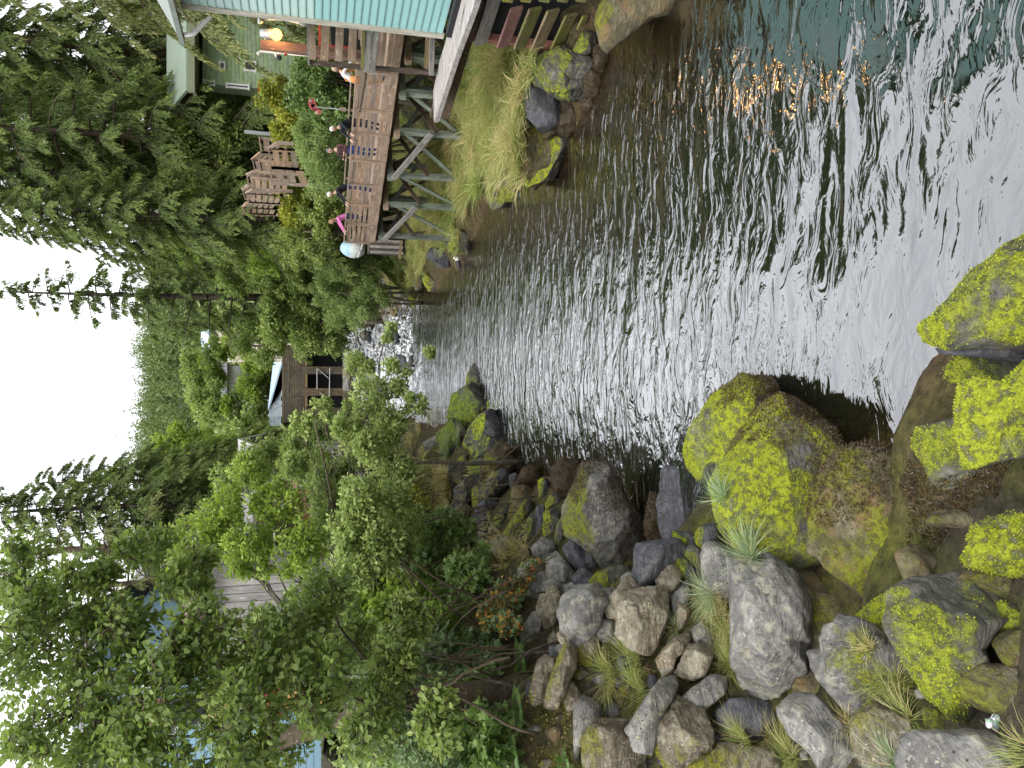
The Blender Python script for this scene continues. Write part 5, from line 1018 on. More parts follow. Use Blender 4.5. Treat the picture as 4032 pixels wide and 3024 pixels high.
# ------------------------------------------------------------------ people
def skin_mat(name, col): return m_plain(name, col, .6, .3, .06)
M_skin = skin_mat('skin', (.58, .36, .27))
def person(label, base, yaw, H_=1.7, lean=.35, shirt=(.05, .05, .06), trousers=(.04, .06, .16), hair=(.6, .58, .55), hands=None, hairstyle='short', hairlen=0, female=False, cap=None, head_turn=0, head_pitch=.2, skin=M_skin, extra=None):
    s = H_ / 1.72
    hip = .93 * s; px = -.12 * lean / .35
    T = lambda x, y, z: Vector((x, y, z))
    pel = T(0, px, hip); lumb = T(0, px + .06 * lean, hip + .17 * s); che = T(0, px + .36 * lean * s, hip + .38 * s); neck = T(0, px + .56 * lean * s + .0, hip + .55 * s); hb = neck + T(0, .04 + .03 * lean, .09 * s)
    hd = hb + T(0, .03, .13 * s)
    sw = (.165 if female else .195) * s
    P = [pel, lumb, che, neck, hb]; E_ = [(0, 1, 't'), (1, 2, 's'), (2, 3, 's'), (3, 4, 'k')]; Rr = [.145, .13, .15, .075, .058]
    def add(p, r_, par, kind): P.append(p); Rr.append(r_); E_.append((par, len(P) - 1, kind)); return len(P) - 1
    hands = hands or [T(-.18, px + .75 * s, 1.09), T(.16, px + .72 * s, 1.09)]
    for sgn, hnd in zip((-1, 1), hands):
        sh = neck + T(sgn * sw, -.02, -.05 * s); i = add(sh, .062 * s, 2, 's')
        mid_ = (sh + hnd) / 2; L = .56 * s; dd = (hnd - sh).length; bend = math.sqrt(max(.0, (L / 2) ** 2 - (dd / 2) ** 2)) if dd < L else 0
        el = mid_ + T(sgn * .45, -.35, -.75).normalized() * bend; j = add(el, .046 * s, i, 's'); wr = el + (hnd - el) * .86; k = add(wr, .031 * s, j, 's' if female else 's')
        d_ = (hnd - el).normalized(); pk = add(wr + d_ * .05 * s, .034 * s, k, 'k')
        for f in range(4):
            q = wr + d_ * .09 * s + T((f - 1.5) * .02, 0, 0); a_ = add(q, .0095, pk, 'k'); b_ = add(q + d_ * (.035 + .008 * (f in (1, 2))) + T(0, 0, -.012), .0085, a_, 'k'); add(q + d_ * .05 + T(0, 0, -.035), .0075, b_, 'k')
        a_ = add(wr + d_ * .04 * s + T(-sgn * .035, 0, 0), .011, pk, 'k'); add(wr + d_ * .075 * s + T(-sgn * .05, 0, -.01), .009, a_, 'k')
    for sgn in (-1, 1):
        h = add(T(sgn * .085 * s, px, hip - .06), .095 * s, 0, 't'); kn = add(T(sgn * .10 * s, px + .05, hip * .53), .066 * s, h, 't'); an = add(T(sgn * .11 * s, px * .3, .09), .046 * s, kn, 't'); add(T(sgn * .125 * s, px * .3 + .17, .035), .042, an, 'f')
    me = bpy.data.meshes.new('person_body'); me.from_pydata([p[:] for p in P], [(a, b) for a, b, _ in E_], []); o = bpy.data.objects.new('tmp', me); COL.objects.link(o)
    sk = o.modifiers.new('s', 'SKIN'); 
    for k, v in enumerate(me.skin_vertices[0].data): v.radius = (Rr[k] * (1.22 if k in (0, 1, 2) else 1), Rr[k] * (.86 if k in (0, 1, 2) else 1)); v.use_root = (k == 0)
    sb = o.modifiers.new('u', 'SUBSURF'); sb.levels = sb.render_levels = 2
    dg = bpy.context.evaluated_depsgraph_get(); ev = o.evaluated_get(dg); m2 = bpy.data.meshes.new_from_object(ev); bpy.data.objects.remove(o)
    n = len(m2.vertices); co = np.empty(n * 3); m2.vertices.foreach_get('co', co); co = co.reshape(-1, 3)
    mats = {'s': m_plain('shirt', shirt, .8, .2, .1), 't': m_plain('trousers', trousers, .85, .2, .1), 'k': skin, 'f': m_plain('shoe', (.05, .045, .04), .6)}
    keys = list(mats); m2.materials.clear(); [m2.materials.append(mats[k]) for k in keys]
    A = np.array([P[a][:] for a, b, _ in E_]); B = np.array([P[b][:] for a, b, _ in E_]); D_ = B - A
    cen = np.array([p.center[:] for p in m2.polygons]); tt_ = np.clip(((cen[:, None] - A) * D_).sum(2) / np.maximum((D_ ** 2).sum(1), 1e-9), 0, 1)
    dist = np.linalg.norm(cen[:, None] - (A + tt_[..., None] * D_), axis=2); best = dist.argmin(1)
    mi = np.array([keys.index(E_[b][2]) for b in best], np.int32); m2.polygons.foreach_set('material_index', mi); m2.polygons.foreach_set('use_smooth', np.ones(len(mi), bool))
    root = thing('person', label, 'person', tuple(base)); root.rotation_euler[2] = yaw
    bo = bpy.data.objects.new('body', m2); COL.objects.link(bo); bo.parent = root
    # head: one shaped ball with brow, nose, chin
    V, F = ICO[4]; X = V * np.array((.076, .096, .118)) * s; y = V[:, 1]; z = V[:, 2]; x = V[:, 0]
    X[:, 0] *= 1 - .22 * np.clip(-z, 0, 1); X[:, 1] += np.where((y > .5), .0, 0)
    nose = np.exp(-((x / .16) ** 2 + ((z + .12) / .2) ** 2)) * (y > 0); X[:, 1] += nose * .026 * s
    eye = (np.exp(-(((np.abs(x) - .38) / .17) ** 2 + ((z - .05) / .12) ** 2))) * (y > 0); X[:, 1] -= eye * .011 * s
    mouth = np.exp(-((x / .3) ** 2 + ((z + .48) / .06) ** 2)) * (y > 0); X[:, 1] -= mouth * .006 * s; X[:, 1] += np.exp(-((x / .3) ** 2 + ((z + .8) / .2) ** 2)) * (y > 0) * .012
    Rm = Matrix.Rotation(head_turn, 3, 'Z') @ Matrix.Rotation(-head_pitch, 3, 'X')
    def att(name, X_, F_, mt, sm=True):
        Y_ = (np.array(Rm) @ np.asarray(X_).T).T; oo = link(name, new_mesh(name, Y_, F_, mt, sm)); oo.parent = root; oo.location = hd; return oo
    ho = att('head', X, F, skin)
    def sub(name, X_, F_, mt): 
        oo = att(name, X_, F_, mt); oo.parent = ho; oo.location = (0, 0, 0); return oo
    V2, F2 = ICO[2]
    for sgn in (-1, 1):
        sub('eye', V2 * .012 * s + np.array((sgn * .030, .082, .008)) * s, F2, M_dark); sub('ear', V2 * np.array((.012, .024, .032)) * s + np.array((sgn * .078, -.005, -.005)) * s, F2, skin)
    sub('mouth', V2 * np.array((.022, .006, .006)) * s + np.array((0, .088, -.056)) * s, F2, m_plain('lips', (.42, .16, .13), .5))
    # hair: a cap over the skull plus length behind
    keep = ~((V[:, 1] > .25) & (V[:, 2] < .42)) & (V[:, 2] > (-.35 if hairlen == 0 else -.6)) 
    fk = keep[F].all(1); Xh = V * np.array((.084, .104, .126)) * s; Xh = Xh * (1 + .05 * fbm(V * 5, 2, 3)[:, None])
    if hairlen: bk = (V[:, 1] < .2) & (V[:, 2] < 0); Xh[:, 2] = np.where(bk, Xh[:, 2] - hairlen * np.clip(-V[:, 2], 0, 1) * 1.6, Xh[:, 2])
    att('hair' if not cap else 'cap', Xh, F[fk], m_plain('hair', cap or hair, .8, .2, .2))
    if extra: extra(root, att, s, neck, che, hd)
    return root
nd = math.atan2(-PN[1], -PN[0]) - math.pi / 2        # faces the creek
def pp_at(y, n_): t_ = pt_of(y); q = pz(t_, n_, DZ + .015); return q
def sunglass(root, att, s, neck, che, hd):
    J = Join(); J.box((-.03, .092, .01), (.045, .012, .028)); J.box((.03, .092, .01), (.045, .012, .028)); J.box((0, .094, .016), (.02, .008, .008))
    att('sunglasses', np.concatenate(J.V), np.concatenate(J.Q), M_dark, False)
    ph = Join(); ph.box((0, 0, 0), (.075, .012, .15)); o = link('phone', new_mesh('phone', np.concatenate(ph.V), np.concatenate(ph.Q), M_dark)); o.parent = root; o.location = che + Vector((.05, .36, .02))
def straps(root, att, s, neck, che, hd):
    mo = m_plain('orange_cloth', (.62, .24, .07), .7)
    J = Join()
    for sx in (-.1, .1): J.tube([che + Vector((sx, .17, -.25)), che + Vector((sx, .16, .0)), neck + Vector((sx, .05, .02)), che + Vector((sx, -.15, .02)), che + Vector((sx * .7, -.19, -.28))], .02, 6)
    o = J.obj('straps', mo, None, True); M_ = o.matrix_basis.copy(); o.parent = root
    V, F = ICO[3]; X = V * np.array((.17, .12, .2)); o = link('shoulder_bag', new_mesh('shoulder_bag', X, F, mo, True)); o.parent = root; o.location = che + Vector((.2, -.12, -.28))
person('person in a white shirt with an orange bag, seen from behind at the near railing', pp_at(-215, 1.25), nd + 2.5, 1.68, .5, (.62, .64, .66), (.35, .2, .1), (.42, .33, .22), extra=straps)
person('white-haired person in a black jacket with pale blue collar leaning on the railing', pp_at(175, .42), nd + .1, 1.72, .55, (.02, .022, .028), (.05, .05, .06), (.72, .68, .60), head_pitch=.45)
person('person in a maroon sweater and grey cap holding a phone beside the railing', pp_at(520, .52), nd + .15, 1.80, .08, (.09, .045, .045), (.04, .07, .22), (.3, .3, .3), cap=(.16, .16, .17), hands=[Vector((-.12, .3, 1.28)), Vector((.12, .34, 1.3))], extra=sunglass, head_pitch=.1)
person('bald white-haired person in a black jacket and blue jeans with hands over the railing', pp_at(1010, .42), nd - .25, 1.74, .55, (.018, .018, .024), (.03, .05, .16), (.75, .70, .64), head_pitch=.45)
person('long-haired person in a pink jacket at the far end of the railing', pp_at(1385, .45), nd - .2, 1.64, .4, (.62, .18, .42), (.03, .035, .09), (.33, .19, .11), hairlen=.14, female=True, head_pitch=.4)

# ------------------------------------------------------------------ foliage materials
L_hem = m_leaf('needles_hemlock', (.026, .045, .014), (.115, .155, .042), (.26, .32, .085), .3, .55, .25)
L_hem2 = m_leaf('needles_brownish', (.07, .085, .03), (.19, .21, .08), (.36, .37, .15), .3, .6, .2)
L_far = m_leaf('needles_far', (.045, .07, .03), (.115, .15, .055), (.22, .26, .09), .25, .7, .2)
L_alder = m_leaf('leaves_alder', (.05, .08, .02), (.145, .205, .05), (.33, .40, .12), .38)
L_alderg = m_leaf('leaves_mid_green', (.08, .12, .028), (.20, .27, .07), (.40, .46, .15), .35)
L_yel = m_leaf('leaves_yellow_green', (.10, .16, .02), (.22, .31, .045), (.40, .48, .09), .35)
L_yel2 = m_leaf('leaves_pale_yellow_green', (.13, .18, .05), (.27, .34, .10), (.46, .52, .20), .35)
L_will = m_leaf('leaves_willow', (.10, .15, .045), (.23, .31, .10), (.40, .48, .19), .3, .6)
L_olive = m_leaf('leaves_olive', (.08, .11, .025), (.19, .245, .06), (.36, .40, .11), .3)
L_gold = m_leaf('leaves_golden', (.12, .16, .02), (.28, .32, .04), (.50, .46, .07), .3)
L_berry = m_leaf('leaves_bramble', (.05, .09, .02), (.14, .225, .055), (.32, .42, .13), .3, .4, .5)
L_blue = m_leaf('leaves_bluish', (.055, .095, .035), (.145, .22, .085), (.32, .42, .19), .25, .4, .5)
L_aut = m_leaf('leaves_autumn', (.45, .12, .04), (.60, .30, .05), (.62, .50, .10), .3)
L_fern = m_leaf('fern_fronds', (.04, .09, .02), (.10, .19, .045), (.20, .32, .08), .3)
G_green = m_leaf('grass_green', (.14, .19, .045), (.30, .37, .10), (.52, .54, .22), .3, .5, .3)
G_dry = m_leaf('grass_dry', (.25, .22, .08), (.48, .41, .18), (.68, .56, .32), .3, .5, .3)
G_blue = m_leaf('grass_blue', (.12, .19, .08), (.25, .34, .17), (.45, .52, .33), .25, .5, .3)

def ell(fr, x, y, d, rx, ry, rd):
    """an ellipsoid of leaves: centre read in the photograph at a depth, radii in picture units and metres of depth"""
    c = at_y(fr, x, y, d); k = FR[fr][2] * d / FPX
    return c, np.array((ry * k, rd, rx * k))
def ellg(fr, x, y, d, rx, ry, rd):
    h = ground_hit(fr, x + rx * .55, y)[1]; return ell(fr, x, y, min(h * .97, d * 1.35), rx, ry, rd * min(h * .97, d * 1.35) / d)
def leafy(name, label, cat, base, ells, n, size, mat, tpl='leaf', wid=1.0, clump=.3, bark=None, group=None, seed=1, trunk_r=.08, stems=1, twigs=True, droop=.25, density_top=.35, nclump=None, mat2=None, frac2=0):
    rng = np.random.default_rng(seed); bark = bark or M_bark; base = np.array(base, float)
    root = thing(name, label, cat, tuple(base), group); J = Join(); PP, YY, NN, SS, TT = [], [], [], [], []
    vol = np.array([np.prod(r) ** .66 for c, r in ells]); vol /= vol.sum(); top = max(c[2] + r[2] * .5 for c, r in ells)
    cm = sum(c * v for (c, r), v in zip(ells, vol))
    fork = []
    for s_ in range(stems):
        st = base + rng.normal(size=3) * np.array((.12, .12, 0)) * stems; e = cm + (rng.normal(size=3) * .25 * (top - base[2]) * .3 if stems > 1 else 0); e = np.array(e); e[2] = base[2] + (top - base[2]) * rng.uniform(.72, .92)
        t_ = np.linspace(0, 1, 9)[:, None]; pth = st + (e - st) * np.concatenate((t_ ** 1.25, t_ ** 1.25, t_), 1) + fbm(t_ * np.array((2.1, 2.3, 2.7)) + s_ * 9 + seed, 2)[:, None] * .06 * (top - base[2]) * t_ * (1 - t_) * 3
        J.tube(pth, trunk_r * (1 - .82 * t_[:, 0]), 8); fork.append((pth, trunk_r))
    for (c, r), v in zip(ells, vol):
        K = max(3, int((nclump or 26) * v * len(ells) ** .3 * 1.0)); m_ = int(n * v / K)
        D = unit(rng.normal(size=(K, 3))); rad = rng.uniform(.25, 1, K) ** .55; C = c + D * rad[:, None] * r * .88
        pth, tr_ = fork[rng.integers(len(fork))]; hd_ = np.linalg.norm(c[:2] - pth[5][:2]); hh = np.clip((c[2] - hd_ * rng.uniform(.25, .6) - base[2]) / max(top - base[2], .1), .12, .95); a = np.array([np.interp(hh, np.linspace(0, 1, 9), pth[:, i]) for i in range(3)])
        t_ = np.linspace(0, 1, 9)[:, None]; mid_ = (a + c) / 2 + np.array((0, 0, .10 * np.linalg.norm(c - a))) + rng.normal(size=3) * .06 * np.linalg.norm(c - a); tipp = c + (c - a) * .35 * min(1, r.mean() / max(np.linalg.norm(c - a), .1))
        limb = (1 - t_) ** 2 * a + 2 * t_ * (1 - t_) * mid_ + t_ ** 2 * tipp + fbm(t_ * 3 + rng.uniform(0, 50) * np.ones(3), 2)[:, None] * .05 * np.linalg.norm(c - a) * t_; lr0 = tr_ * (1 - .75 * hh) * (.42 if len(ells) > 3 else .3)
        if twigs: J.tube(limb, np.linspace(lr0, max(.004, lr0 * .2), 9), 6)
        for q in C:
            dl_ = np.linalg.norm(limb[3:] - q, axis=1) + np.arange(6) * .0; ia = 3 + max(0, int(dl_.argmin()) - 1); a = limb[ia]
            t_ = np.linspace(0, 1, 6)[:, None]; mid_ = (a + q) / 2 + np.array((0, 0, .12 * np.linalg.norm(q - a))) + rng.normal(size=3) * .05 * np.linalg.norm(q - a)
            cv = (1 - t_) ** 2 * a + 2 * t_ * (1 - t_) * mid_ + t_ ** 2 * q; r0 = max(.005, lr0 * .3)
            if twigs: J.tube(cv, np.linspace(r0, max(.004, r0 * .18), 6), 5)
            rc = clump * r.mean() * rng.uniform(.7, 1.4) * np.array((1, 1, .75)); g = unit(rng.normal(size=(m_, 3))) * (rng.uniform(0, 1, m_) ** .45)[:, None]
            p = q + g * rc
            if twigs and size * FPX / 3.9 / max(q[1], 1) > 2.2:
                for w_ in range(5):
                    e = q + unit(rng.normal(size=3)) * rc * .95; J.tube(np.array((q, (q + e) / 2 + rng.normal(size=3) * .03, e)), [.006, .005, .003], 4)
            out = unit(g + .35 * (q - c) / r.mean()); PP.append(p)
            YY.append(unit(out * .7 + rng.normal(size=(m_, 3)) * .55 + np.array((0, 0, -droop)))); NN.append(unit(np.array((0, 0, 1.)) + out * .5 + rng.normal(size=(m_, 3)) * .45))
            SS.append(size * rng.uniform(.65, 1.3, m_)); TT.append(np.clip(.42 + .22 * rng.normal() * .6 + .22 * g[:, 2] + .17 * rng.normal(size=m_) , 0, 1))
    PP, YY, NN, SS, TT = map(np.concatenate, (PP, YY, NN, SS, TT))
    J.obj('trunk', bark, root, True, org=base)
    if mat2 is not None:
        k = rng.uniform(size=len(PP)) < frac2 + .0 * PP[:, 0]
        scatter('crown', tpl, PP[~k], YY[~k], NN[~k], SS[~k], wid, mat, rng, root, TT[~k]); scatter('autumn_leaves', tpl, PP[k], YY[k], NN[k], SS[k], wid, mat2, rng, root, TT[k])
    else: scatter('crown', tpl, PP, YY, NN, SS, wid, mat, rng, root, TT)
    return root
def gbase(x, y): return np.array((x, y, float(gz(x, y)) - .05))
def gb_at(fr, x, y, d): p = at_y(fr, x, y, d); return gbase(p[0], p[1])

# ---- conifers: four trees made once, then copied
def conifer_data(seed, H=20, Rm=3.6, n=95, sparse=1.0, droop=.55, mat=None, spr=.19):
    rng = np.random.default_rng(seed); P, Y, N_, S_, T_ = [], [], [], [], []; J = Join()
    J.tube(np.array([(math.sin(z * .3 + seed) * .06, math.cos(z * .23 + seed) * .06, z) for z in np.linspace(0, H, 14)]), np.linspace(.016 * H, .012, 14), 9)
    for k in range(n):
        f = (k + rng.uniform(0, 1)) / n; z = H * (.06 + .935 * f ** .92); L = Rm * ((1 - f) ** .72) * rng.uniform(.62, 1.12) + .35; az = k * 2.399 + rng.uniform(-.5, .5)
        d = np.array((math.cos(az), math.sin(az), 0)); sd_ = np.array((-d[1], d[0], 0)); m_ = 8; ts = np.linspace(0, 1, m_)
        lift = rng.uniform(.0, .28); ax = np.array([(0, 0, z)]) + d * (ts * L)[:, None] + np.array((0, 0, 1.)) * ((lift * ts - droop * ts ** 2 * rng.uniform(.8, 1.2)) * L)[:, None] + sd_ * (np.sin(ts * 2 + az) * .06 * L)[:, None]
        J.tube(ax, np.linspace(.028 * L ** .7, .006, m_), 4)
        nt = int((11 + 7 * L) * sparse)
        for j in range(nt):
            s_ = rng.uniform(.14, 1.0); b = np.array([np.interp(s_, ts, ax[:, i]) for i in range(3)]); sg = 1 if j % 2 else -1
            tl = L * (.34 * (1 - s_) + .13) * rng.uniform(.6, 1.2); td = unit(d * .75 + sd_ * sg * rng.uniform(.5, 1.1) + np.array((0, 0, -.28 - droop * .4)))
            q = max(7, int(11 + tl * 20)); u = np.linspace(.05, 1, q)[:, None]; pp = b + td * tl * u + np.array((0, 0, -1)) * (tl * .35 * u ** 2) + rng.normal(size=(q, 3)) * .03
            P.append(pp); Y.append(unit(td * .55 + rng.normal(size=(q, 3)) * .38 + np.array((0, 0, -.62)))); N_.append(unit(np.array((0, 0, 1.)) + d * .6 + rng.normal(size=(q, 3)) * .35))
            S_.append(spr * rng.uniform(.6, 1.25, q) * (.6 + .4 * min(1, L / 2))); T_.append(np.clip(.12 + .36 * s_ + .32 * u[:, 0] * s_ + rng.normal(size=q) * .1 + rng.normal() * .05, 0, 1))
    P, Y, N_, S_, T_ = map(np.concatenate, (P, Y, N_, S_, T_)); V0, F0 = TPL['spray']; n_ = len(P)
    Y = unit(Y); Z = unit(N_ - Y * (N_ * Y).sum(1, keepdims=True)); X = np.cross(Y, Z)
    V = P[:, None] + S_[:, None, None] * (V0[None, :, :1] * .75 * X[:, None] + V0[None, :, 1:2] * Y[:, None] + V0[None, :, 2:] * Z[:, None]); F = (F0[None] + (np.arange(n_) * 4)[:, None, None]).reshape(-1, 3)
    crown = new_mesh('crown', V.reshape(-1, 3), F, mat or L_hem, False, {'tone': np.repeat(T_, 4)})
    tr = new_mesh('trunk', np.concatenate(J.V), [np.concatenate(J.Q), np.concatenate(J.T)], M_bark2, True)
    return tr, crown, H
CON = [conifer_data(3, n=135, sparse=1.2), conifer_data(7, Rm=3.3, n=140, droop=.7, sparse=1.15), conifer_data(12, Rm=4.2, n=105, droop=.45), conifer_data(21, Rm=3.9, n=76, sparse=.6, droop=.12, spr=.24)]
CONB = conifer_data(31, H=20, Rm=4.8, n=105, droop=.85, mat=L_hem2, spr=.2, sparse=1.1); CONT = conifer_data(41, Rm=3.4, n=60, sparse=.32, droop=.35, mat=L_hem2, spr=.2)
def conifer(kind, x, y, ztop, wide, label, group, rot):
    tr, cr, H = kind; z = float(gz(x, y)) - .3 if y < 138 else hillz(x, y) - .3
    root = thing('hemlock_tree', label, 'conifer', (x, y, z), group); root.rotation_euler[2] = rot; sc = (ztop - z) / H; root.scale = (sc * wide, sc * wide, sc)
    for nm, me in (('trunk', tr), ('crown', cr)):
        o = bpy.data.objects.new(nm, me); COL.objects.link(o); o.parent = root
    return root
def con(kind, sy, d, stop, wide, label, group='conifers on the right hill', rot=None):
    p = at_y('S', stop, sy, d); return conifer(kind, p[0], p[1], p[2], wide, label, group, rot if rot is not None else sy * .37)
con(CON[0], 440, 45, -180, .85, 'tall dark hemlock whose left edge meets the open sky')
con(CON[1], 345, 50, -420, .8, 'broad hemlock standing behind the round olive tree')
con(CON[2], 235, 48, -520, .75, 'massive hemlock directly above the hillside stairway')
con(CON[0], 120, 56, -520, .8, 'dark hemlock rising behind the green building roof')
con(CON[1], 20, 52, -640, .8, 'hemlock at the top corner behind the brownish branches')
con(CON[2], 390, 64, -260, .9, 'hemlock deep in the wood with sky showing between its boughs')
con(CON[1], 300, 66, -420, .9, 'hemlock deepest in the wood above the stairway')
con(CON[0], 180, 70, -460, .9, 'hemlock behind the wood filling the gap over the green roof')
con(CON[1], 498, 56, -10, .85, 'shorter hemlock with a ragged tip against the sky')
con(CON[3], 628, 60, -40, 1.0, 'lone thin hemlock with bare pointed top against white sky', rot=1.0)
con(CON[0], 560, 66, 200, .75, 'bushy hemlock just left of the lone thin one, half its height')
con(CON[2], 590, 74, 260, .7, 'wide hemlock behind the foot of the lone thin one')
con(CON[1], 700, 84, 345, .8, 'hemlock leaning over the creek right of the far hill')
con(CON[3], 745, 92, 400, .8, 'pale small hemlock at the right end of the far hill')
con(CON[1], 240, 48, 412, 1.15, 'young bright green hemlock below the green building corner')
con(CON[0], 500, 48, 330, .9, 'hemlock with dark hollow base left of the stairway')
con(CONB, -215, 29, -620, .85, 'brownish drooping hemlock branches hanging in front of the green building', rot=2.6)
for i, (x, y, h) in enumerate(((21, 21, 27), (19, 13, 26), (27, 30, 34), (24, 38, 36), (33, 46, 44), (16, 6, 24))):
    conifer(CON[i % 3], x, y, h, 1.0, 'dark hemlock beyond the teal house, reflected in the near water', 'hemlocks beyond the teal house', i * 1.3)
con(CON[1], 1112, 31, -120, 1.15, 'dark hemlock with drooping boughs against the sky on the left bank', 'conifers on the left bank')
con(CON[0], 1042, 42, 60, 1.1, 'bushy hemlock next to the far hill on the left bank', 'conifers on the left bank')
con(CON[2], 985, 60, 285, .75, 'low hemlock at the left foot of the far hill', 'conifers on the left bank')
con(CONT, 1205, 26, -260, .9, 'sparse half-dead hemlock with brown hanging twigs on the left bank', 'conifers on the left bank', 1.2)
con(CONT, 1290, 30, -200, .9, 'second sparse brown hemlock, behind the near alder', 'conifers on the left bank', 4.0)

# ---- the far hill and its wood
def hillz(x, y):
    x = np.asarray(x, float); y = np.asarray(y, float)
    b = np.interp(y, [130, 150, 250, 330, 430, 620], [5.5, 7.5, 24, 52, 84, 90]); p = np.stack((x, y, 0 * x), -1)
    return b + fbm(p * .012, 3, 4) * np.interp(y, [150, 400], [1, 8]) - np.clip(x - 10, 0, 200) * .02
hx, hy = np.linspace(-420, 420, 90), np.linspace(134, 640, 60); HX, HY = np.meshgrid(hx, hy); HZ = hillz(HX, HY)
ih = (np.arange(59)[:, None] * 90 + np.arange(89)[None, :]).ravel()
M_hill = m_plain('hill_green', (.035, .055, .02), .9, .1, .3)
tag(link('hill', new_mesh('hill', np.stack((HX, HY, HZ), -1).reshape(-1, 3), np.stack((ih, ih + 1, ih + 91, ih + 90), -1), M_hill, True)), kind='structure')
rng = np.random.default_rng(77); P, Y, N_, S_, T_ = [], [], [], [], []
for k in range(2300):
    y = rng.uniform(150, 455) if k % 3 else rng.uniform(400, 450); x = rng.uniform(-.24, .2) * y; z = float(hillz(x, y)); h = rng.uniform(9, 19) * (1.25 if rng.uniform() < .06 else 1); decid = (y < 290) and rng.uniform() < .6
    q = 46; f = np.sort(rng.uniform(0, 1, q)); a = rng.uniform(0, 6.28, q)
    rr = (h * .20 * (1 - f) ** .8 + .15) if not decid else h * .28 * np.sqrt(np.maximum(0, 1 - (f * 1.7 - .75) ** 2)) + .3; hh = h * (.08 + .95 * f) if not decid else h * .62 * (.3 + f)
    P.append(np.stack((x + np.cos(a) * rr * .55, y + np.sin(a) * rr * .55, z + hh), -1)); o_ = np.stack((np.cos(a), np.sin(a), -.5 * np.ones(q)), -1)
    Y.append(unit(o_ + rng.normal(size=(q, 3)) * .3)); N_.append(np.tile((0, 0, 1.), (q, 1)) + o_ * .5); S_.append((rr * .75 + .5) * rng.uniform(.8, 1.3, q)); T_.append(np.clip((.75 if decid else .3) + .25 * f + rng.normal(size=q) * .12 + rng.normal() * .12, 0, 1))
P, Y, N_, S_, T_ = map(np.concatenate, (P, Y, N_, S_, T_))
fw = scatter('far_forest', 'spray', P, Y, N_, S_, 1.1, L_far, rng, None, T_); tag(fw, 'wood of spiky conifers and paler trees covering the far hill', 'forest', kind='stuff')

# ---- trees and shrubs on the right
leafy('alder_tree', 'rounded olive-green tree between the hemlocks and the hillside stairway', 'tree', gb_at('S', 600, 330, 50), [ell('S', 400, 330, 49, 75, 85, 2.6), ell('S', 450, 400, 48, 80, 75, 2.2), ell('S', 380, 260, 50, 50, 60, 2), ell('S', 500, 300, 47, 55, 80, 2)], 15000, .2, L_olive, clump=.3, seed=5, trunk_r=.2, nclump=60)
leafy('willow_bush', 'feathery grey-green willow just behind the middle of the boardwalk', 'shrub', gb_at('S', 800, 330, 35), [ell('S', 700, 335, 34.5, 62, 95, 1.6), ell('S', 668, 300, 35, 35, 60, 1.2), ell('S', 730, 400, 35, 35, 50, 1.2)], 15000, .12, L_will, 'leaf', .55, .28, seed=6, stems=5, droop=-.25, nclump=60)
leafy('salmonberry_bush', 'dark green leafy bush behind the person with the orange bag', 'shrub', gb_at('S', 800, 190, 32), [ell('S', 680, 175, 32, 75, 70, 1.3), ell('S', 690, 90, 32, 65, 60, 1.3), ell('S', 715, 235, 32, 40, 40, 1)], 9000, .15, L_berry, 'leaf', .9, .3, seed=7, stems=6, droop=.5, nclump=50)
leafy('yellow_bush', 'yellow-green bush under the lower end of the stairway railing', 'shrub', gb_at('S', 760, 300, 41), [ell('S', 622, 290, 40, 38, 60, 1.6), ell('S', 615, 380, 41, 32, 70, 1.6), ell('S', 640, 450, 42, 40, 65, 1.6), ell('S', 590, 210, 39, 30, 50, 1.4)], 12000, .15, L_gold, 'leaf', .9, .3, seed=8, stems=6, nclump=60)
leafy('green_thicket', 'fresh green thicket between the stairway and the yellow bush', 'shrub', gb_at('S', 640, 430, 48), [ell('S', 590, 430, 45, 35, 55, 1.6), ell('S', 600, 500, 46, 45, 55, 1.8), ell('S', 570, 560, 50, 40, 45, 1.8)], 9000, .16, L_yel, 'leaf', .9, .3, seed=9, stems=5, nclump=45)
leafy('brown_thicket', 'olive and brown thicket behind the far end of the boardwalk', 'shrub', gb_at('S', 760, 470, 38), [ell('S', 690, 450, 38, 45, 50, 1.4), ell('S', 690, 520, 39, 50, 45, 1.4), ell('S', 640, 540, 42, 45, 50, 1.5)], 10000, .14, L_olive, 'leaf', .9, .3, seed=10, stems=6, nclump=50)
leafy('willow_bush', 'bright fluffy willow on the bank past the boardwalk end', 'shrub', gb_at('S', 860, 620, 46), [ell('S', 735, 590, 45, 65, 60, 1.8), ell('S', 760, 665, 46, 65, 55, 1.8), ell('S', 700, 620, 46, 40, 50, 1.6), ell('S', 800, 640, 45, 42, 70, 1.6)], 16000, .15, L_will, 'leaf', .6, .27, seed=11, stems=5, droop=-.3, nclump=60)
leafy('alder_tree', 'grey-green alder with fine leaves in front of the lone thin hemlock', 'tree', gb_at('S', 700, 560, 56), [ell('S', 440, 530, 55, 70, 50, 2), ell('S', 520, 580, 56, 60, 60, 2), ell('S', 600, 600, 56, 60, 55, 2)], 11000, .19, L_alderg, clump=.3, seed=12, trunk_r=.16, nclump=50)
leafy('alder_tree', 'mid-green alder leaning over the creek in front of the bridge', 'tree', gb_at('S', 800, 700, 56), [ell('S', 620, 690, 57, 70, 60, 2.2), ell('S', 680, 740, 57, 55, 45, 2), ell('S', 560, 740, 60, 60, 50, 2), ell('S', 720, 680, 56, 30, 60, 2)], 14000, .2, L_alderg, clump=.3, seed=13, trunk_r=.18, nclump=60)
leafy('young_tree', 'small dark leafy tree at the head of the stairway', 'tree', gb_at('S', 650, 540, 60), [ell('S', 480, 480, 58, 40, 50, 2), ell('S', 540, 520, 58, 40, 40, 2)], 6000, .2, L_alder, clump=.3, seed=14, trunk_r=.14, nclump=30)
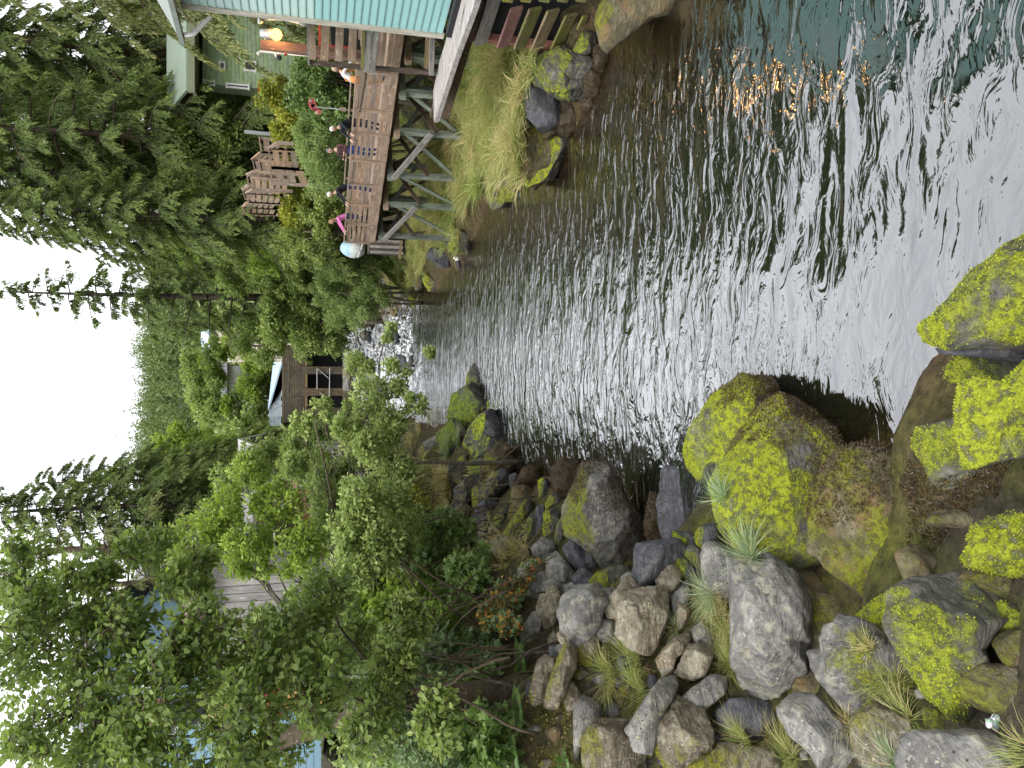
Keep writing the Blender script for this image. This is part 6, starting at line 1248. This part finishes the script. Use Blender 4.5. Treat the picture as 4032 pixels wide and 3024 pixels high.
# ---- centre, behind the bridge
leafy('alder_tree', 'pale green tall alder in front of the far hill', 'tree', gb_at('S', 740, 860, 80), [ell('S', 480, 870, 80, 75, 55, 3), ell('S', 430, 800, 84, 55, 50, 3), ell('S', 560, 830, 82, 40, 60, 3), ell('S', 540, 930, 76, 60, 50, 3)], 16000, .3, L_alderg, clump=.28, seed=15, trunk_r=.25, nclump=60)
leafy('alder_tree', 'yellow-tinged alder at the left edge of the far hill', 'tree', gb_at('S', 700, 960, 66), [ell('S', 400, 960, 66, 65, 45, 2.5), ell('S', 480, 990, 62, 60, 45, 2.5), ell('S', 560, 985, 58, 45, 45, 2.2)], 11000, .24, L_yel, clump=.28, seed=16, trunk_r=.2, nclump=50)
leafy('alder_tree', 'leafy green tree shading the left end of the bridge', 'tree', gb_at('S', 780, 960, 50), [ell('S', 640, 970, 48, 40, 45, 2), ell('S', 700, 950, 46, 40, 40, 1.8), ell('S', 740, 990, 40, 40, 40, 1.6)], 8000, .17, L_alder, clump=.3, seed=17, trunk_r=.15, nclump=45)
leafy('roadside_tree', 'bright tree above the bridge hiding the white house', 'tree', gb_at('px', 1080, 1560, 76), [ell('px', 960, 1600, 78, 90, 110, 2.5), ell('px', 1020, 1450, 80, 60, 90, 2.5), ell('px', 820, 1500, 86, 70, 120, 3), ell('px', 890, 1365, 88, 70, 65, 3)], 12000, .26, L_yel, clump=.28, seed=18, trunk_r=.2, nclump=45)
leafy('bush', 'rounded bush growing below the left end of the bridge', 'shrub', gb_at('S', 790, 890, 58), [ell('S', 755, 895, 57, 30, 35, 1.5), ell('S', 790, 930, 52, 35, 30, 1.5)], 5000, .16, L_alderg, clump=.3, seed=19, stems=4, nclump=25)
# ---- left bank, far to near
leafy('alder_tree', 'leafy alder hiding the pale cabin roof on the left bank', 'tree', gb_at('S', 800, 1000, 24), [ell('S', 560, 1000, 22, 50, 50, 1.2), ell('S', 630, 970, 22, 45, 40, 1.1), ell('S', 500, 1040, 23, 45, 50, 1.2), ell('S', 700, 1010, 21, 50, 60, 1.1)], 9000, .1, L_alderg, 'leaf', .9, .3, seed=61, trunk_r=.09, nclump=70)
leafy('dark_shrub', 'dark shrub in the shade between near alder and bramble', 'shrub', gb_at('S', 900, 1450, 12), [ell('S', 740, 1380, 11, 60, 80, .7), ell('S', 690, 1450, 10, 60, 70, .7), ell('S', 800, 1560, 9.4, 70, 80, .7), ell('S', 640, 1330, 11.5, 50, 60, .7)], 4200, .085, L_alder, 'leaf', 1.0, .33, seed=62, trunk_r=.03, stems=4, nclump=70)
leafy('dark_shrub', 'tall green shrub under the blue house windows', 'shrub', gb_at('S', 850, 1600, 13), [ell('S', 600, 1610, 12, 70, 60, .8), ell('S', 500, 1500, 14, 60, 80, .9), ell('S', 560, 1400, 14, 50, 70, .9)], 4200, .09, L_alderg, 'leaf', 1.0, .33, seed=63, trunk_r=.03, stems=4, nclump=70)
leafy('alder_branch_tree', 'slender alder whose leafy branch hangs over the rapids', 'tree', gbase(-6.6, 19), [ell('S', 850, 1010, 17, 45, 60, .6), ell('S', 845, 920, 17, 50, 50, .6), ell('S', 800, 860, 17.5, 45, 45, .5), ell('S', 775, 780, 18, 30, 40, .4), ell('S', 860, 820, 17.5, 40, 45, .4), ell('S', 745, 930, 17, 40, 40, .5), ell('S', 900, 870, 17, 35, 30, .4), ell('S', 800, 970, 16.5, 40, 50, .6), ell('S', 690, 880, 16, 26, 26, .4), ell('S', 650, 920, 16, 26, 30, .4), ell('S', 840, 720, 18, 25, 25, .3), ell('S', 930, 760, 17.6, 14, 22, .3)], 11000, .085, L_yel2, 'leaf', .9, .36, seed=20, trunk_r=.07, nclump=75, droop=.1)
leafy('yellow_alder', 'yellow-green alder in front of the slate blue house', 'tree', gbase(-7, 17.5), [ell('S', 420, 1180, 17, 65, 65, .9), ell('S', 480, 1100, 17, 55, 60, .9), ell('S', 540, 1190, 16, 60, 75, .9), ell('S', 600, 1090, 16.5, 60, 55, .9), ell('S', 650, 1190, 15.5, 55, 70, .9), ell('S', 390, 1260, 17, 40, 50, .7), ell('S', 540, 1020, 18, 40, 40, .7)], 12500, .088, L_yel, 'leaf', .9, .27, seed=21, trunk_r=.1, nclump=120)
leafy('green_alder', 'open green alder standing over the rapids side of the left bank', 'tree', gbase(-6.8, 20.5), [ell('S', 700, 1040, 19, 50, 55, 1), ell('S', 760, 1000, 19, 40, 40, .9), ell('S', 640, 1010, 20, 40, 40, .9), ell('S', 760, 1090, 18, 45, 55, 1), ell('S', 700, 1130, 18, 40, 50, 1)], 9500, .09, L_alderg, 'leaf', .9, .28, seed=22, trunk_r=.08, nclump=85)
leafy('near_alder', 'near alder with dark broad leaves filling the lower left of the photo', 'tree', gbase(-5.3, 11.6), [ell('S', 300, 1625, 8.8, 90, 60, .6), ell('S', 450, 1635, 8.4, 80, 50, .6), ell('S', 150, 1640, 9, 80, 60, .6), ell('S', 400, 1240, 9.5, 60, 60, .6), ell('S', 60, 1380, 9, 90, 130, .8), ell('S', 150, 1560, 8.4, 110, 110, .8), ell('S', 240, 1350, 9, 90, 110, .7), ell('S', 330, 1500, 8, 100, 110, .7), ell('S', 440, 1380, 8.6, 90, 110, .7), ell('S', 520, 1560, 7.8, 90, 110, .7), ell('S', 600, 1410, 8.4, 90, 100, .7), ell('S', 700, 1300, 9, 70, 80, .6), ell('S', 60, 1220, 10, 70, 80, .6), ell('S', 300, 1190, 10, 60, 50, .6), ell('S', 190, 1240, 9.5, 60, 50, .6), ell('S', 690, 1500, 7.8, 70, 90, .6)], 21000, .075, L_alder, 'leaf', 1.0, .36, seed=23, trunk_r=.10, nclump=150, droop=.3)
# mossy alder trunk low in the leaves
tp0, tp1 = at_y('B', -600 + 280, 1390, 8.2), at_y('px', 1210, 2850, 8.2)
mt_ = thing('leaning_trunk', 'thick brown trunk showing through the leaves near the bottom edge', 'tree trunk', tuple(gb_at('px', 1600, 2800, 11.5)))
b0 = at_y('px', 1450, 2790, 11.5); b1 = at_y('px', 1210, 2880, 11.5); bb = np.array((b0[0] + .05, b0[1], float(gz(b0[0], b0[1])))); J = Join()
t_ = np.linspace(0, 1, 10)[:, None]; path = np.vstack(([bb], b0 + (b1 - b0) * np.linspace(0, 1.9, 9)[:, None] + np.sin(np.linspace(0, 3, 9))[:, None] * np.array((.02, .03, 0)))); J.tube(path, np.linspace(.22, .12, 10), 14); J.obj('trunk', M_bark, mt_, True)
SH = [
 ('bramble_bush', 'dense maple-leaved bramble bush above the standing moss slabs', [('S', 960, 1160, 16, 70, 60, .9), ('S', 1010, 1230, 14, 60, 55, .8), ('S', 900, 1230, 15, 55, 60, .9)], 3400, .15, L_berry, 'lobed', 31),
 ('bramble_bush', 'lime-tinted bramble bush in the middle of the left bank', [('S', 870, 1300, 13, 65, 60, .9), ('S', 930, 1350, 12, 55, 50, .8), ('S', 800, 1330, 13, 45, 60, .9)], 3000, .13, L_yel, 'lobed', 32),
 ('bramble_bush', 'bluish-green bramble bush in the hollow of the left bank', [('S', 960, 1430, 10.8, 70, 60, .7), ('S', 1040, 1400, 10.6, 45, 50, .6), ('S', 890, 1440, 11, 50, 60, .7)], 2600, .12, L_blue, 'lobed', 33),
 ('bramble_bush', 'large-leaved dark bramble bush next to the brown leaf litter', [('S', 1060, 1500, 9.2, 55, 60, .6), ('S', 1030, 1590, 8.6, 60, 60, .6), ('S', 960, 1530, 9.2, 60, 60, .6)], 3200, .125, L_berry, 'lobed', 34),
 ('bramble_bush', 'small-leaved bush at the bottom edge below the near alder', [('S', 880, 1580, 8.2, 60, 70, .6), ('S', 800, 1500, 8.6, 60, 70, .6), ('S', 950, 1630, 7.8, 60, 50, .5)], 4200, .07, L_blue, 'leaf', 35),
 ('bramble_bush', 'green bush behind the lime-tinted bramble, under the yellow alder', [('S', 780, 1210, 15.5, 60, 70, 1), ('S', 820, 1120, 17, 50, 60, 1), ('S', 740, 1290, 14, 50, 60, .9)], 5200, .1, L_alderg, 'leaf', 36),
 ('bramble_bush', 'low golden bush on the bank beside the rapids', [('S', 860, 1050, 21, 35, 50, .9), ('S', 900, 1090, 19, 35, 45, .8)], 2600, .1, L_gold, 'leaf', 37),
 ('alder_sapling_bush', 'pale leafy saplings crowding the foot of the slender alder', [('S', 830, 1090, 15, 55, 60, 1), ('S', 790, 1150, 15, 50, 60, 1), ('S', 870, 1130, 15, 45, 55, .9), ('S', 740, 1080, 15.5, 40, 50, .8)], 6500, .085, L_yel2, 'leaf', 39),
 ('bramble_bush', 'shadowy bush at the foot of the near alder', [('S', 780, 1400, 10.5, 60, 70, .8), ('S', 850, 1490, 9.6, 50, 60, .7)], 3400, .09, L_alder, 'leaf', 38),
]
for nm, lb_, es, n_, sz, mt, tp_, sd_ in SH:
    e_ = [ellg(*e) for e in es]; b_ = e_[0][0]; leafy(nm, lb_, 'shrub', gbase(b_[0], b_[1]), e_, n_, sz, mt, tp_, 1.0 if tp_ == 'leaf' else .95, .34, M_twig, seed=sd_, trunk_r=.02, stems=7, droop=.15, nclump=55)
e_ = [ellg('S', 1090, 1285, 11.2, 40, 35, .35), ellg('S', 1130, 1250, 11.4, 26, 30, .3), ellg('S', 1060, 1330, 10.8, 40, 30, .35), ellg('S', 1095, 1350, 10.3, 40, 28, .3), ellg('S', 1150, 1225, 11.6, 16, 24, .25)]
leafy('creeping_vine', 'vine with green and orange-yellow autumn leaves spilling over the boulders', 'vine', gbase(e_[0][0][0], e_[0][0][1]), e_, 2100, .075, L_blue, 'lobed', .9, .36, M_twig, seed=41, trunk_r=.012, stems=6, mat2=L_aut, frac2=.33, nclump=60)

leafy('alder_sapling', 'pale saplings screening the bare stems above the standing slabs', 'shrub', gbase(-5.0, 15.5), [ell('S', 780, 1070, 14.5, 50, 60, .7), ell('S', 760, 1150, 14.5, 50, 55, .7), ell('S', 820, 1180, 14, 45, 60, .7), ell('S', 850, 1080, 15, 35, 55, .7), ell('S', 760, 1230, 14, 45, 50, .7)], 8500, .08, L_yel2, 'leaf', .95, .32, M_twig, seed=71, trunk_r=.03, stems=5, nclump=90)
leafy('alder_sapling', 'green saplings above the bluish bramble', 'shrub', gbase(-4.6, 11), [ell('S', 850, 1420, 9.8, 55, 70, .6), ell('S', 880, 1330, 10.5, 45, 55, .6), ell('S', 940, 1560, 8.2, 45, 70, .5)], 3600, .08, L_alderg, 'leaf', 1.0, .34, M_twig, seed=72, trunk_r=.025, stems=5, nclump=60)
# ---- ferns
def fern(fr, x, y, d, label, seed, n=9, L=.55):
    rng = np.random.default_rng(seed); p = at_y(fr, x, y, d); root = thing('fern', label, 'fern', tuple(p)); P, Y, N_, S_ = [], [], [], []; J = Join()
    for k in range(n):
        a = k * 6.283 / n + rng.uniform(-.3, .3); dd = np.array((math.cos(a), math.sin(a), 0)); l = L * rng.uniform(.7, 1.2); t_ = np.linspace(0, 1, 8)
        ax = p + dd * (t_ * l)[:, None] + np.array((0, 0, 1.)) * ((.75 * t_ - .75 * t_ ** 2) * l)[:, None]; J.tube(ax, np.linspace(.005, .002, 8), 4)
        for u in np.linspace(.12, .98, 22):
            b = np.array([np.interp(u, t_, ax[:, i]) for i in range(3)]); sd = np.cross(dd, (0, 0, 1))
            for sg in (-1, 1): P.append(b); Y.append(sd * sg + dd * .35 + np.array((0, 0, -.1))); N_.append(np.array((0, 0, 1.)) + dd * .2); S_.append(.17 * math.sin(min(1, u * 1.3) ** .7 * 2.9 + .15) * l / .55 + .02)
    J.obj('stalk', M_twig, root); scatter('frond', 'spray', np.array(P), np.array(Y), np.array(N_), np.array(S_), .42, L_fern, rng, root)
def fern_on(fr, x, y, label, seed, n=9, L=.55):
    h = ground_hit(fr, x, y); p = h; root = fern(fr, x, y, p[1] - .25, label, seed, n, L)
fern_on('B', 620, 1620, 'bright green fern at the bottom edge of the boulders', 51, 10, .6); fern_on('B', 900, 1650, 'small fern between the bottom fern and the flat mossy boulder', 52, 7, .35)
fern_on('B', 660, 1090, 'arching dark fern beside the forked mossy rock', 53, 9, .6); fern_on('B', 640, 1330, 'fern sprouting over the brown leaf litter', 54, 8, .45); fern_on('B', 480, 1050, 'fern hidden under the vine leaves', 55, 8, .5)

# ---- grass
def blades(base, n, L, rng, lean, spread=.6, w=.006, rad=.08, seg=4):
    """curved blades; returns verts, quads, tone"""
    n = int(n); a = rng.uniform(0, 6.283, n); r_ = rng.uniform(0, 1, n) ** .5 * rad
    p0 = base + np.stack((np.cos(a) * r_, np.sin(a) * r_, 0 * a), -1); d = unit(np.stack((np.cos(a), np.sin(a), 0 * a), -1) * spread * rng.uniform(.2, 1.1, n)[:, None] + rng.normal(size=(n, 3)) * .18 * np.array((1, 1, .2)) + np.asarray(lean) * .6 + np.array((0, 0, .9)))
    l = L * rng.uniform(.5, 1.15, n); t_ = np.linspace(0, 1, seg + 1); hor = unit(d * np.array((1, 1, 0)) + np.asarray(lean) * .5 * np.array((1, 1, 0)) + 1e-4)
    curve = rng.uniform(.35, 1.0, n)
    C = p0[:, None] + d[:, None] * (t_[None, :, None] * l[:, None, None]) + (hor[:, None] * .35 - np.array((0, 0, 1.)) * .62) * (curve[:, None] * l[:, None] * t_[None] ** 2)[..., None]
    sd = unit(np.cross(d, rng.normal(size=(n, 3)) * .6 + hor * .3)); wd = w * (1 - t_ ** 2 * .92) * .5; V = np.stack((C - sd[:, None] * wd[None, :, None], C + sd[:, None] * wd[None, :, None]), 2).reshape(n, -1, 3)
    k = np.arange(seg); f = np.stack((2 * k, 2 * k + 1, 2 * k + 3, 2 * k + 2), -1); F = f[None] + (np.arange(n) * 2 * (seg + 1))[:, None, None]
    tone = np.clip(rng.uniform(0, 1, n)[:, None] * .8 + .2 * np.repeat(t_, 2)[None], 0, 1)
    return V.reshape(-1, 3), F.reshape(-1, 4), tone.ravel()
def tussock(fr, x, y, n, L, mat, label, lean=(0, 0, 0), w=.006, rad=.08, off=0.0, spread=.7, dry=0, up=.15):
    rng = np.random.default_rng(int(x * 7 + y)); r = ray(fr, x, y); dmin = None
    hit = bvh_hit(O3, r); b = hit + np.array((0, 0, -.02)); rad = rad
    V, F, T_ = blades(b, n, L, rng, lean, spread, w, rad)
    if dry:
        root = thing('grass_tussock', label, 'grass tuft', tuple(b)); link('green_blades', new_mesh('green_blades', V - b, F, mat, False, {'tone': T_}), root, Vector(b))
        V, F, T_ = blades(b, n * dry, L * 1.1, rng, lean, spread * 1.2, w, rad); link('dry_blades', new_mesh('dry_blades', V - b, F, G_dry, False, {'tone': T_}), root, Vector(b)); return root
    o = link('grass_tussock', new_mesh('grass_tussock', V - b, F, mat, False, {'tone': T_}), None, Vector(b)); tag(o, label, 'grass tuft'); return o
from mathutils.bvhtree import BVHTree
vv, ff = [], []; n0 = 0
for o, c, s in PLACED + [(ground, None, None)]:
    me = o.data; co = np.empty(len(me.vertices) * 3, np.float32); me.vertices.foreach_get('co', co); co = co.reshape(-1, 3) + np.array(o.location); vv.append(co)
    ff += [tuple(i + n0 for i in p.vertices) for p in me.polygons]; n0 += len(co)
BVH = BVHTree.FromPolygons([tuple(v) for v in np.concatenate(vv).tolist()], ff)
def bvh_hit(o_, r):
    h = BVH.ray_cast(Vector(o_), Vector(r).normalized(), 200)[0]; return np.array(h) if h else o_ + r * 10
TU = [
 ('A', 330, 480, 260, .62, G_blue, 'blue-green spiky grass fountain at the edge of the mossy ledge', (.5, .1, -.2), .007, .07, .12),
 ('A', 165, 150, 150, .48, G_blue, 'smaller spiky grass fountain above the thin mossy slab', (.5, 0, -.3), .007, .05, 0),
 ('B', 1700, 700, 230, .55, G_blue, 'grey-green grass clump beside the ribbed grey rock', (-.2, .1, 0), .006, .09, .3),
 ('B', 1780, 820, 260, .6, G_dry, 'long yellow dry grass left of the half-dome boulder', (-.1, 0, -.1), .006, .14, 0),
 ('B', 1790, 950, 260, .6, G_green, 'green grass spilling between the pitted blocks and the half-dome boulder', (.1, .1, -.1), .006, .14, .5),
 ('B', 1800, 1080, 200, .55, G_green, 'trailing grass under the corner of the half-dome boulder', (.5, -.1, -.3), .006, .08, .4),
 ('B', 1270, 1080, 420, .6, G_green, 'biggest green grass clump in the middle of the boulders', (0, 0, 0), .006, .2, .25),
 ('B', 1130, 1150, 300, .55, G_green, 'yellowing grass left of the biggest clump', (-.1, 0, 0), .006, .18, .5),
 ('B', 1300, 1250, 300, .55, G_green, 'grass below the biggest clump beside the slanting slab', (.1, 0, 0), .006, .18, .3),
 ('B', 1500, 880, 150, .4, G_blue, 'short grass tuft in front of the thin pale flake', (0, 0, 0), .005, .07, .6),
 ('B', 290, 430, 260, .6, G_blue, 'grey-green grass on the slope under the dark round block', (0, 0, 0), .007, .2, .4),
 ('B', 600, 470, 240, .6, G_dry, 'dry brown grass beside the crumbly grey outcrop', (.2, -.2, -.1), .007, .2, 0),
 ('B', 380, 540, 220, .6, G_dry, 'straw-coloured grass between vine and crumbly outcrop', (.1, -.1, 0), .007, .2, 0),
 ('A', 980, 990, 60, .28, G_dry, 'thin dry tuft on top of the grassy boulder', (.2, 0, 0), .005, .03, 0),
 ('A', 1130, 1180, 130, .42, G_green, 'green tuft on the flank of the grassy boulder', (.2, 0, 0), .005, .07, .5),
 ('A', 1020, 1180, 90, .3, G_green, 'short moss-green tuft below the thin dry tuft', (.1, 0, 0), .005, .08, .2),
 ('A', 860, 1420, 120, .38, G_dry, 'straw tuft against the pale pitted boulder', (.1, .1, 0), .005, .05, 0),
 ('A', 1190, 1380, 100, .42, G_green, 'loose grass hanging between the moss-capped and brown blocks', (.3, 0, -.1), .005, .07, .5),
 ('A', 1110, 1640, 150, .42, G_blue, 'green grass rising at the bottom edge beside the streaked boulder', (.2, .3, .1), .006, .08, .1),
 ('A', 1890, 1620, 150, .3, G_green, 'grass around the crumpled wrapper in the corner', (-.1, 0, 0), .005, .16, .4),
 ('A', 280, 1520, 240, .42, G_green, 'yellow-green grass on the pale mossy boulder', (-.1, .1, 0), .005, .12, .7),
 ('A', 540, 1600, 260, .45, G_green, 'grass trailing right of the pale mossy boulder', (.3, -.1, -.1), .005, .12, .5),
 ('A', 400, 1480, 140, .4, G_dry, 'wispy dry grass over the dark flat boulder', (.1, 0, 0), .005, .1, 0),
 ('F', 560, 1450, 240, .9, G_blue, 'drooping green tussock overhanging the black hollow on the outcrop', (.5, 0, -.4), .016, .16, .2),
 ('F', 690, 1290, 150, .7, G_blue, 'smaller drooping tussock high on the outcrop', (.5, 0, -.4), .014, .12, .2),
 ('F', 330, 1000, 240, .6, G_dry, 'dead blond grass capping the upstream end of the outcrop', (0, 0, 0), .016, .3, 0),
 ('F', 180, 1150, 260, .6, G_dry, 'straw grass on the back of the outcrop', (0, 0, 0), .016, .35, .2),
 ('F', 250, 1560, 260, .7, G_dry, 'tall blond grass at the landward end of the outcrop', (0, 0, 0), .016, .35, .3),
 ('S', 830, 1090, 200, .6, G_gold if False else G_dry, 'golden grass patch above the outcrop beside the golden bush', (0, 0, 0), .016, .4, .3),
]
for f, x, y, n_, L_, mt, lb_, ln, w_, rd, dr in TU: tussock(f, x, y, n_, L_, mt, lb_, ln, w_, rd, 0, .8, dr)
def grass_patch(name, label, cells, mats, seed, w=.02):
    rng = np.random.default_rng(seed); root = None
    for mt, share, nm in mats:
        VV, FF, TT, n_ = [], [], [], 0
        for (fr, x0, x1, y0, y1, cnt, nb, L) in cells:
            for k in range(int(cnt * 1.5 * share)):
                r = ray(fr, rng.uniform(x0, x1), rng.uniform(y0, y1)); b = bvh_hit(O3, r)
                if b[2] < .5 + wz(b[1]) or b[1] > 60: continue
                V, F, T_ = blades(b, nb, L * 1.5 * rng.uniform(.45, 1.45), rng, (-.22, -.15, 0), 1.0, w * rng.uniform(.8, 1.5), rng.uniform(.1, .3), 3); VV.append(V); FF.append(F + n_); TT.append(np.clip(T_ * .7 + rng.uniform(-.05, .3), 0, 1)); n_ += len(V)
        V = np.concatenate(VV); c = V.mean(0); o = link(nm, new_mesh(nm, V - c, np.concatenate(FF), mt, False, {'tone': np.concatenate(TT)}), None, Vector(c)); tag(o, label[mats.index((mt, share, nm))], 'grass', kind='stuff')
cellsR = [('H', 250, 760, 180, 560, 90, 46, .62), ('H', 230, 800, 500, 900, 130, 46, .6), ('H', 200, 700, 900, 1250, 110, 46, .55), ('H', 60, 420, 1200, 1660, 90, 40, .5), ('H', 620, 860, 270, 560, 22, 46, .6), ('H', 500, 800, 900, 1200, 40, 40, .5),
          ('G', 380, 760, 180, 560, 60, 36, .5), ('G', 450, 640, 500, 760, 26, 36, .45), ('P', 1050, 1659, 150, 1600, 170, 36, .5), ('P', 900, 1200, 0, 1600, 90, 36, .5)]
grass_patch('grass', ['green long grass covering the right bank under the boardwalk', 'blond dry grass mixed through the right bank under the boardwalk'], cellsR, [(G_green, .6, 'bank_grass'), (G_dry, .5, 'dry_bank_grass')], 3)
cellsL = [('S', 860, 980, 1010, 1110, 60, 30, .5), ('B', 100, 700, 0, 560, 40, 30, .4), ('S', 800, 900, 930, 1060, 50, 30, .5)]
grass_patch('grass', ['mixed thin grass on the upper left bank behind the outcrop'], cellsL, [(G_dry, 1, 'bank_grass')], 9, .012)
# leaf carpet of the left bank
for nm_, lb_, mt_2, seed_, n_, x0_, x1_, y0_, y1_ in (('bramble_leaves', 'low carpet of lobed bramble leaves covering the left bank', L_berry, 5, 9000, 800, 1130, 1120, 1659), ('ground_leaves', 'paler small leaves mixed through the cover of the left bank', L_alderg, 6, 9000, 740, 1100, 1080, 1659)):
    rng = np.random.default_rng(seed_); P = []
    for k in range(n_):
        x = rng.uniform(x0_, x1_); y = rng.uniform(y0_, y1_)
        if x > 900 + (y - 1000) * .38 + 20 * math.sin(y * .05): continue
        P.append(ground_hit('S', x, y) if k % 40 < 0 else bvh_hit(O3, ray('S', x, y)))
    P = np.array(P); P[:, 2] += rng.uniform(0, .55, len(P)) ** 1.4; dd = P[:, 1]
    tag(scatter(nm_, 'lobed' if seed_ == 5 else 'leaf', P, rng.normal(size=P.shape) * .7 + np.array((.2, -.4, -.3)), np.array((.15, -.35, 1)) + rng.normal(size=P.shape) * .35, (.11 if seed_ == 5 else .085) * rng.uniform(.6, 1.25, len(P)) * np.clip(dd / 11, .9, 1.7), .95, mt_2, rng), lb_, 'ground cover', kind='stuff')
# brown leaf litter and fallen yellow leaves
rng = np.random.default_rng(14); P = []
for k in range(900):
    x, y = (rng.uniform(640, 930), rng.uniform(1250, 1640)) if k < 620 else (rng.uniform(950, 1600), rng.uniform(650, 1500)); P.append(bvh_hit(O3, ray('B', x, y)) + np.array((0, 0, .01)))
P = np.array(P); tag(scatter('leaf_litter', 'leaf', P, rng.normal(size=P.shape) * np.array((1, 1, .35)), np.array((0, -.3, 1)) + rng.normal(size=P.shape) * .4, rng.uniform(.015, .04, len(P)), .9, m_leaf('litter_brown', (.07, .035, .018), (.20, .11, .05), (.55, .42, .14), .1), rng), 'brown leaf litter with scattered yellow leaves between the boulders', 'leaf litter', kind='stuff')
# weed on the flat shore between ledge and moss slabs
P = np.array([bvh_hit(O3, ray('S', x, y)) for x, y in zip(rng.uniform(1960, 2230, 7000), rng.uniform(1000, 1230, 7000))] + [bvh_hit(O3, ray('S', x, y)) for x, y in zip(rng.uniform(1300, 1440, 2500), rng.uniform(1020, 1200, 2500))]); P = P[(P[:, 2] < .75) & (P[:, 2] > .02)]
tag(scatter('rockweed', 'spray', P, rng.normal(size=P.shape) + np.array((0, -.3, .3)), rng.normal(size=P.shape), rng.uniform(.03, .07, len(P)), .5, M_weed, rng), 'brown rockweed carpeting the low shore beside the mossy ledge', 'seaweed', kind='stuff')
